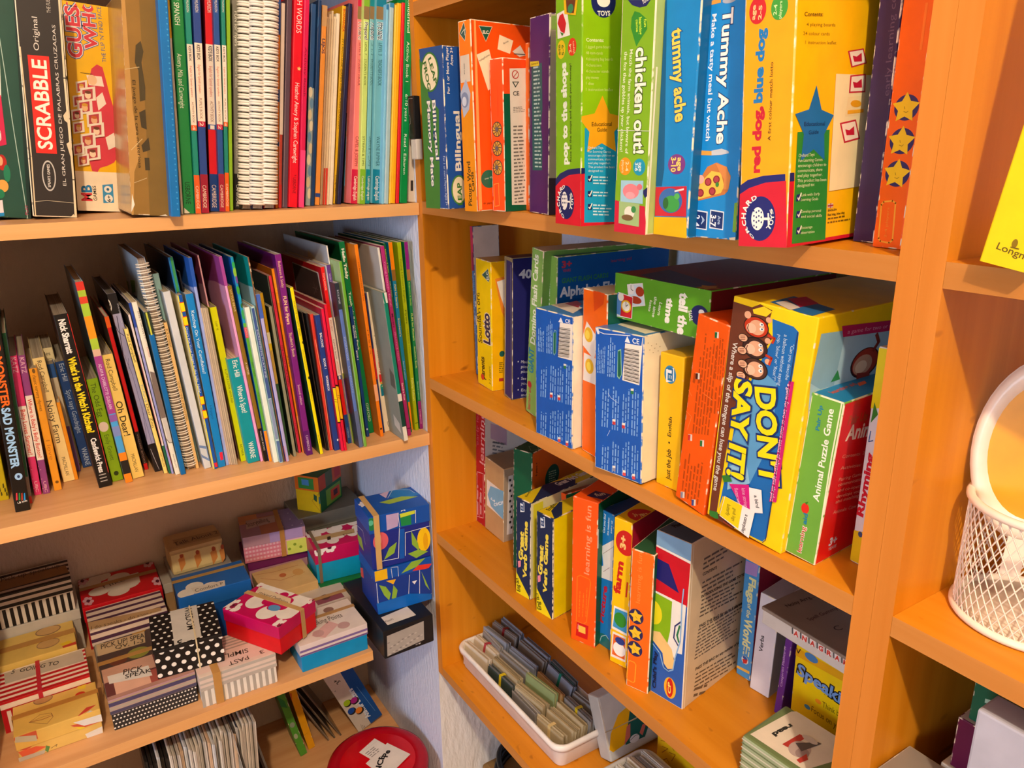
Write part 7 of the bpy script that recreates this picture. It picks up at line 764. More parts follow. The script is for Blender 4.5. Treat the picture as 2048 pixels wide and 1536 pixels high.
bx('game_box','navy and yellow verb game box, nearer of the two matching ones','box','game boxes on the lower right shelf',[.011,-.2995,-.2881],-80.89,-.21,[.0336,.17,.1623],{'F':'#15284e','S':'#ece008','T':'#d8c018'},{'F':[('p','#e8d81c',[-1.7,40.6,30.6,1.9,31.5,-1,-.9,-1.6]),('t','#3a3c14','English',[10.3,5.6,3.4,29.5,8.4],.03),('t','#e8d44c','Great',[11.4,63.9,14.2,110.8,8.6],.05),('t','#e8d44c','Verb Game',[21.2,38.4,23.9,132.7,7.5],.05),('p','#e88a9a',[2.6,59.3,8.5,63.3,8.5,52.7,3.4,49]),('p','#dce4ec',[7.9,155,16.5,158.8,17.4,142.8,8.3,138.7]),('t','#2c4c7c','ELI',[15.3,143.9,15.3,156.5,6.2],.05)],'S':[('l','#dcd49c',[1.5,1.4,161,2.1,.8])],'T':[('t','#3a3c14','English',[11.7,14.2,2.6,38.6,6.2],.03),('p','#1a2a50',[32.6,2.7,14.2,14.9,1.4,44.1,4.4,47.3,35.9,15.3])]},wear=.55)
bx('card_box','thin orange box leaning behind the navy verb games','box','game boxes on the lower right shelf',[.075,-.2898,-.2882],-90,6.68,[.0116,.17,.1642],{'F':'#f2560f','S':'#1c6a3c','T':'#8a4a1c'},{},wear=.3)
bx('game_box','orange box with faint lettering and a red number panel at its foot','box','game boxes on the lower right shelf',[.0123,-.3823,-.2881],-70,-.12,[.0387,.125,.2178],{'F':'#f2560f','S':'#0c5c3c','T':'#e8540f'},{'F':[('t','#f29a70','learning is fun',[27.3,109.3,28.7,210.5,8.2],.01),('l','#f27a1c',[1.3,8.5,32.6,8.9,100.6,13.7,104.4,28.1,103.4,30.1,98.9,24.8,36,20,30.8,7.5,31.6]),('p','#c81418',[9.5,30.5,28.1,30.9,27,8.6,7.9,8.1]),('t','#f2c04c','1',[22.8,19.2,22.7,23.9,9.8],.06),('t','#e8908c','step',[12.3,19.7,12.8,27.9,2.6],.02),('g','#f2801c',1,[13.3,39.3,14.4,85.5,15.9,40.4]),('g','#f2801c',1,[19.1,41.7,20.1,87.6,21.7,42.7]),('g','#f2801c',1,[24.3,43.7,25.2,89.5,26.8,44.7])],'S':[('p','#e8e4dc',[-1.1,181.5,3,179.8,3.2,151.7,-.9,153.5]),('p','#e8e4dc',[-4.9,75.4,-.7,73.2,-1.4,39.1,-5.6,41.5])],'T':[('p','#2c2454',[14.4,10.3,15.9,30.6,40.7,33.2,38.9,13.1]),('t','#d8c8b0','fun',[26.1,16.5,33.2,27.8,8.9],.03)]},wear=.3)
bx('game_box','blue picture lotto box with a white panel and red lettering','box','game boxes on the lower right shelf',[.0379,-.4104,-.2882],-85.14,-.01,[.0242,.18,.2031],{'F':'#1874b8','S':'#1c3c6c','T':'#1c3a6c'},{'F':[('t','#d8e8f0','Can you find',[7.9,171.1,9.2,198.5,3.7],.02),('t','#d8e8f0','the matching',[14.7,170.4,16,196.2,2.9],.02),('t','#d8e8f0','pairs of',[20.4,176.3,21.6,194.1,2.1],.02),('p','#dcdcd6',[2.5,149.5,26.2,169.9,25.5,140.2,8.2,114.3]),('l','#9a8a7a',[.7,6.6,140.8,23,156.8]),('p','#dcdcd6',[.4,116.9,23.6,139.4,24.8,107,3.9,103.2]),('l','#9a7a7a',[.7,7.5,114,18.5,125.1]),('t','#b81c34','Picture',[9.2,35.6,15.1,93.2,8.4],.04),('e','#1c6a6c',[11.7,8.1,13.2,11.4]),('l','#c0d4d4',[.8,3.2,1.8,6.8,13.5,15.3,19.7,20.5,16.2])]},wear=.25)
bx('game_box','yellow farm game box with a red age disc and sheep card pictures','box','game boxes on the lower right shelf',[.0259,-.4502,-.288],-75.16,-.34,[.0266,.15,.2118],{'F':'#f6c40a','S':'#a81c3c','T':'#e8b808'},{'F':[('e','#c8201c',[17.5,181.2,14.5,17.2]),('t','#f2c878','3+',[17.8,172.8,18.3,190,7.9],.05),('t','#c8201c','farm',[12,106,15.6,152,9.8],.05),('l','#c8201c',[2.2,21.9,106.4,22.9,127.3]),('p','#ece8e0',[3.9,85.8,24.6,86.8,25.3,49.5,1.4,50.6]),('p','#3a94c8',[5.9,83.1,24.8,83.9,24.9,52.9,3.2,54.5]),('e','#2f8a2c',[14.4,68.8,9.5,10.7]),('p','#ece8e0',[3.2,46.8,23.9,47.3,24.9,9.2,1.4,7.5]),('p','#e0682c',[4.9,43.6,23.4,44,23.8,12.4,3.5,11.7]),('e','#f0f0ec',[14.7,24.4,9.7,10.3]),('e','#243c8c',[15.4,37.1,7.6,5.4])],'T':[('e','#c8201c',[21.7,26.2,16.8,17.1]),('t','#f2c878','3+ years',[19.1,16.5,29.9,32,9.4],.03)]},wear=.25)
bx('game_box','orange box with three yellow stars and a green side, beside the bag game','box','game boxes on the lower right shelf',[.0115,-.5002,-.288],-70,-.31,[.0305,.1,.1952],{'F':'#f26a14','S':'#0c5a3a','T':'#2c5a3c'},{'F':[('e','#2a2654',[10.1,104.6,10,10.4]),('s','#e8bc2c',[10.1,104.6,9.5,12]),('l','#8a6a18',[.5,8.7,104.6,11.6,102.3]),('e','#2a2654',[10.2,81,10.1,10.5]),('s','#e8bc2c',[10.2,81,9.5,12]),('l','#8a6a18',[.5,8.8,81,11.7,78.7]),('e','#2a2654',[10.3,58.3,10.2,10.7]),('s','#e8bc2c',[10.3,58.3,9.5,12]),('l','#8a6a18',[.5,8.9,58.2,11.9,56]),('l','#f2a02c',[1.3,1.8,34.6,3.3,38.3,10.2,38.4,12.6,35.9,12,10.7,9.8,8.1,1.7,8.9,.4,12.2,1.8,34.6]),('t','#f28a3a','learning is fun',[14.2,124.1,14.2,193,6],0)],'S':[('p','#d8d4c8',[-14.8,173.4,-8.5,170.3,-7.2,135.5,-12.6,138.3]),('p','#d8d4c8',[-14.8,73.6,-7.7,69.5,-6.6,41.3,-13.2,45.3])]},wear=.75)
bx('game_box','blue, red and green bag game box with a text-covered cream side','box','game boxes on the lower right shelf',[.0296,-.5252,-.2882],-80.16,.24,[.0487,.21,.2248],{'F':'#2a5cb0','S':'#d8c4a4','T':'#4a5a6c','W':'#e0d4c0'},{'F':[('p','#7aa4c8',[-.8,225.8,51.5,224.3,49.4,203,.2,205.7]),('p','#e8e4dc',[.2,205.7,49.4,203,48.5,199.6,-.2,203.4]),('p','#c80f24',[-.2,203.4,48.5,199.6,47.4,142.4,0,142.3]),('p','#1c1c6c',[2,188.6,19.2,187.4,35.3,155.8,1.6,161.4]),('p','#e8e6de',[-.3,144.5,46.1,144,44.2,76.7,35.8,74.6,35.3,62.5,27.2,74.9,.8,78]),('p','#86b414',[-.7,142,26.5,140.6,25.8,100,22.5,79.5,-1.2,86.6]),('e','#e8d81c',[.1,114.4,13.1,16.5]),('p','#ecc47c',[-1.7,87.5,11.3,91.6,29.6,76.1,34.1,60.7,32.2,50.2,25,46.2,18.9,51.4,16.5,64.5,.7,75.5]),('l','#2a2c6c',[1.8,40.4,119.8,32.6,110.3,31.6,93.5,38.8,85.6]),('l','#2a7a4c',[2.4,39.1,113.5,36.1,99.3,39,91.5]),('l','#8ab4e0',[1.6,41.8,164.3,40.7,143.7,41.2,93.8,35,67.1,33,49.4,26.4,43.8,19.2,45.5,12.8,62.6,-1,72.3]),('t','#161c44',"Child's Play",[9,8.7,8.3,61.4,4.9],.03),('e','#e8b02c',[29.4,20.8,8.9,14.7]),('e','#c8201c',[29.3,21.2,5,13.7]),('t','#f0d86c','CP',[31,13.2,30.2,28.5,4],.04)],'S':[('l','#f0e8d8',[1.5,4.2,221.6,4.2,-.9]),('g','#6a5c4c',3,[26.8,193.8,85.2,192.4,25.5,181.7]),('g','#6a5c4c',3,[26.5,162.8,114.2,156.8,25.1,150.6]),('g','#6a5c4c',5,[27.1,138.8,119.9,128.3,24.8,118.1]),('g','#6a5c4c',9,[23.9,100,122.6,93,19.6,61.8]),('g','#6a5c4c',5,[24.6,36.7,119.5,24.1,22.2,14.9]),('g','#6a5c4c',2,[23,15.6,52.7,5.7,22,6.8]),('t','#2c241c','CONTENTS',[26.1,173.7,55.2,171.3,3.8],.03),('t','#2c241c','INTRODUCING THE GAME TO YOUNG PLAYERS',[25.9,143.9,161.5,131.9,3.8],.03),('t','#2c241c','PASS THE BAG for up to 4 players',[25.3,103.5,120.5,93.9,3.9],.03),('t','#2c241c','PASS THE BAG for any number of players',[23.2,44.2,134.4,33.4,4.1],.03)],'T':[('t','#15171c','Pass the Bag',[11.6,19.9,17,59.8,7],.05)]},wear=.3)
bx('flash_card_box','sky blue flags box standing back near the upright, lettering down its spine','box','game boxes on the lower right shelf',[.1462,-.5611,-.2882],-87.34,.21,[.0214,.12,.1671],{'F':'#4a94cc','S':'#8a1c34'},{'F':[('t','#e8e4a0','Flags',[8.2,144.6,7.7,110,9.8],.04),('t','#e8e4a0','of the',[8.9,108.2,8.1,88.4,5.9],.02),('t','#e8e4a0','World',[6.5,86.3,6.1,46.7,11.2],.04),('p','#a888c0',[.7,164.6,19.5,166.2,18.5,149.6,1,147.1]),('g','#dcd8a8',3,[8.3,45.5,7.1,29.7,16.4,48.8]),('e','#e8e4dc',[11.8,26.7,5.2,5.7]),('p','#c8302c',[7.9,26.4,16,30,14.8,23,9.7,20.7]),('e','#3a5aa0',[11.6,29.8,3.5,2.2]),('p','#e8b44c',[-1.6,11.9,20.1,14.3,19.9,10.2,-1.3,8.2])]},wear=.2)
bx('flash_card_box','tall white verb card box standing beside the sky blue flags box','box','game boxes on the lower right shelf',[.138,-.5903,-.2876],-82.4,-1.35,[.0266,.05,.1386],{'F':'#d4d0d8','S':'#a89c90','T':'#b8b4b8','W':'#d8d4d8'},{'F':[('t','#2c2c38','Verbs',[11.6,59,11.2,82.1,5],.02)]},wear=.15)
bx('story_book','dark red box end showing above the white verb cards','box',None,[.195,-.551,-.2882],-90,2.36,[.041,.06,.235],{'F':'#8a1030','S':'#4a1c28'},{},wear=.2)
bx('story_book','dark brown pack with pale letters behind the lying word game box','box',None,[.2,-.592,-.2879],-90,1.13,[.0254,.055,.225],{'F':'#5a2a20','S':'#3a1c18'},{'F':[('t','#b8aca4','VERB',[-13.9,122.9,9,124.5,7.4],.03)]},wear=.2)
bx('flash_card_box','narrow purple flash card box with small pale lettering up its end','box','game boxes on the lower right shelf',[.1278,-.6363,-.2877],-90,-3.04,[.0094,.1,.1385],{'F':'#5a2484','S':'#4a1c70'},{'F':[('t','#c8a8d8','Categories Flashcards',[5.8,40.6,2.3,96,3.1],0)]},wear=.2)
bx('flash_card_box','yellow speaking game box facing out behind the reading cards','box','game boxes on the lower right shelf',[.1329,-.6555,-.288],-90,1,[.0864,.03,.1385],{'F':'#e4c40a','T':'#c8a810'},{'F':[('t','#1c1c1c','Speaking',[4.7,66.6,83.6,61.2,14.7],.1),('t','#6a94d0','Speaking',[4.7,66.6,83.6,61.2,14.7],.03),('e','#e88a1c',[34.9,48.2,4,2.8]),('e','#3a8ac8',[21.8,32.2,4.1,2.8]),('t','#5a4410','Think before you talk',[40.7,45.2,101.8,48.5,7.3],0),('t','#5a4410','Focus on your ideas',[27.2,29.9,88.1,28.5,7.8],0),('p','#d8a010',[-11.6,99,75.6,102.7,76.8,92.8,-10.6,88.3]),('e','#3a7ab8',[20.8,97.7,8.8,5]),('l','#3a2c10',[1.4,.2,99,3.4,94.1,5.8,100])]},wear=.2)
lb('gift_box','yellow gift box printed with striped balloons, wrapped in film, nearest the shelf edge','box','small gift boxes on the lower left shelf',[-.671,.049,-.4867],-.5,0,[.113,.076,.044],{'F':'#dcb45a','B':'#d8b460'},{'T':[('l','#7a4a34',[.7,20.4,24.3,35.1,35.2,49.4,30,51.5,19.3,43.1,7.1,20.4,24.3]),('l','#a8603c',[1.2,21.7,24.5,37.2,21,50.3,22.6]),('l','#7a4a34',[.6,20.4,24.3,36.1,26.8,51,25.8]),('e','#8a6a48',[40.4,71.5,13.2,10.7]),('e','#b88a58',[40.4,71.5,11.9,8.6]),('p','#e0c020',[87.9,79.7,100.4,75.7,98.1,64.6,88.5,68]),('e','#c8301c',[90.2,53.9,7,6.4]),('p','#c84434',[80.7,-2.2,95.4,14.2,109.1,13.3,97.4,5]),('p','#d0d4d8',[83.1,-6.3,100,3.4,115,-11.6,112.3,-25.3,84.8,-18.6])],'f':[('e','#c8503c',[11.7,33.6,15.7,16.7]),('e','#cfc6a8',[11.5,32,14.6,11.4]),('p','#d86040',[1.4,17.2,24.2,16.8,37.3,10.3,6.7,3.7]),('p','#b8b4a8',[-.3,7.3,35.3,5.9,28,-7,.6,-2.2]),('p','#5a8a4a',[36.4,12.6,40.9,8.6,36.9,-.4,33.8,4.8]),('l','#6a5a38',[.8,41.6,4.6,50,7.8,48.1,4.3]),('p','#d8d4cc',[87.4,8.1,111.3,11.6,110.2,-4.7,89.9,-2.4])],'F':[('p','#c8503c',[71.1,32.4,100,28,114.1,21.5,82.7,21.4]),('p','#d8d8d4',[75.6,35.7,114.6,34.2,114.1,21.5,88.5,24.2]),('p','#e0c838',[75.8,28.3,88.3,22.5,94.8,12,82.5,19.7]),('p','#c85a3c',[1.8,49,15,53.4,28.6,43.4,28.8,29,.1,39.2]),('p','#bab49c',[2.4,45.2,27.4,36.1,27,26.2,.7,35.4])]},hl=.024,band=[('x',.62,.01,'#b8803a')])
lb('gift_box','red and white striped gift box with a handwritten label and red elastic','box','small gift boxes on the lower left shelf',[-.686,.128,-.4867],0,0,[.123,.085,.056],{'F':'#efe0d0','B':'#efe0d0'},{'T':[('p','#c01420',[0,0,123,0,123,6.4,0,6.4]),('p','#c01420',[0,12.2,123,12.2,123,18.5,0,18.5]),('p','#c01420',[0,24.3,123,24.3,123,30.7,0,30.7]),('p','#c01420',[0,36.5,123,36.5,123,42.8,0,42.8]),('p','#c01420',[0,48.6,123,48.6,123,55,0,55]),('p','#c01420',[0,60.8,123,60.8,123,67.2,0,67.2]),('p','#c01420',[0,72.9,123,72.9,123,79.3,0,79.3]),('p','#c4b8a8',[7.7,80.3,118.9,81.3,119.9,45.4,8.6,48.7]),('t','#2c2824','5  GOING TO',[17.1,72.2,82.5,57.9,11],.01)],'F':[('p','#c01420',[0,38.6,123,38.6,123,43.1,0,43.1]),('p','#c01420',[0,52.1,123,52.1,123,56,0,56])],'f':[('p','#c01420',[0,0,6.8,0,6.8,40.3,0,40.3]),('p','#c01420',[12.3,0,19.1,0,19.1,40.3,12.3,40.3]),('p','#c01420',[24.6,0,31.4,0,31.4,40.3,24.6,40.3]),('p','#c01420',[36.9,0,43.7,0,43.7,40.3,36.9,40.3]),('p','#c01420',[49.2,0,56,0,56,40.3,49.2,40.3]),('p','#c01420',[61.5,0,68.3,0,68.3,40.3,61.5,40.3]),('p','#c01420',[73.8,0,80.6,0,80.6,40.3,73.8,40.3]),('p','#c01420',[86.1,0,92.9,0,92.9,40.3,86.1,40.3]),('p','#c01420',[98.4,0,105.2,0,105.2,40.3,98.4,40.3]),('p','#c01420',[110.7,0,117.5,0,117.5,40.3,110.7,40.3])]},hl=.017,band=[('y',.44,.006,'#c02a3a')])
lb('gift_box','yellow balloon gift box with a brown tape band, second row of the stack','box','small gift boxes on the lower left shelf',[-.684,.2155,-.4867],0,0,[.111,.084,.065],{'F':'#dcbc62','B':'#d8b860'},{'T':[('e','#9a7a54',[70.8,29.2,17.1,14.2]),('e','#c8a064',[70.8,29.2,15.7,11.6]),('e','#8a6a48',[73.1,71.9,19.3,15]),('e','#c8a064',[73.1,71.9,17.5,12.3]),('p','#e0c020',[86.2,15.6,101.3,18.8,107.8,4.6,92.9,4.6]),('p','#c8442c',[90.1,6.4,111.1,9,111.5,-4.5,92.3,-4.8])]},hl=.02,band=[('x',.55,.014,'#b88844')])
lb('card_box','clear-wrapped pale grey box under the black and white striped one','box','small gift boxes on the lower left shelf',[-.683,.303,-.4867],0,0,[.124,.096,.081],{'F':'#c8c4bc','B':'#b8b0a4'},{},hl=.02)
lb('gift_box','black and white striped gift box with a brown tape label on its lid','box','small gift boxes on the lower left shelf',[-.682,.304,-.4053],0,0,[.119,.08,.062],{'F':'#e0d8cc','B':'#e4dccf'},{'T':[('p','#1c1818',[0,0,119,0,119,8.8,0,8.8]),('p','#1c1818',[0,16.8,119,16.8,119,25.6,0,25.6]),('p','#1c1818',[0,33.6,119,33.6,119,42.4,0,42.4]),('p','#1c1818',[0,50.4,119,50.4,119,59.2,0,59.2]),('p','#1c1818',[0,67.2,119,67.2,119,76,0,76]),('p','#9a7444',[5.9,58.8,114.4,55.1,118.4,23.3,8.6,18.9]),('t','#4a3418','Pick up speak up',[16.1,52,106.2,52.1,16.2],0)],'F':[('p','#1c1818',[0,37.2,119,37.2,119,43.4,0,43.4]),('p','#1c1818',[0,49.6,119,49.6,119,54.6,0,54.6]),('p','#1c1818',[0,59.5,119,59.5,119,62,0,62])],'f':[('p','#1c1818',[1.2,0,6.5,0,6.5,37.2,1.2,37.2]),('p','#1c1818',[11.9,0,17.3,0,17.3,37.2,11.9,37.2]),('p','#1c1818',[22.6,0,28,0,28,37.2,22.6,37.2]),('p','#1c1818',[33.3,0,38.7,0,38.7,37.2,33.3,37.2]),('p','#1c1818',[44,0,49.4,0,49.4,37.2,44,37.2]),('p','#1c1818',[54.7,0,60.1,0,60.1,37.2,54.7,37.2]),('p','#1c1818',[65.5,0,70.8,0,70.8,37.2,65.5,37.2]),('p','#1c1818',[76.2,0,81.5,0,81.5,37.2,76.2,37.2]),('p','#1c1818',[86.9,0,92.2,0,92.2,37.2,86.9,37.2]),('p','#1c1818',[97.6,0,102.9,0,102.9,37.2,97.6,37.2]),('p','#1c1818',[108.3,0,113.6,0,113.6,37.2,108.3,37.2])]},hl=.027)
lb('gift_box','gift box with a fine dotted black base and photo lid, nearest the edge','box','small gift boxes on the lower left shelf',[-.546,.042,-.4867],0,0,[.126,.086,.0567],{'F':'#b09a90','B':'#2a2a2c'},{'F':[('p','#4a4660',[0,30.6,126,30.6,126,36.3,0,36.3]),('p','#a8a090',[0,38.6,126,38.6,126,42,0,42]),('p','#4a4468',[0,44.2,126,44.2,126,51,0,51]),('p','#a89870',[0,51,126,51,126,52.7,0,52.7]),('p','#b08a90',[0,53.3,126,53.3,126,56.7,0,56.7])],'T':[('p','#6a3a38',[0,0,126,0,126,86,0,86]),('p','#c89a84',[0,47.3,75.6,47.3,75.6,86,0,86]),('p','#a8544a',[63,0,113.4,0,113.4,43,63,43]),('p','#e0b098',[12.6,4.3,63,4.3,63,43,12.6,43]),('p','#ded8d0',[6.3,64.3,65.8,57.7,67.1,26.9,6.7,42]),('t','#2c2824','PICK',[28.3,54.4,56.3,50.1,13.7],.01),('t','#2c2824','SPEAK',[29.6,41.8,67.1,36.9,11.3],.01),('p','#b08478',[0,0,126,0,126,8.6,0,8.6])],'f':[('e','#e4e0d8',[2.6,4.5,1.4,1.4]),('e','#e4e0d8',[7.7,4.5,1.4,1.4]),('e','#e4e0d8',[12.9,4.5,1.4,1.4]),('e','#e4e0d8',[18,4.5,1.4,1.4]),('e','#e4e0d8',[23.1,4.5,1.4,1.4]),('e','#e4e0d8',[28.3,4.5,1.4,1.4]),('e','#e4e0d8',[33.4,4.5,1.4,1.4]),('e','#e4e0d8',[38.6,4.5,1.4,1.4]),('e','#e4e0d8',[43.7,4.5,1.4,1.4]),('e','#e4e0d8',[48.9,4.5,1.4,1.4]),('e','#e4e0d8',[54,4.5,1.4,1.4]),('e','#e4e0d8',[59.1,4.5,1.4,1.4]),('e','#e4e0d8',[64.3,4.5,1.4,1.4]),('e','#e4e0d8',[69.4,4.5,1.4,1.4]),('e','#e4e0d8',[74.6,4.5,1.4,1.4]),('e','#e4e0d8',[79.7,4.5,1.4,1.4]),('e','#e4e0d8',[84.9,4.5,1.4,1.4]),('e','#e4e0d8',[90,4.5,1.4,1.4]),('e','#e4e0d8',[95.1,4.5,1.4,1.4]),('e','#e4e0d8',[100.3,4.5,1.4,1.4]),('e','#e4e0d8',[105.4,4.5,1.4,1.4]),('e','#e4e0d8',[110.6,4.5,1.4,1.4]),('e','#e4e0d8',[115.7,4.5,1.4,1.4]),('e','#e4e0d8',[120.9,4.5,1.4,1.4]),('e','#e4e0d8',[5.1,11.7,1.4,1.4]),('e','#e4e0d8',[10.3,11.7,1.4,1.4]),('e','#e4e0d8',[15.4,11.7,1.4,1.4]),('e','#e4e0d8',[20.6,11.7,1.4,1.4]),('e','#e4e0d8',[25.7,11.7,1.4,1.4]),('e','#e4e0d8',[30.9,11.7,1.4,1.4]),('e','#e4e0d8',[36,11.7,1.4,1.4]),('e','#e4e0d8',[41.1,11.7,1.4,1.4]),('e','#e4e0d8',[46.3,11.7,1.4,1.4]),('e','#e4e0d8',[51.4,11.7,1.4,1.4]),('e','#e4e0d8',[56.6,11.7,1.4,1.4]),('e','#e4e0d8',[61.7,11.7,1.4,1.4]),('e','#e4e0d8',[66.9,11.7,1.4,1.4]),('e','#e4e0d8',[72,11.7,1.4,1.4]),('e','#e4e0d8',[77.1,11.7,1.4,1.4]),('e','#e4e0d8',[82.3,11.7,1.4,1.4]),('e','#e4e0d8',[87.4,11.7,1.4,1.4]),('e','#e4e0d8',[92.6,11.7,1.4,1.4]),('e','#e4e0d8',[97.7,11.7,1.4,1.4]),('e','#e4e0d8',[102.9,11.7,1.4,1.4]),('e','#e4e0d8',[108,11.7,1.4,1.4]),('e','#e4e0d8',[113.1,11.7,1.4,1.4]),('e','#e4e0d8',[118.3,11.7,1.4,1.4]),('e','#e4e0d8',[123.4,11.7,1.4,1.4]),('e','#e4e0d8',[2.6,18.9,1.4,1.4]),('e','#e4e0d8',[7.7,18.9,1.4,1.4]),('e','#e4e0d8',[12.9,18.9,1.4,1.4]),('e','#e4e0d8',[18,18.9,1.4,1.4]),('e','#e4e0d8',[23.1,18.9,1.4,1.4]),('e','#e4e0d8',[28.3,18.9,1.4,1.4]),('e','#e4e0d8',[33.4,18.9,1.4,1.4]),('e','#e4e0d8',[38.6,18.9,1.4,1.4]),('e','#e4e0d8',[43.7,18.9,1.4,1.4]),('e','#e4e0d8',[48.9,18.9,1.4,1.4]),('e','#e4e0d8',[54,18.9,1.4,1.4]),('e','#e4e0d8',[59.1,18.9,1.4,1.4]),('e','#e4e0d8',[64.3,18.9,1.4,1.4]),('e','#e4e0d8',[69.4,18.9,1.4,1.4]),('e','#e4e0d8',[74.6,18.9,1.4,1.4]),('e','#e4e0d8',[79.7,18.9,1.4,1.4]),('e','#e4e0d8',[84.9,18.9,1.4,1.4]),('e','#e4e0d8',[90,18.9,1.4,1.4]),('e','#e4e0d8',[95.1,18.9,1.4,1.4]),('e','#e4e0d8',[100.3,18.9,1.4,1.4]),('e','#e4e0d8',[105.4,18.9,1.4,1.4]),('e','#e4e0d8',[110.6,18.9,1.4,1.4]),('e','#e4e0d8',[115.7,18.9,1.4,1.4]),('e','#e4e0d8',[120.9,18.9,1.4,1.4]),('e','#e4e0d8',[5.1,26.1,1.4,1.4]),('e','#e4e0d8',[10.3,26.1,1.4,1.4]),('e','#e4e0d8',[15.4,26.1,1.4,1.4]),('e','#e4e0d8',[20.6,26.1,1.4,1.4]),('e','#e4e0d8',[25.7,26.1,1.4,1.4]),('e','#e4e0d8',[30.9,26.1,1.4,1.4]),('e','#e4e0d8',[36,26.1,1.4,1.4]),('e','#e4e0d8',[41.1,26.1,1.4,1.4]),('e','#e4e0d8',[46.3,26.1,1.4,1.4]),('e','#e4e0d8',[51.4,26.1,1.4,1.4]),('e','#e4e0d8',[56.6,26.1,1.4,1.4]),('e','#e4e0d8',[61.7,26.1,1.4,1.4]),('e','#e4e0d8',[66.9,26.1,1.4,1.4]),('e','#e4e0d8',[72,26.1,1.4,1.4]),('e','#e4e0d8',[77.1,26.1,1.4,1.4]),('e','#e4e0d8',[82.3,26.1,1.4,1.4]),('e','#e4e0d8',[87.4,26.1,1.4,1.4]),('e','#e4e0d8',[92.6,26.1,1.4,1.4]),('e','#e4e0d8',[97.7,26.1,1.4,1.4]),('e','#e4e0d8',[102.9,26.1,1.4,1.4]),('e','#e4e0d8',[108,26.1,1.4,1.4]),('e','#e4e0d8',[113.1,26.1,1.4,1.4]),('e','#e4e0d8',[118.3,26.1,1.4,1.4]),('e','#e4e0d8',[123.4,26.1,1.4,1.4])]},hl=.027)
lb('gift_box','photo lid gift box with a handwritten label, behind the dotted base box','box','small gift boxes on the lower left shelf',[-.548,.13,-.4867],0,0,[.12,.08,.0565],{'F':'#5a4a40','B':'#8a7a6a'},{'T':[('p','#4a3a38',[0,0,120,0,120,80,0,80]),('e','#8a8a3c',[59.4,16.4,16.9,15.6]),('e','#6a3a2c',[28.5,11.6,13.3,14.1]),('e','#b88a3c',[69,84.2,12.7,11.8]),('p','#a8a08c',[-4.4,85.1,12.4,84.1,17.3,44.5,-3.9,42.6]),('p','#c4ac88',[2.5,77.3,77.4,75.2,73.7,39.8,2,41.9]),('t','#2c2418','PICK UP! SPEA',[8.3,60.2,75.1,55.8,14.8],.01),('t','#2c2418','QV. 1-3',[28.2,47,70.9,41.7,10.9],.01)]},hl=.025,band=[('x',.2,.01,'#b08448')])
lb('gift_box','purple and cream striped gift box with a brown label band','box','small gift boxes on the lower left shelf',[-.551,.213,-.4867],0,0,[.122,.074,.082],{'F':'#d8c8bc','B':'#8a7a70'},{'T':[('p','#4a2c48',[0,7.4,122,7.4,122,14.8,0,14.8]),('p','#4a2c48',[0,25.9,122,25.9,122,33.3,0,33.3]),('p','#4a2c48',[0,44.4,122,44.4,122,51.8,0,51.8]),('p','#4a2c48',[0,62.9,122,62.9,122,70.3,0,70.3]),('p','#b4946c',[-6,33.1,113.1,12,113.3,-10.5,-4.5,7.9]),('t','#5a4434','I do speaks - do speak',[2.7,4.4,97.7,-2.3,11.3],0)],'F':[('p','#4a2c48',[0,59,122,59,122,65.6,0,65.6]),('p','#4a2c48',[0,73.8,122,73.8,122,78.7,0,78.7])]},hl=.03)
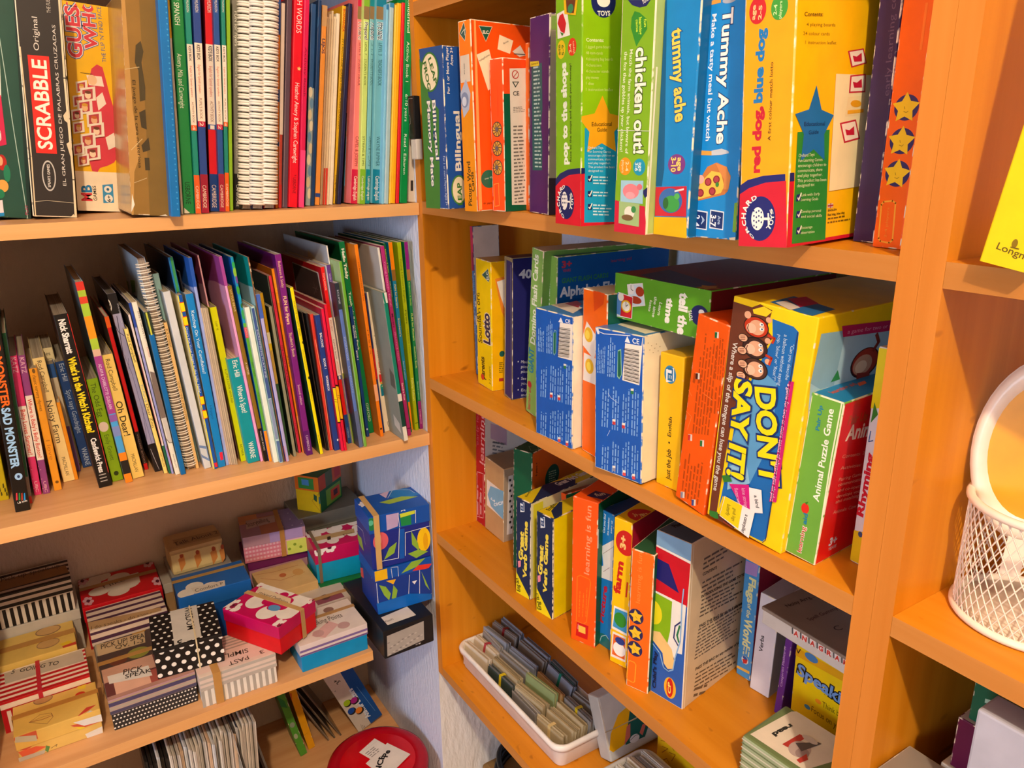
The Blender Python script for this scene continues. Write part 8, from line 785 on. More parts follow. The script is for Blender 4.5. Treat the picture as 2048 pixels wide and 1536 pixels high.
lb('gift_box','red gift box with a white flower label, at the back of the lower shelf','box','small gift boxes on the lower left shelf',[-.555,.29,-.4867],-1,0,[.131,.108,.087],{'F':'#c40c1c','B':'#b00c1a'},{'T':[('e','#d8d0c4',[79,42.7,18.6,16.1]),('e','#d8d0c4',[61.3,26.2,18.3,15.7]),('e','#d8d0c4',[31.6,45.3,18.3,15.9]),('e','#d8d0c4',[18.8,81.5,18.6,16.5]),('e','#d8d0c4',[36.2,99.2,18.9,16.9]),('e','#d8d0c4',[66.8,79.5,18.9,16.7]),('p','#d0c8bc',[38.5,77.1,100.6,79.5,98.9,38.1,44.9,36.4]),('t','#6a6258','I like -',[39.6,51.8,88.1,61.9,11.6],0),('p','#b08a58',[-1.4,74.3,135.4,74.5,135.3,61.4,-1.5,62.4]),('e','#d8a8b8',[16.5,15.8,3.4,5.5]),('e','#d8a8b8',[13,8.6,3.4,5.4]),('e','#d8a8b8',[7.6,12.1,3.4,5.4]),('e','#d8a8b8',[5.5,22.9,3.4,5.5]),('e','#d8a8b8',[8.9,30.3,3.4,5.5]),('e','#d8a8b8',[14.4,26.7,3.4,5.5]),('e','#5a1c34',[11,19.4,2.9,5.1]),('e','#d8a8b8',[132.2,20.8,3.5,5.8]),('e','#d8a8b8',[128,13.3,3.5,5.7]),('e','#d8a8b8',[122.3,16.9,3.5,5.7]),('e','#d8a8b8',[120.7,28.2,3.5,5.8]),('e','#d8a8b8',[125,35.9,3.6,5.9]),('e','#d8a8b8',[130.7,32.2,3.6,5.8]),('e','#5a1c34',[126.5,24.5,3,5.4]),('e','#d8a8b8',[12.7,97.9,3.6,6]),('e','#d8a8b8',[9.1,89.9,3.5,5.9]),('e','#d8a8b8',[3.4,93.5,3.5,6]),('e','#d8a8b8',[1.2,105.3,3.6,6]),('e','#d8a8b8',[4.7,113.5,3.6,6.1]),('e','#d8a8b8',[10.5,109.8,3.6,6.1]),('e','#5a1c34',[7,101.6,3,5.6]),('e','#d8a8b8',[126.1,102.9,3.7,6.3]),('e','#d8a8b8',[121.7,94.5,3.7,6.2]),('e','#d8a8b8',[115.8,98.4,3.7,6.3]),('e','#d8a8b8',[114.2,110.7,3.7,6.3]),('e','#d8a8b8',[118.5,119.2,3.7,6.4]),('e','#d8a8b8',[124.5,115.3,3.7,6.4]),('e','#5a1c34',[120.1,106.8,3.2,5.9])]},hl=.03)
lb('card_box','plain brown and white card box beside the red flower box','box',None,[-.42,.315,-.4867],0,0,[.05,.085,.075],{'F':'#b8b0a4','B':'#a8845a'},{},hl=.02)
lb('gift_box','black gift box with large white dots and a white label, set across the others','box','small gift boxes on the lower left shelf',[-.4745,.051,-.4295],-5.7,0,[.103,.107,.0525],{'F':'#1a1818','B':'#1a1818'},{'T':[('e','#e8e4dc',[3.4,5.4,2.4,2.4]),('e','#e8e4dc',[14.9,5.4,2.4,2.4]),('e','#e8e4dc',[26.3,5.4,2.4,2.4]),('e','#e8e4dc',[37.8,5.4,2.4,2.4]),('e','#e8e4dc',[49.2,5.4,2.4,2.4]),('e','#e8e4dc',[60.7,5.4,2.4,2.4]),('e','#e8e4dc',[72.1,5.4,2.4,2.4]),('e','#e8e4dc',[83.5,5.4,2.4,2.4]),('e','#e8e4dc',[95,5.4,2.4,2.4]),('e','#e8e4dc',[9.2,18.7,2.4,2.4]),('e','#e8e4dc',[20.6,18.7,2.4,2.4]),('e','#e8e4dc',[32,18.7,2.4,2.4]),('e','#e8e4dc',[43.5,18.7,2.4,2.4]),('e','#e8e4dc',[54.9,18.7,2.4,2.4]),('e','#e8e4dc',[66.4,18.7,2.4,2.4]),('e','#e8e4dc',[77.8,18.7,2.4,2.4]),('e','#e8e4dc',[89.3,18.7,2.4,2.4]),('e','#e8e4dc',[100.7,18.7,2.4,2.4]),('e','#e8e4dc',[3.4,32.1,2.4,2.4]),('e','#e8e4dc',[14.9,32.1,2.4,2.4]),('e','#e8e4dc',[26.3,32.1,2.4,2.4]),('e','#e8e4dc',[37.8,32.1,2.4,2.4]),('e','#e8e4dc',[49.2,32.1,2.4,2.4]),('e','#e8e4dc',[60.7,32.1,2.4,2.4]),('e','#e8e4dc',[72.1,32.1,2.4,2.4]),('e','#e8e4dc',[83.5,32.1,2.4,2.4]),('e','#e8e4dc',[95,32.1,2.4,2.4]),('e','#e8e4dc',[9.2,45.5,2.4,2.4]),('e','#e8e4dc',[20.6,45.5,2.4,2.4]),('e','#e8e4dc',[32,45.5,2.4,2.4]),('e','#e8e4dc',[43.5,45.5,2.4,2.4]),('e','#e8e4dc',[54.9,45.5,2.4,2.4]),('e','#e8e4dc',[66.4,45.5,2.4,2.4]),('e','#e8e4dc',[77.8,45.5,2.4,2.4]),('e','#e8e4dc',[89.3,45.5,2.4,2.4]),('e','#e8e4dc',[100.7,45.5,2.4,2.4]),('e','#e8e4dc',[3.4,58.9,2.4,2.4]),('e','#e8e4dc',[14.9,58.9,2.4,2.4]),('e','#e8e4dc',[26.3,58.9,2.4,2.4]),('e','#e8e4dc',[37.8,58.9,2.4,2.4]),('e','#e8e4dc',[49.2,58.9,2.4,2.4]),('e','#e8e4dc',[60.7,58.9,2.4,2.4]),('e','#e8e4dc',[72.1,58.9,2.4,2.4]),('e','#e8e4dc',[83.5,58.9,2.4,2.4]),('e','#e8e4dc',[95,58.9,2.4,2.4]),('e','#e8e4dc',[9.2,72.2,2.4,2.4]),('e','#e8e4dc',[20.6,72.2,2.4,2.4]),('e','#e8e4dc',[32,72.2,2.4,2.4]),('e','#e8e4dc',[43.5,72.2,2.4,2.4]),('e','#e8e4dc',[54.9,72.2,2.4,2.4]),('e','#e8e4dc',[66.4,72.2,2.4,2.4]),('e','#e8e4dc',[77.8,72.2,2.4,2.4]),('e','#e8e4dc',[89.3,72.2,2.4,2.4]),('e','#e8e4dc',[100.7,72.2,2.4,2.4]),('e','#e8e4dc',[3.4,85.6,2.4,2.4]),('e','#e8e4dc',[14.9,85.6,2.4,2.4]),('e','#e8e4dc',[26.3,85.6,2.4,2.4]),('e','#e8e4dc',[37.8,85.6,2.4,2.4]),('e','#e8e4dc',[49.2,85.6,2.4,2.4]),('e','#e8e4dc',[60.7,85.6,2.4,2.4]),('e','#e8e4dc',[72.1,85.6,2.4,2.4]),('e','#e8e4dc',[83.5,85.6,2.4,2.4]),('e','#e8e4dc',[95,85.6,2.4,2.4]),('e','#e8e4dc',[9.2,99,2.4,2.4]),('e','#e8e4dc',[20.6,99,2.4,2.4]),('e','#e8e4dc',[32,99,2.4,2.4]),('e','#e8e4dc',[43.5,99,2.4,2.4]),('e','#e8e4dc',[54.9,99,2.4,2.4]),('e','#e8e4dc',[66.4,99,2.4,2.4]),('e','#e8e4dc',[77.8,99,2.4,2.4]),('e','#e8e4dc',[89.3,99,2.4,2.4]),('e','#e8e4dc',[100.7,99,2.4,2.4]),('p','#c8c4bc',[33,114.3,75.5,114.3,72.8,6.7,32,1.6]),('t','#2c2a28','WISDOM',[55.7,109,54.3,34.9,11.4],.01),('t','#2c2a28','3',[43.3,13.3,35.8,11.4,14.2],.02)],'f':[('e','#eae6de',[5.2,6,3.7,3.7]),('e','#eae6de',[19.9,6,3.7,3.7]),('e','#eae6de',[34.6,6,3.7,3.7]),('e','#eae6de',[49.3,6,3.7,3.7]),('e','#eae6de',[64,6,3.7,3.7]),('e','#eae6de',[78.7,6,3.7,3.7]),('e','#eae6de',[93.4,6,3.7,3.7]),('e','#eae6de',[12.5,19.5,3.7,3.7]),('e','#eae6de',[27.2,19.5,3.7,3.7]),('e','#eae6de',[41.9,19.5,3.7,3.7]),('e','#eae6de',[56.6,19.5,3.7,3.7]),('e','#eae6de',[71.4,19.5,3.7,3.7]),('e','#eae6de',[86.1,19.5,3.7,3.7]),('e','#eae6de',[100.8,19.5,3.7,3.7]),('e','#eae6de',[5.2,33,3.7,3.7]),('e','#eae6de',[19.9,33,3.7,3.7]),('e','#eae6de',[34.6,33,3.7,3.7]),('e','#eae6de',[49.3,33,3.7,3.7]),('e','#eae6de',[64,33,3.7,3.7]),('e','#eae6de',[78.7,33,3.7,3.7]),('e','#eae6de',[93.4,33,3.7,3.7]),('e','#eae6de',[12.5,46.5,3.7,3.7]),('e','#eae6de',[27.2,46.5,3.7,3.7]),('e','#eae6de',[41.9,46.5,3.7,3.7]),('e','#eae6de',[56.6,46.5,3.7,3.7]),('e','#eae6de',[71.4,46.5,3.7,3.7]),('e','#eae6de',[86.1,46.5,3.7,3.7]),('e','#eae6de',[100.8,46.5,3.7,3.7])]},hl=.006,band=[('y',.62,.0022,'#d8c8a0')])
lb('gift_box','grey and white striped gift box with a pale pink lid and tan band','box','small gift boxes on the lower left shelf',[-.4185,.0195,-.4867],-1,0,[.121,.095,.0565],{'F':'#d8c8be','B':'#e4e0d8'},{'T':[('p','#dcc0b8',[0,9.5,121,9.5,121,95,0,95]),('p','#a89890',[0,52.3,121,52.3,121,56,0,56]),('p','#a89890',[0,60.8,121,60.8,121,64.6,0,64.6]),('p','#a89890',[0,69.3,121,69.3,121,73.2,0,73.2]),('p','#a89890',[0,77.9,121,77.9,121,81.7,0,81.7]),('p','#a89890',[0,86.5,121,86.5,121,90.2,0,90.2]),('t','#4a4038','PAST',[80,18.2,48.2,17.7,10.9],.01),('t','#4a4038','SIMPLE',[84.9,38.2,41.6,42.8,12],.01),('t','#4a4038','3',[106.3,20.2,99.4,20.3,9.7],.01)],'F':[('p','#b4aea6',[0,31.6,121,31.6,121,37.3,0,37.3]),('p','#b4aea6',[0,41.8,121,41.8,121,45.2,0,45.2]),('p','#b4aea6',[0,50.9,121,50.9,121,56.5,0,56.5])],'f':[('p','#a8a49c',[0,0,5.1,0,5.1,33.9,0,33.9]),('p','#a8a49c',[10,0,15.1,0,15.1,33.9,10,33.9]),('p','#a8a49c',[20.1,0,25.2,0,25.2,33.9,20.1,33.9]),('p','#a8a49c',[30.1,0,35.2,0,35.2,33.9,30.1,33.9]),('p','#a8a49c',[40.2,0,45.3,0,45.3,33.9,40.2,33.9]),('p','#a8a49c',[50.2,0,55.3,0,55.3,33.9,50.2,33.9]),('p','#a8a49c',[60.3,0,65.3,0,65.3,33.9,60.3,33.9]),('p','#a8a49c',[70.3,0,75.4,0,75.4,33.9,70.3,33.9]),('p','#a8a49c',[80.3,0,85.4,0,85.4,33.9,80.3,33.9]),('p','#a8a49c',[90.4,0,95.5,0,95.5,33.9,90.4,33.9]),('p','#a8a49c',[100.4,0,105.5,0,105.5,33.9,100.4,33.9]),('p','#a8a49c',[110.5,0,115.6,0,115.6,33.9,110.5,33.9])]},hl=.026,band=[('y',.22,.012,'#b98a4a')])
lb('gift_box','crimson gift box with scarlet base and white flower lid, turned at an angle','box','small gift boxes on the lower left shelf',[-.3545,.112,-.4295],-59.7,0,[.125,.09,.0535],{'F':'#c00a58','B':'#d40a18'},{'T':[('e','#e4e0da',[101.5,73.2,18.3,21.2]),('e','#e4e0da',[108.7,40.2,17.9,20.3]),('e','#e4e0da',[77.8,25.2,17.9,20.5]),('e','#e4e0da',[38.1,42.3,18.3,21.6]),('e','#e4e0da',[29,76.2,18.8,22.5]),('e','#e4e0da',[61.5,91.9,18.8,22.4]),('e','#c00a58',[85.7,65.5,9.2,10.6]),('e','#c00a58',[89.5,48.9,9.1,10.3]),('e','#c00a58',[73.9,41.3,9.1,10.4]),('e','#c00a58',[54,50.1,9.2,10.7]),('e','#c00a58',[49.7,66.9,9.3,10.9]),('e','#c00a58',[65.7,74.7,9.3,10.9]),('e','#5a94c8',[79.3,39.5,11.6,8.5]),('p','#dcc8a8',[7.2,78.1,85.5,74.1,100.9,52.9,17.9,59]),('t','#3a2c20','mixed Defining',[21.9,61,88.5,58.2,7.8],0),('e','#e8e0dc',[18.8,18.6,4.5,7.7]),('e','#e8e0dc',[24,9.2,4.5,7.6]),('e','#e8e0dc',[19.4,4,4.5,7.5]),('e','#e8e0dc',[8.4,6.9,4.5,7.6]),('e','#e8e0dc',[-.8,15.8,4.6,7.8]),('e','#e8e0dc',[-1.2,24,4.6,7.8]),('e','#e8e0dc',[7.6,25.2,4.6,7.8]),('e','#8a1440',[10.9,14.8,5,8.2]),('e','#2c1420',[10.9,14.8,1.8,2.7]),('e','#e8e0dc',[3.1,101.2,4.8,8.5]),('e','#e8e0dc',[8.7,90.6,4.8,8.4]),('e','#e8e0dc',[3.8,85,4.8,8.3]),('e','#e8e0dc',[-7.8,88.5,4.8,8.5]),('e','#e8e0dc',[-17.7,98.6,4.8,8.6]),('e','#e8e0dc',[-18.3,107.8,4.9,8.7]),('e','#e8e0dc',[-9,109,4.9,8.6]),('e','#8a1440',[-5.3,97.2,5.2,9.1]),('e','#2c1420',[-5.3,97.2,1.9,3]),('e','#e8e0dc',[133.6,94.6,4.6,7.6]),('e','#e8e0dc',[138,84.5,4.6,7.5]),('e','#e8e0dc',[133.1,79.2,4.5,7.5]),('e','#e8e0dc',[122.7,82.5,4.6,7.6]),('e','#e8e0dc',[114.4,92.1,4.6,7.7]),('e','#e8e0dc',[114.6,100.8,4.6,7.8]),('e','#e8e0dc',[123.2,101.9,4.6,7.8]),('e','#8a1440',[125.7,90.7,5,8.2]),('e','#2c1420',[125.7,90.7,1.8,2.7]),('e','#e8e0dc',[132.3,8.5,4.3,6.9]),('e','#e8e0dc',[136.4,-.4,4.3,6.8]),('e','#e8e0dc',[131.8,-5.3,4.3,6.8]),('e','#e8e0dc',[121.9,-2.6,4.3,6.9]),('e','#e8e0dc',[114,5.7,4.4,7]),('e','#e8e0dc',[114.2,13.5,4.4,7]),('e','#e8e0dc',[122.4,14.8,4.4,7]),('e','#8a1440',[124.8,4.8,4.7,7.4]),('e','#2c1420',[124.8,4.8,1.7,2.5]),('e','#e8e0dc',[-2.9,22.4,4.6,7.8]),('e','#e8e0dc',[2.5,12.9,4.6,7.7]),('e','#e8e0dc',[-2.1,7.7,4.5,7.7]),('e','#e8e0dc',[-13.3,10.6,4.6,7.8]),('e','#e8e0dc',[-22.8,19.6,4.6,7.9]),('e','#e8e0dc',[-23.3,27.9,4.6,8]),('e','#e8e0dc',[-14.4,29.1,4.6,8]),('e','#8a1440',[-10.8,18.5,5,8.4]),('e','#2c1420',[-10.8,18.5,1.8,2.8])]},hl=.023,band=[('x',.62,.009,'#c09a64')])
lb('gift_box','sky blue gift box with a puppy photo lid and handwritten title','box','small gift boxes on the lower left shelf',[-.2575,.017,-.4867],0,0,[.122,.095,.053],{'F':'#dcd0d0','B':'#0a8cc8'},{'F':[('p','#6a5490',[0,31.8,122,31.8,122,35,0,35]),('p','#7a64a0',[0,39.2,122,39.2,122,43.5,0,43.5])],'T':[('p','#d8d0cc',[0,0,122,0,122,95,0,95]),('p','#cfa8a8',[67.3,44.8,78.7,25,44.9,0,27.1,17.7]),('e','#b89898',[85.3,17.5,10.8,10.4]),('e','#b89898',[39.4,18.3,10,10.2]),('e','#8a6a60',[79.4,78,9.3,8.9]),('t','#3a3430','Talking Points',[36.2,44.2,93.5,43,15],0)]},hl=.022,band=[('x',.7,.008,'#b08a58')])
lb('gift_box','photo lid gift box with a blue base, behind the puppy photo box','box','small gift boxes on the lower left shelf',[-.238,.125,-.4867],0,0,[.115,.082,.047],{'F':'#b8a8a0','B':'#1c5aa0'},{'T':[('p','#c4bcb4',[0,0,115,0,115,82,0,82]),('p','#8a4a5a',[51.8,4.1,103.5,4.1,103.5,24.6,51.8,24.6]),('e','#5a3a34',[72.2,23.3,9.6,9.5]),('t','#3a3430','nts',[54.9,59.3,67.4,61.7,9.1],0)]},hl=.02,band=[('x',.3,.009,'#b08a58')])
lb('storage_box','black lidded box with a grey marbled front panel, jutting over the shelf end','box',None,[-.1245,-.0275,-.4867],0,0,[.096,.19,.0565],{'F':'#181a1e','B':'#16181c'},{'F':[('p','#a8a4a0',[6.5,45.6,77.6,49.5,76.7,11.3,4.9,4.9]),('e','#8a8684',[8.8,31,2.4,1.3]),('e','#bcb8b4',[25.3,22.1,2.4,1.4]),('e','#8a8684',[42.1,13.1,2.4,1.4]),('e','#bcb8b4',[60.6,31.5,2.4,1.4]),('e','#8a8684',[11.9,19.1,2.4,1.4]),('e','#bcb8b4',[28.5,10.1,2.4,1.4]),('e','#8a8684',[46.9,28.3,2.4,1.4]),('e','#bcb8b4',[64,19.3,2.5,1.4]),('e','#8a8684',[15,7.1,2.4,1.4]),('e','#bcb8b4',[33.3,25.2,2.4,1.4]),('e','#8a8684',[50.2,16.2,2.4,1.4]),('e','#bcb8b4',[67.4,7.1,2.5,1.4]),('e','#8a8684',[19.8,22.2,2.4,1.4]),('e','#bcb8b4',[36.5,13.2,2.4,1.4]),('e','#8a8684',[55,31.5,2.4,1.4]),('e','#bcb8b4',[72.2,22.5,2.5,1.4]),('e','#8a8684',[23,10.2,2.4,1.4]),('e','#bcb8b4',[41.3,28.4,2.4,1.4]),('e','#8a8684',[58.3,19.4,2.5,1.4]),('e','#bcb8b4',[9.5,7.2,2.4,1.4]),('e','#8a8684',[27.8,25.3,2.4,1.4]),('e','#bcb8b4',[44.6,16.3,2.4,1.4]),('e','#8a8684',[61.7,7.2,2.5,1.4]),('e','#bcb8b4',[14.3,22.2,2.4,1.4]),('e','#8a8684',[31,13.3,2.4,1.4]),('e','#bcb8b4',[49.4,31.5,2.4,1.4]),('e','#8a8684',[66.5,22.5,2.5,1.4]),('e','#bcb8b4',[17.5,10.2,2.4,1.4]),('e','#8a8684',[35.8,28.4,2.4,1.4]),('e','#bcb8b4',[52.7,19.4,2.4,1.4])],'T':[('p','#d4d0cc',[14.5,42,68.4,47.6,70.2,14.2,15,14]),('t','#4a4844','Flash',[15.7,22.7,30.7,23.7,6.2],0)]},hl=.055)
lb('gift_box','blue tulip-painted gift box below the ribboned one','box','small gift boxes on the lower left shelf',[-.1125,.0235,-.4297],-4,0,[.108,.09,.088],{'F':'#0c50b0','B':'#163a94'},{'F':[('p','#e8b81c',[-3.4,92.2,22.9,87.9,23.2,67.4,-1.9,68.2]),('p','#8ab43c',[48.9,70,69.3,88,102.3,92.4,78.4,75.1]),('p','#d8382c',[69.9,69,81.8,77.6,108.1,73.4,101,65.1]),('l','#e0e8f4',[.8,30.6,85.6,32.3,61.3]),('l','#e0e8f4',[.8,-3.2,95.5,43.3,85.3,43.6,61.3])],'f':[('p','#8ab43c',[6.9,58.7,14.9,35.7,23.6,22.6,27.6,35.2,19,51.6]),('p','#8ab43c',[28.5,24.5,33.3,50.7,40.6,38.1,36.4,22]),('p','#e8b01c',[19.8,63.3,38.7,61.1,33.4,52.4]),('l','#e0e8f4',[1,2.5,63.5,2.9,22.3,60.9,23,64.6,61.9]),('l','#e0e8f4',[1,84.7,69.8,81.6,7.7,105.2,11]),('p','#8ab43c',[87.6,62,94.4,32,102.2,19,93.5,46.3]),('s','#e8ecf4',[27.5,7.4,11,0]),('s','#e8ecf4',[27.5,7.4,10,36]),('e','#e8d83c',[27.5,7.4,3.7,3.8]),('p','#e8e8f0',[68.7,46.8,78.6,47.3,73.3,40.2]),('p','#0c64c0',[-.2,23.2,62.6,24.3,105.2,11,104.6,-3.1,2.8,-3.8])],'l':[('p','#d84a4a',[-16.3,44.1,16.5,57.2,17,36.2,-19.9,27.8]),('s','#8ac0e8',[-15.7,.9,11,0]),('l','#e0e8f4',[.8,21.6,80.7,79.6,89.3,65,61.3])]},hl=.022)
lb('gift_box','blue tulip-painted gift box tied with a tan ribbon','box','small gift boxes on the lower left shelf',[-.1155,.0265,-.3405],-5.5,0,[.112,.086,.103],{'F':'#0c50b0','B':'#1c2c8c'},{'T':[('p','#1c78c0',[70.1,95.6,93.3,95.7,112.1,47.5,80.3,40.5,58.3,60.6]),('s','#d8d8e8',[8,56.2,13,10]),('p','#9ab83c',[35.4,49.1,78.5,53.6,105.6,38.8,49.2,33.7]),('p','#c8b0d0',[46.1,81.9,67.7,88.4,51.7,60.1]),('l','#e8e8f0',[.7,54.4,58.6,74.4,89,102.1,73.8,105.2,55.4])],'F':[('p','#b8a4d0',[31.6,100.5,54.7,99.8,51.6,74.3,31.3,71.2]),('p','#1c8a4c',[56,96.3,76.5,97.9,76.6,71.5,57.8,72.8]),('p','#c8d83c',[56,96.9,84.4,97.7,84,91.2,57.2,89.4]),('e','#1c7a4a',[5,89.1,9.2,12.1]),('e','#58b898',[3.7,92,4.3,5.1]),('l','#e4e8f0',[.8,53.1,99.6,54.6,72]),('l','#e4e8f0',[.8,85.9,97.3,84.7,72.8]),('s','#e8e8f0',[62.8,106.1,7,0])],'f':[('e','#d8606a',[19.4,52.8,13.8,16.8]),('e','#e8909a',[16.6,56.9,4.4,11.6]),('e','#f0c818',[98.9,35.7,12.6,23.4]),('e','#e0a814',[102,31.5,4.7,16.8]),('p','#8ab43c',[23.2,15.2,33.8,35.8,48.3,43.7,42.4,23.5]),('p','#8ab43c',[76,58.3,87.4,31.9,89.8,14.2,76.1,31.4]),('p','#8ab43c',[67.3,15.1,86.7,18.5,105.9,10,82.7,2.5]),('l','#e0e8f4',[1,54.5,70.3,49.6,11.4,16.9,13.6]),('l','#e0e8f4',[1,111.4,59.6,64.8,57.8,62.4,13.1]),('p','#0c58b8',[55,66.9,63.7,66.4,60.5,8.5,51.7,9.2])],'l':[('p','#8ab43c',[-8.4,30.2,9.3,14.3,35.4,13.3,25,35.6]),('p','#8ab43c',[-15.9,44.1,-6.9,27.5,13.1,29.9]),('l','#e0e8f4',[.8,-15,48,40.2,56.2,50.5,34.2])]},hl=.033,band=[('y',.12,.01,'#c8a468')])
lb('gift_box','green and yellow gift box under the crimson and cyan one','box','small gift boxes on the lower left shelf',[-.162,.185,-.4867],-4,0,[.115,.1,.048],{'F':'#1c7a3c','B':'#1c7a3c'},{},hl=.02)
lb('gift_box','crimson-lidded gift box with a cyan base and a white flower label','box','small gift boxes on the lower left shelf',[-.163,.199,-.4382],-6,0,[.11,.08,.073],{'F':'#c01058','B':'#0a9cd0'},{'T':[('e','#e4dcd8',[57.2,37.2,12.3,13.2]),('e','#e4dcd8',[41.4,21.9,12.1,12.9]),('e','#e4dcd8',[20.8,32.8,12.1,12.9]),('e','#e4dcd8',[15.4,59.4,12.3,13.3]),('e','#e4dcd8',[31,75.5,12.5,13.6]),('e','#e4dcd8',[52.2,64.2,12.5,13.6]),('e','#e8e0dc',[99,51.4,10.7,14.1]),('e','#e8e0dc',[83.7,34.2,10.6,13.7]),('e','#e8e0dc',[65.7,43.7,10.6,13.7]),('e','#e8e0dc',[62.5,70.8,10.8,14.1]),('e','#e8e0dc',[77.8,88.8,10.9,14.5]),('e','#e8e0dc',[96.3,79,10.9,14.5]),('p','#b89a6c',[7,52.1,92,51.1,88.5,32.6,4.5,34]),('p','#3a2a20',[35.2,41,42,41.3,39.4,27.1,32.6,26.8]),('l','#2c2018',[1,65.6,36.7,84,35]),('l','#2c2018',[1,65.6,36.7,67.8,26]),('e','#e8e0dc',[15.2,71.5,4.6,8]),('e','#e8e0dc',[9.6,61.5,4.6,7.9]),('e','#e8e0dc',[2.4,62.2,4.6,7.9]),('e','#e8e0dc',[-1.1,73,4.6,8]),('e','#e8e0dc',[1.7,86,4.6,8.1]),('e','#e8e0dc',[8.9,91.3,4.6,8.2]),('e','#e8e0dc',[14.9,84.9,4.6,8.1]),('e','#4a1430',[7.4,75.7,4.1,7.4])],'F':[('e','#e8e0dc',[37.6,69.9,4.5,3.9]),('e','#e8e0dc',[34,64.9,4.5,3.9]),('e','#e8e0dc',[26.7,65.3,4.5,3.9]),('e','#e8e0dc',[21.4,70.8,4.5,3.9]),('e','#e8e0dc',[21.9,77.3,4.5,3.9]),('e','#e8e0dc',[27.9,79.8,4.5,3.9]),('e','#e8e0dc',[34.9,76.6,4.5,3.9]),('e','#4a1430',[29.2,72.1,4,3.6]),('e','#e8e0dc',[16.1,68.2,4.5,3.9]),('e','#e8e0dc',[12.5,63.2,4.5,3.9]),('e','#e8e0dc',[5.4,63.7,4.4,3.9]),('e','#e8e0dc',[.1,69.1,4.4,3.9]),('e','#e8e0dc',[.7,75.5,4.4,3.8]),('e','#e8e0dc',[6.6,78.1,4.4,3.8]),('e','#e8e0dc',[13.5,74.8,4.5,3.9]),('e','#4a1430',[7.8,70.4,3.9,3.6])]},hl=.032,band=[('y',.08,.006,'#7a6a58')])
lb('card_box','grey-green box at the back under the colourful square box','box',None,[-.158,.302,-.4867],0,0,[.14,.098,.143],{'F':'#7c7868','B':'#6c6a5c'},{},hl=.03)
lb('gift_box','small box painted with bright yellow, orange and green squares, turned to a corner','box','small gift boxes on the lower left shelf',[-.146,.345,-.3436],-52,0,[.056,.085,.079],{'F':'#2c6a38','B':'#1c6a34'},{'F':[('p','#e0701c',[0,45.8,56,45.8,56,79,0,79]),('p','#3a8a3c',[8.4,50.6,44.8,50.6,44.8,75,8.4,75]),('p','#4a8ac8',[16.8,58.5,33.6,58.5,33.6,71.1,16.8,71.1])],'f':[('p','#e4c010',[0,0,56,0,56,47.4,0,47.4]),('l','#b8741c',[.8,36.3,25.4,62.8,51.8,82.6,32.2,54.1,3.4,36.3,25.4]),('p','#2c5a3c',[41.9,41.3,49.4,36.8,48.1,23.4,41.3,28.1]),('p','#3a7a8a',[53.2,35.5,62.3,38.7,60.6,21.5,52.6,21])],'S':[('p','#c8481c',[0,45.8,25.5,45.8,25.5,79,0,79]),('p','#5a6a4c',[25.5,45.8,51,45.8,51,79,25.5,79]),('p','#d85a2c',[51,47.4,85,47.4,85,79,51,79]),('p','#c83a3c',[59.5,53.7,80.8,53.7,80.8,75,59.5,75])],'s':[('p','#1c6a34',[0,0,85,0,85,47.4,0,47.4]),('p','#7ab03c',[25.5,4,80.8,4,80.8,39.5,25.5,39.5]),('p','#e0502c',[42.5,9.5,76.5,9.5,76.5,33.2,42.5,33.2]),('p','#5a2c3c',[52.7,15.8,68,15.8,68,28.4,52.7,28.4])]},hl=.032)
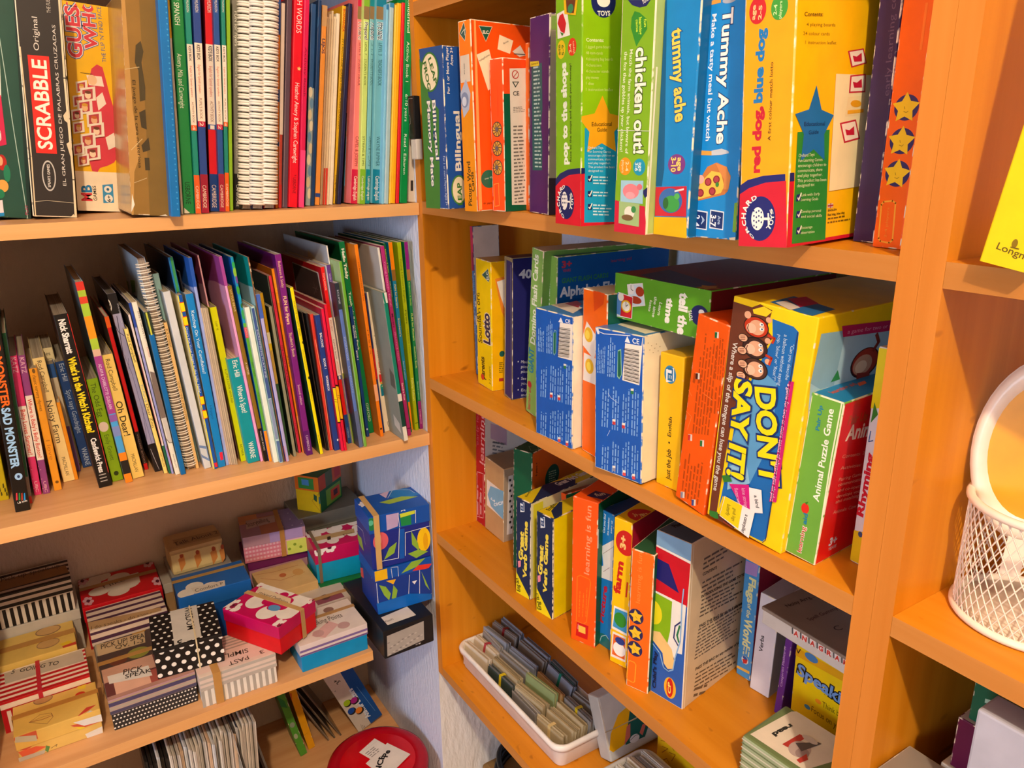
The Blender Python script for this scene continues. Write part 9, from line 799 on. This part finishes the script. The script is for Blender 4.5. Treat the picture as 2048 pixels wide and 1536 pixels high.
lb('gift_box','pink gingham gift box with a patchwork lid and tan band','box','small gift boxes on the lower left shelf',[-.273,.288,-.4015],-9,0,[.119,.097,.0555],{'F':'#b08894','B':'#e0b4c0'},{'T':[('p','#a07480',[0,0,71.4,0,71.4,97,0,97]),('p','#b06a4c',[35.7,0,71.4,0,71.4,77.6,35.7,77.6]),('p','#8a7ab0',[71.4,0,119,0,119,97,71.4,97]),('p','#c8885c',[0,58.2,35.7,58.2,35.7,97,0,97]),('p','#b89a90',[13.3,73,69.8,75.6,67.3,43.8,11.1,34.2]),('t','#3a2c2c','Storytelling',[15.3,44,56.9,52.7,19.3],0),('e','#d8c8e0',[78.5,14.6,1.6,1.6]),('e','#d8c8e0',[78.5,43.6,1.6,1.6]),('e','#d8c8e0',[78.5,72.8,1.6,1.6]),('e','#d8c8e0',[96.4,14.6,1.6,1.6]),('e','#d8c8e0',[96.4,43.6,1.6,1.6]),('e','#d8c8e0',[96.4,72.8,1.6,1.6]),('e','#d8c8e0',[114.2,14.6,1.6,1.6]),('e','#d8c8e0',[114.2,43.6,1.6,1.6]),('e','#d8c8e0',[114.2,72.8,1.6,1.6])],'F':[('p','#a890c0',[50,34.4,113,34.4,113,55.5,50,55.5])],'f':[('p','#c8d860',[80.9,0,119,0,119,30.5,80.9,30.5]),('p','#d88a9c',[0,0,3.2,0,3.2,34.4,0,34.4]),('p','#d88a9c',[6.5,0,9.8,0,9.8,34.4,6.5,34.4]),('p','#d88a9c',[13.1,0,16.3,0,16.3,34.4,13.1,34.4]),('p','#d88a9c',[19.6,0,22.8,0,22.8,34.4,19.6,34.4]),('p','#d88a9c',[26.2,0,29.4,0,29.4,34.4,26.2,34.4]),('p','#d88a9c',[32.7,0,35.9,0,35.9,34.4,32.7,34.4]),('p','#d88a9c',[39.3,0,42.5,0,42.5,34.4,39.3,34.4]),('p','#d88a9c',[45.8,0,49,0,49,34.4,45.8,34.4]),('p','#d88a9c',[52.4,0,55.6,0,55.6,34.4,52.4,34.4]),('p','#d88a9c',[58.9,0,62.1,0,62.1,34.4,58.9,34.4]),('p','#d88a9c',[65.5,0,68.7,0,68.7,34.4,65.5,34.4]),('p','#d88a9c',[72,0,75.2,0,75.2,34.4,72,34.4]),('p','#d0788c',[0,0,77.4,0,77.4,3.9,0,3.9]),('p','#d0788c',[0,8.3,77.4,8.3,77.4,12.2,0,12.2]),('p','#d0788c',[0,16.6,77.4,16.6,77.4,20.5,0,20.5]),('p','#d0788c',[0,25,77.4,25,77.4,28.9,0,28.9]),('e','#7a9a2c',[85,12,3,3]),('e','#7a9a2c',[96,20,3,3]),('e','#7a9a2c',[107,12,3,3])]},hl=.022,band=[('y',.62,.009,'#b07c3c')])
lb('gift_box','purple and red boxed set under the pink gingham box','box','small gift boxes on the lower left shelf',[-.268,.292,-.4867],-4,0,[.117,.095,.0845],{'F':'#6a1c5c','B':'#b88a9a'},{},hl=.02)
lb('gift_box','small beige gift box printed with a pale map, behind the angled crimson box','box','small gift boxes on the lower left shelf',[-.265,.186,-.4867],0,0,[.1,.098,.064],{'F':'#d0b27c','B':'#c8a878'},{'T':[('l','#b07c4c',[1.4,3.7,117.1,30.7,106.8,62,109.5]),('l','#b07c4c',[1.4,2.3,87.6,39.1,78,86.1,77.4]),('l','#b07c4c',[1.4,9.8,67.6,40.8,39.5,89,44.5]),('e','#c8c09a',[22.3,112.4,13.5,12.4]),('e','#c89a5c',[77.9,52,10,13.3]),('e','#b86a3c',[49.1,56.2,6.6,7.8])]},hl=.02)
lb('gift_box','blue gift box with a white flower and a handwritten comfort label','box','small gift boxes on the lower left shelf',[-.4105,.2,-.4867],-2,0,[.125,.08,.103],{'F':'#1c60b0','B':'#164c98'},{'T':[('e','#d8d4cc',[64.6,-19.8,14.9,14.5]),('e','#d8d4cc',[48.1,-35.6,14.7,14.2]),('e','#d8d4cc',[24.1,-20.6,14.7,14.3]),('e','#d8d4cc',[15.7,10.5,15,14.8]),('e','#d8d4cc',[32,27.2,15.2,15.2]),('e','#d8d4cc',[56.8,11.8,15.2,15.1]),('p','#d0c8bc',[24.7,24.2,82.8,19.9,78.8,-9.3,28.9,-1.5]),('t','#4a4440','Comfort P',[30.1,5.4,78.2,5.2,11.1],0),('e','#c8302c',[55.5,-14.1,5.7,5.6])]},hl=.03,band=[('x',.75,.009,'#b08c50')])
lb('card_box','grey dotted box under the pale rounded tin','box','small gift boxes on the lower left shelf',[-.404,.296,-.4867],0,0,[.108,.098,.0925],{'F':'#9a9690','B':'#8a867e'},{'F':[('e','#d0ccc4',[8,85,1.8,1.8]),('e','#d0ccc4',[20.5,85,1.8,1.8]),('e','#d0ccc4',[33,85,1.8,1.8]),('e','#d0ccc4',[45.5,85,1.8,1.8]),('e','#d0ccc4',[58,85,1.8,1.8]),('e','#d0ccc4',[70.5,85,1.8,1.8]),('e','#d0ccc4',[83,85,1.8,1.8]),('e','#d0ccc4',[95.5,85,1.8,1.8])]},hl=.02)
lb('storage_tin','pale cream rounded box with orange figures and a handwritten strip on its lid','tin',None,[-.403,.3,-.3938],0,0,[.097,.072,.0535],{'F':'#c4a674','B':'#e2cf94'},{'T':[('p','#a88c60',[14.6,43.9,102.1,38.6,99.4,10.8,16.5,14.6]),('t','#3a2c1c','Talk About 2',[14.3,18,94.9,23.6,14],0)],'f':[('p','#d8904c',[14.2,32.1,24.6,41.4,26.1,19.8,16.5,5.9]),('e','#b0502c',[20.7,38.4,3.2,4.9]),('p','#d8904c',[42.5,30.5,53.1,39.9,54.7,18.1,45,4.1]),('e','#b0502c',[49.1,36.9,3.3,4.9]),('p','#d8904c',[71.4,28.9,82.1,38.4,84,16.4,74.1,2.2]),('e','#b0502c',[78.1,35.4,3.4,5]),('p','#d8904c',[87.9,28,98.7,37.6,100.7,15.4,90.7,1.1]),('e','#b0502c',[94.7,34.5,3.4,5])]},hl=.012,bev=.008)
bx('card_pack','clear plastic card pack with a yellow and green picture, elastic stretched across it','cards',None,[.106,-.3408,-.5722],-90,20.75,[.0289,.16,.1042],{'F':'#b8b8b6','S':'#c4c2c0','T':'#d0d0ce'},{'S':[('p','#e4dccc',[-9.4,100.8,.5,100.9,3.4,17.5,-17.1,14.4]),('p','#eeb010',[1.6,20.2,9.9,42.3,31.1,65.4,52.9,70.9,61.8,65.4,33.4,16.9,7.4,13.9]),('p','#145a54',[57.6,69.1,75,56.3,89.2,30.5,73.7,12.4,32.9,15.1]),('p','#c86a5c',[42.4,41.1,50.8,43.7,45.5,23.9,30.7,16]),('p','#c86a5c',[73.8,32.5,81.5,31.5,69.4,16.2,64.5,22.2]),('e','#dcdce0',[52.9,17.9,10.1,6.3]),('l','#2c2c34',[.8,44.1,18.5,55.3,21.9,62.8,20.8]),('l','#c8b494',[1.1,-20.7,52.3,11.3,47.6,67.3,47.2]),('l','#b09a78',[.8,-8.2,48.7,64.4,45.9])]},wear=0,bev=.003)
bx('game_box','yellow box with brown line drawings beside the grey-white tray','box',None,[.172,-.4,-.5722],-90,0,[.18,.09,.075],{'F':'#e0b414','S':'#d8ac10'},{'F':[('l','#8a4414',[1,7,50.6,25.4,59.7,36.6,52.1]),('l','#8a4414',[1,10.3,41.5,23.6,46.8,11,30.3]),('l','#8a4414',[1,26.6,42.2,39.5,47.4,32.7,30.7]),('l','#8a4414',[1,9.4,12.6,22.2,27.2,27.9,22.3])]},wear=.1)
lb('card_box','pale cardboard word game box lying on the verb cards, its lid written on in ink','box',None,[.087,-.636,-.1482],-91,0,[.152,.15,.0215],{'F':'#8a7c70','B':'#cfcac4'},{'T':[('t','#2c221c','Noisy Arrg...',[17.8,22.5,20.7,64.5,5.5],.01),('t','#4a2c28','Spell Gummy',[47.7,21.5,50.1,66.7,5.1],.01),('t','#2c221c','C',[75.1,30.1,77,38.7,7.7],0)],'f':[('p','#5a5a5c',[40.9,17,46.6,17.2,47.5,9.7,41.7,9.7]),('p','#e4dcd8',[43.1,16.9,49.7,17.3,50.6,9.5,44,9]),('t','#c83a30','A',[44.8,9.9,49.9,9.9,5.5],.05),('p','#5a5a5c',[51.6,17.2,57.2,17.4,58.1,10,52.5,10]),('p','#e4dcd8',[53.8,17,60.2,17.5,61.2,9.7,54.7,9.2]),('t','#c83a30','N',[55.5,10.1,60.5,10.1,5.5],.05),('p','#5a5a5c',[62.2,17.4,67.7,17.5,68.5,10.2,63,10.2]),('p','#e4dcd8',[64.3,17.2,70.6,17.6,71.5,10,65.2,9.5]),('t','#c83a30','A',[66,10.3,70.9,10.4,5.4],.05),('p','#5a5a5c',[72.5,17.5,77.9,17.7,78.8,10.5,73.4,10.5]),('p','#e4dcd8',[74.6,17.4,80.7,17.8,81.7,10.2,75.5,9.7]),('t','#c83a30','G',[76.3,10.6,81,10.6,5.4],.05),('p','#5a5a5c',[82.6,17.7,87.9,17.9,88.8,10.7,83.5,10.7]),('p','#e4dcd8',[84.7,17.5,90.7,18,91.6,10.4,85.6,10]),('t','#c83a30','R',[86.3,10.8,91,10.8,5.3],.05),('p','#5a5a5c',[92.5,17.9,97.7,18,98.6,10.9,93.4,10.9]),('p','#e4dcd8',[94.5,17.7,100.4,18.1,101.4,10.7,95.5,10.2]),('t','#c83a30','A',[96.2,11,100.8,11.1,5.2],.05),('p','#5a5a5c',[102.2,18,107.3,18.2,108.2,11.1,103.1,11.1]),('p','#e4dcd8',[104.2,17.9,110,18.3,111,10.9,105.2,10.4]),('t','#c83a30','M',[105.8,11.3,110.3,11.3,5.2],.05)]},hl=.004,band=[])
bx('flash_card_stack','stack of green-edged reading cards topped by a picture card, near the upright','cards',None,[.019,-.679,-.2882],-86,0,[.1,.078,.05],{'F':'#9aa886','S':'#8a9a78','L':'#9aa886','T':'#6f8054','K':'#9aa886','B':'#8a9a78'},{'F':[('p','#c8c8b4',[0,3,100,3,100,4.8,0,4.8]),('p','#6a7a54',[0,8.2,100,8.2,100,10,0,10]),('p','#c8c8b4',[0,13.5,100,13.5,100,15.2,0,15.2]),('p','#6a7a54',[0,18.8,100,18.8,100,20.5,0,20.5]),('p','#c8c8b4',[0,24,100,24,100,25.8,0,25.8]),('p','#6a7a54',[0,29.2,100,29.2,100,31,0,31]),('p','#c8c8b4',[0,34.5,100,34.5,100,36.2,0,36.2]),('p','#6a7a54',[0,39.8,100,39.8,100,41.5,0,41.5]),('p','#c8c8b4',[0,45,100,45,100,46.8,0,46.8])],'T':[('p','#e4d8c8',[4.4,7.8,10.4,73.2,14.9,79.2,81.4,82.1,93,62.4,79.7,41.3,71.9,17.7,67.9,9.2]),('t','#2c2c28','read',[21,54.6,17.9,27.4,5.6],.05),('p','#b83a34',[34.1,22.2,36.7,49.9,43.9,51.2,42.5,23.4]),('e','#b8a4a0',[49.6,30.7,10.5,13.2]),('e','#9a8484',[54.6,27.6,6.3,8]),('p','#5a5054',[41.9,34.5,55.8,54.6,59.3,55.2,52.7,29]),('p','#b83a34',[56.4,14.6,58,30,63.7,24.2,61.2,13.4]),('e','#cfc0b8',[48.3,50.8,8.9,4.2])]},wear=0,bev=.003)
bk('course_book','bright yellow book leaning out at the upper shelf of the white pot bay','book',None,[-.012,-.8586,.294],-90,-8.59,[.0317,.02,.23],{'F':'#ecd414','L':'#d8b810','S':'#d8b810'},{'F':[('t','#6a5410','Longman',[8.1,10.3,35.3,6.6,4.5],.01),('e','#8a6e14',[18.3,16.2,1.8,2.9]),('l','#6a5410',[.7,16.7,13.5,21.7,13.5])]},t=.001)
bx('game_box','small dark green box on top of the pile under the mesh pot shelf','box',None,[.062,-.874,-.0985],-90,0,[.16,.14,.052],{'F':'#0c5a40'},{'F':[('p','#a8c8b4',[9.9,26.5,15.3,28.2,15.9,24.2,10.1,22.6])]},wear=.4)
bx('game_box','plum coloured box with faint print, second in the pile under the mesh pot shelf','box',None,[.058,-.868,-.1495],-90,0,[.17,.14,.0505],{'F':'#5e0f3c','T':'#c8b8b0'},{'F':[('g','#b888a0',6,[15.3,48.8,33.4,55.9,15.9,34.8])]},wear=.5)
bx('game_box','cream box with two tiny flags, under the plum one','box',None,[.056,-.862,-.288],-90,0,[.17,.15,.138],{'F':'#c8bcaa','T':'#d0c4b4'},{'F':[('p','#b8302c',[33,171.5,34.9,171.9,35.2,168.1,33.3,167.6]),('p','#2c3a6a',[30,170.2,31.8,171,32,167.7,30.2,166.7]),('g','#8a8074',2,[15.8,165.6,28.4,170,15.9,162.6])]},wear=.3)
bx('document_box','smooth lilac-grey box standing in front of the pile under the mesh pot shelf','box',None,[.012,-.9,-.288],-90,0,[.2,.03,.24],{'F':'#b4b4c4'},{},wear=0,bev=.002)
bx('card_box','grey card box low in front of the cream one','box',None,[.005,-.834,-.288],-90,0,[.055,.05,.135],{'F':'#a89c90','T':'#8a8078'},{},wear=.2)
bx('pencil_box','tall narrow green box leaning on the dark file pockets','box',None,[-.2149,.2639,-.8727],0,11.41,[.0153,.08,.185],{'F':'#4f9a34','T':'#1c6a34'},{'F':[('p','#1c7a3c',[-1.3,174.8,10.3,152.9,10.4,133.1,-3.7,147.3]),('e','#8a9a84',[7.3,87.3,5.1,6.9]),('e','#a8b498',[5.7,55.9,3.9,7])]},wear=.2)
bx('pencil_box','tall narrow amber box leaning beside the green one','box',None,[-.1941,.2731,-.8727],0,9.83,[.015,.08,.185],{'F':'#e0a012'},{'F':[('p','#c0561c',[-11.7,167.2,4.4,158.5,-.2,136.3,-11.5,140]),('l','#a8740c',[.7,-4.9,43.9,9.5,43.7]),('l','#a8740c',[.6,-4.5,91.9,-5.8,40.4])]},wear=.2)
bx('game_box','white and blue buzzer box leaning by the plaster wall behind the red tin','box',None,[-.0834,.262,-.8727],0,21.79,[.0612,.09,.24],{'F':'#cfc6bc','L':'#8a7c70','S':'#14408c'},{'F':[('p','#14509c',[35.6,176.6,64.5,159.7,61.2,-48.3,30.2,-24.9]),('t','#dce4f0','Answer Buzzers',[38.5,19.5,37.7,115.9,11.1],.05),('t','#3a3838','3+',[26.4,150.9,20.4,163.8,9.1],.02),('t','#6a6460','4',[8.3,133.8,7.6,139.4,3],0),('l','#8ab0dc',[.6,47.7,110.5,52.8,22]),('g','#8a827c',3,[15.4,-8.8,18.6,13.1,9.7,-5.2]),('e','#2a2624',[14.2,88,9,9.3]),('e','#a0c020',[12.8,91,7.6,7.8]),('e','#2a2624',[29.4,82,9.1,9.3]),('e','#a8248a',[27.9,84.9,7.7,7.9]),('e','#2a2624',[12.7,62.8,9.1,9.4]),('e','#1c4ca8',[11.3,65.8,7.7,7.9]),('e','#2a2624',[26.8,50.4,9.2,9.4]),('e','#e8862c',[25.3,53.4,7.8,8])]},wear=.15)
# ---------------------------------------------------------------- shaped things
def rrect(x0, y0, x1, y1, r, z, n=6):
    P = []
    for cx, cy, a in ((x1-r, y1-r, 0), (x0+r, y1-r, 90), (x0+r, y0+r, 180), (x1-r, y0+r, 270)):
        for k in range(n + 1):
            t = math.radians(a + 90*k/n)
            P.append((cx + r*math.cos(t), cy + r*math.sin(t), z))
    return P
def tray(label, x0, y0, x1, y1, z0, h, col):
    mb = MB(); m = mat(col, 0.25)
    R = 0.022
    prof = [(0.012, 0.0, 0.4), (0.008, 0.004, 0.7), (0.004, h*0.72, 0.9), (0.0035, h*0.75, 0.9), (0.0, h*0.76, 1.0), (-0.001, h*0.9, 1.0), (0.001, h, 1.0), (0.004, h, 0.95), (0.0065, h*0.93, 0.85), (0.0095, 0.006, 0.6), (0.013, 0.0025, 0.4)]
    rings = []
    for ins, dz, rf in prof:
        rings.append([mb.bm.verts.new(p) for p in rrect(x0+ins, y0+ins, x1-ins, y1-ins, R*rf, z0+dz)])
    mi = mb.mi(m)
    for A, B in zip(rings, rings[1:]):
        for k in range(len(A)):
            f = mb.bm.faces.new((A[k], A[(k+1) % len(A)], B[(k+1) % len(A)], B[k])); f.material_index = mi; f.smooth = True
    f = mb.bm.faces.new(rings[0][::-1]); f.material_index = mi
    f = mb.bm.faces.new(rings[-1]); f.material_index = mi
    return tag(mb.build('tray'), label, 'tray')
tray('long white plastic tray filled with small card bundles, under the lower right shelf', 0.027, -0.334, 0.147, -0.004, -0.5722, 0.047, '#e9e6e4')
tray('grey-white plastic tray of cards in front of the long white one', 0.030, -0.735, 0.150, -0.398, -0.5722, 0.047, '#c9c9cb')
rnd = random.Random(5)
def bundle(x, y, yaw, L, th, h, lean, cols, band=None, z=-0.5690, label='small bundle of cards in clear plastic standing in the long white tray', grp='card bundles in the long white tray'):
    root = empty('card_bundle', label, 'cards', grp)
    mb = MB()
    n = max(2, int(th / 0.0018))
    for k in range(n):
        a, b = th*k/n, th*(k+0.82)/n
        dz, dy = rnd.uniform(-0.002, 0.002), rnd.uniform(-0.002, 0.002)
        mb.box((a, dy, 0), (b, L+dy, h+dz), mat(cols[k % len(cols)], 0.4))
    mb.build('cards', root)
    if band:
        bm_ = MB(); m = mat(band, 0.4)
        y0 = L*0.45
        bm_.box((-0.0006, y0, h*0.2), (0.0, y0+0.006, h+0.0026), m); bm_.box((th, y0, h*0.2), (th+0.0006, y0+0.006, h+0.0026), m); bm_.box((-0.0006, y0, h+0.0021), (th+0.0006, y0+0.006, h+0.0027), m)
        bm_.build('elastic_band', root)
    return frame(root, (x, y, z), yaw, lean)
GREY = ('#8d8a8a', '#a09c98', '#7c7a7c', '#b0aca6'); BEIGE = ('#b8a888', '#a89878', '#c6b898', '#988868'); PALE = ('#d8ccb8', '#c0b09a', '#e0d4c4')
GREEN = ('#8a9a6c', '#a0a88a', '#c8cc90', '#788a60'); DARK = ('#3a4a48', '#6a6c70', '#50585c'); STEEL = ('#8a92a4', '#70788c', '#a8aebc'); TAN = ('#b08a5a', '#c8a06a', '#9a7a50')
for a in ((.044, -.088, 4, .072, .009, .046, -8, PALE), (.057, -.082, 3, .070, .011, .050, -10, PALE, '#b8404a'), (.072, -.078, 2, .066, .010, .055, -12, GREY), (.086, -.080, 4, .070, .012, .060, -12, STEEL), (.102, -.076, 3, .068, .010, .062, -12, GREY, '#8a2c34'), (.117, -.074, 3, .064, .010, .064, -10, STEEL),
          (.044, -.170, 2, .074, .010, .043, -8, DARK, '#e0c81c'), (.058, -.166, 4, .076, .013, .050, -8, BEIGE), (.075, -.164, 3, .078, .010, .055, -10, GREY), (.090, -.164, 3, .074, .011, .058, -12, STEEL), (.106, -.160, 2, .076, .011, .061, -12, GREY), (.122, -.158, 3, .072, .009, .062, -12, STEEL),
          (.043, -.246, 2, .070, .012, .042, -6, GREY), (.058, -.246, 4, .072, .015, .048, -6, BEIGE), (.078, -.244, 4, .074, .010, .060, -8, GREEN), (.091, -.244, 2, .074, .008, .055, -10, TAN), (.104, -.242, 2, .074, .010, .062, -12, STEEL, '#1c7a6a'), (.120, -.238, 2, .072, .010, .062, -12, DARK),
          (.046, -.316, 2, .064, .012, .044, -4, BEIGE, '#d8c088'), (.062, -.318, 3, .066, .013, .047, -5, BEIGE), (.080, -.318, 3, .068, .012, .050, -6, BEIGE), (.097, -.318, 2, .068, .011, .053, -8, GREY, '#d8c020'), (.113, -.316, 2, .066, .010, .056, -8, GREY)):
    bundle(a[0], a[1], a[2] + rnd.uniform(-5, 5), a[3], a[4], a[5], a[6] + rnd.uniform(-7, 6), *a[7:])
for i in range(7):
    bundle(.048 + i*.0125, -.47 - (i % 2)*.004, 2, .06, .010, .050, -8, (PALE, GREY, ('#d8d4cc', '#b4b0aa'), GREY)[i % 4], label='bundle of pale cards standing in the grey-white tray', grp='card bundles in the grey-white tray')
# pot of wire mesh
def mesh_pot():
    root = empty('mesh_pot', 'white wire mesh pot standing on the orange shelf', 'pot')
    m = mat('#efe0d0', 0.35)
    r0, h = 0.0555, 0.1024
    wb = MB()
    N = 46
    for s in (1, -1):
        for k in range(N):
            a0 = 2*PI*k/N
            wb.tube([(r0*math.cos(a0 + s*0.95*t/12), r0*math.sin(a0 + s*0.95*t/12), 0.004 + (h-0.006)*t/12) for t in range(13)], 0.00062, m, 4, cap=False)
    wb.build('mesh_wall', root)
    for z, r, nm in ((h-0.003, 0.0034, 'rim'), (0.0036, 0.0034, 'base_ring')):
        rb = MB()
        rb.tube([(r0*math.cos(2*PI*k/48), r0*math.sin(2*PI*k/48), z) for k in range(48)], r, m, 10, True)
        rb.build(nm, root)
    bb = MB()
    bb.lathe([(0.0005, 0.0028), (r0, 0.0028), (r0, 0.0018), (0.0005, 0.0018)], m)
    bb.build('bottom', root)
    root.location = (0.0905, -0.8925, 0.0002)
mesh_pot()
# oval paddle standing in the pot
root = empty('paddle', 'white-rimmed oval paddle with a yellow face, standing in the mesh pot', 'paddle')
mb = MB(); m = mat('#f2e6d6', 0.3)
pts = []
N = 40
for ring_r, off in ((1.0, 0.0), (0.985, 0.006), (0.90, 0.0095), (0.80, 0.0075), (0.74, 0.004)):
    pts.append([mb.bm.verts.new((-off, 0.047*ring_r*math.cos(2*PI*k/N), 0.076*ring_r*math.sin(2*PI*k/N))) for k in range(N)])
mi = mb.mi(m)
for A, B in zip(pts, pts[1:]):
    for k in range(N):
        f = mb.bm.faces.new((A[k], A[(k+1) % N], B[(k+1) % N], B[k])); f.material_index = mi; f.smooth = True
f = mb.bm.faces.new(pts[0]); f.material_index = mi
mb.build('rim', root)
mb = MB()
vs = [mb.bm.verts.new((-0.0042, 0.047*0.75*math.cos(2*PI*k/N), 0.076*0.75*math.sin(2*PI*k/N))) for k in range(N)]
f = mb.bm.faces.new(vs[::-1]); f.material_index = mb.mi(mat('#e8a414', 0.4))
mb.build('face', root)
mb = MB(); mb.box((-0.007, -0.007, -0.105), (0.0, 0.007, -0.070), m); mb.build('handle', root)
root.location = (0.094, -0.876, 0.139)
root.rotation_euler = (0.05, 0.10, math.radians(22))

# round red tin
root = empty('round_tin', 'round glossy red tin with folded white slips of paper on its lid', 'tin')
mr = mat('#a80a1c', 0.18); mr2 = mat('#c80c18', 0.15)
mb = MB(); mb.lathe([(0.0005, 0), (0.094, 0), (0.096, 0.003), (0.096, 0.058), (0.0005, 0.058)], mr, 64); mb.build('base', root)
mb = MB(); mb.lathe([(0.0985, 0.050), (0.1, 0.052), (0.1, 0.072), (0.098, 0.078), (0.092, 0.081), (0.080, 0.0815), (0.074, 0.080)], mr, 64); mb.lathe([(0.074, 0.080), (0.055, 0.0835), (0.03, 0.085), (0.0005, 0.0855)], mr2, 64); mb.build('lid', root)
root.location = (-0.112, 0.080, -0.8728)
for nm, lab, pts, z in (('paper_slip', 'folded white slip with bold ink letters lying on the red tin lid', [(-.028, -.052), (.046, -.045), (.040, .014), (-.024, .008)], .0866), ('paper_slip', 'pale slip of faint print lying askew on the red tin lid', [(-.010, -.004), (.034, .006), (.026, .048), (-.018, .038)], .0872)):
    mb = MB()
    mb.face([(x, y, z) for x, y in pts], mat('#dcd4ce', 0.7)); mb.face([(x, y, z-0.0004) for x, y in pts][::-1], mat('#dcd4ce', 0.7))
    V3 = Vector
    if z < .087: art(mb, V3((-.028, -.052, z)), V3((1, .09, 0)).normalized(), V3((-.09, 1, 0)).normalized(), .08, .07, [('t', '#1c1a1a', 'NCE', [8, 22, 44, 40, 11], .04), ('t', '#1c1a1a', 'Pe', [44, 34, 60, 40, 11], .04)])
    else: art(mb, V3((-.010, -.004, z)), V3((1, .22, 0)).normalized(), V3((-.22, 1, 0)).normalized(), .05, .05, [('g', '#8a8480', 4, [5, 28, 34, 26, 5, 12]), ('l', '#b8b0ac', [.5, 0, 37, 44, 34])])
    o = mb.build(nm); tag(o, lab, 'paper'); o.location = (-0.112, 0.080, -0.8728)
    o.rotation_euler = (0, 0, 0.35 if z < .087 else 0.2)

# clear file pockets on the bottom left shelf
def pocket(x, lean, y, h, col, label, grp=None, name='file_pocket', th=0.0022, d=0.21, holes=False, alpha=1.0):
    root = empty(name, label, 'file', grp)
    mb = MB()
    n = 2
    for k in range(n):
        mb.box((th*k/n, 0.0, 0.001), (th*(k+0.93)/n, d, h - 0.002*k), mat(col[k % len(col)], 0.25))
    mb.build('sheets', root)
    if holes:
        hb = MB()
        hb.box((-0.0008, -0.014, 0.0), (-0.0002, 0.004, h), mat('#b8b4ae', 0.2))
        art(hb, Vector((-0.0008, 0.004, 0)), Vector((0, -1, 0)), Vector((0, 0, 1)), 0.018, h, [('e', '#1c1a1a', [9, z, 3, 3]) for z in range(18, int(h*1000), 34)])
        hb.build('punched_strip', root)
    return frame(root, (x, y, -0.8726), 0, lean)
cols = [('#22211f', '#2c2a28'), ('#ccc6be', '#b0aaa2'), ('#d4d8de', '#b8bec8'), ('#e2ddd4', '#c0bab2'), ('#ccb094', '#c4a88c'), ('#dcd8d0', '#bab4ac'), ('#aaa59e', '#c8c2ba'), ('#d8d4cc', '#b4aea8')]
k = 0
for i in range(30):
    x = -0.505 + i*0.0052
    c = cols[0] if i in (0, 1, 2, 4, 5) else cols[1 + (i*5) % 7]
    pocket(x, 1.5 - i*0.14, 0.040 + rnd.uniform(0, 0.02), 0.300 + rnd.uniform(-0.006, 0.006), c,
           ('black plastic file pocket standing among pale ones under the lower left shelf' if c is cols[0] else 'pale file pocket full of paper standing under the lower left shelf'),
           ('black file pockets on the bottom left shelf' if c is cols[0] else 'pale file pockets on the bottom left shelf'), th=0.0050)
pocket(-0.345, 6, 0.045, 0.305, ('#3a3634', '#54504c'), 'dark file pocket with a pale punched strip beside the pale pockets', holes=True, th=0.005)
pocket(-0.322, 9, 0.06, 0.30, ('#1c2440', '#2a2434'), 'dark blue file pocket leaning beside the punched strip', th=0.006)
pocket(-0.298, 10, 0.085, 0.29, ('#2a2022', '#6a6460'), 'black and plum file pocket leaning next to the green box', th=0.008, name='file_pocket')
for i, (x, l, col) in enumerate(((-0.150, 24, ('#6a5c4c', '#8a7c6c')), (-0.136, 25, ('#54483c', '#786a5a')), (-0.122, 25, ('#7c6e5e', '#5c5044')))):
    pocket(x, l, 0.275, 0.24, col, 'brown clear file leaning between the yellow box and the blue buzzer box', 'brown leaning files on the bottom left shelf', th=0.004, d=0.12)

# power adapter hanging at the edge of the orange bookcase
mb = MB()
mb.rounded((-0.012, -0.010, 0.382), (-0.0004, 0.009, 0.444), mat('#1a1a1c', 0.35), 0.002, 2)
art(mb, Vector((-0.012, 0.009, 0.382)), Vector((0, -1, 0)), Vector((0, 0, 1)), 0.019, 0.062, [('l', '#b8b8b4', [.4, 3, 8, 3, 22, 6, 22, 6, 34, 3, 34, 3, 58, 18, 58])])
o = mb.build('body'); o2 = empty('power_adapter', 'small black adapter with thin white outlines on the bookcase edge', 'adapter'); o.parent = o2
mb = MB(); mb.rounded((-0.011, -0.012, 0.352), (-0.0004, 0.007, 0.382), mat('#cfc8be', 0.4), 0.002, 2); mb.build('socket', o2)

# things under the right unit
mb = MB(); mb.rounded((0.075, -0.36, -1.2498), (0.262, -0.004, -0.830), mat('#8a6a3c', 0.7), 0.01, 2); tag(mb.build('cardboard_box'), 'brown cardboard box on the floor under the orange shelves', 'box')
mb = MB(); m = mat('#14171c', 0.4)
for kk in range(4):
    r = 0.070 + 0.004*(kk % 2)
    mb.tube([(0.150 + (r+0.004*math.sin(3*a+kk))*math.cos(a), -0.088 + (r*1.0)*math.sin(a), -0.823 + kk*0.009 + 0.004*math.sin(2*a+kk)) for a in [2*PI*i/40 for i in range(40)]], 0.0052, m, 8, True)
tag(mb.build('cable_coil'), 'coil of thick black cable on the brown cardboard box', 'cable')
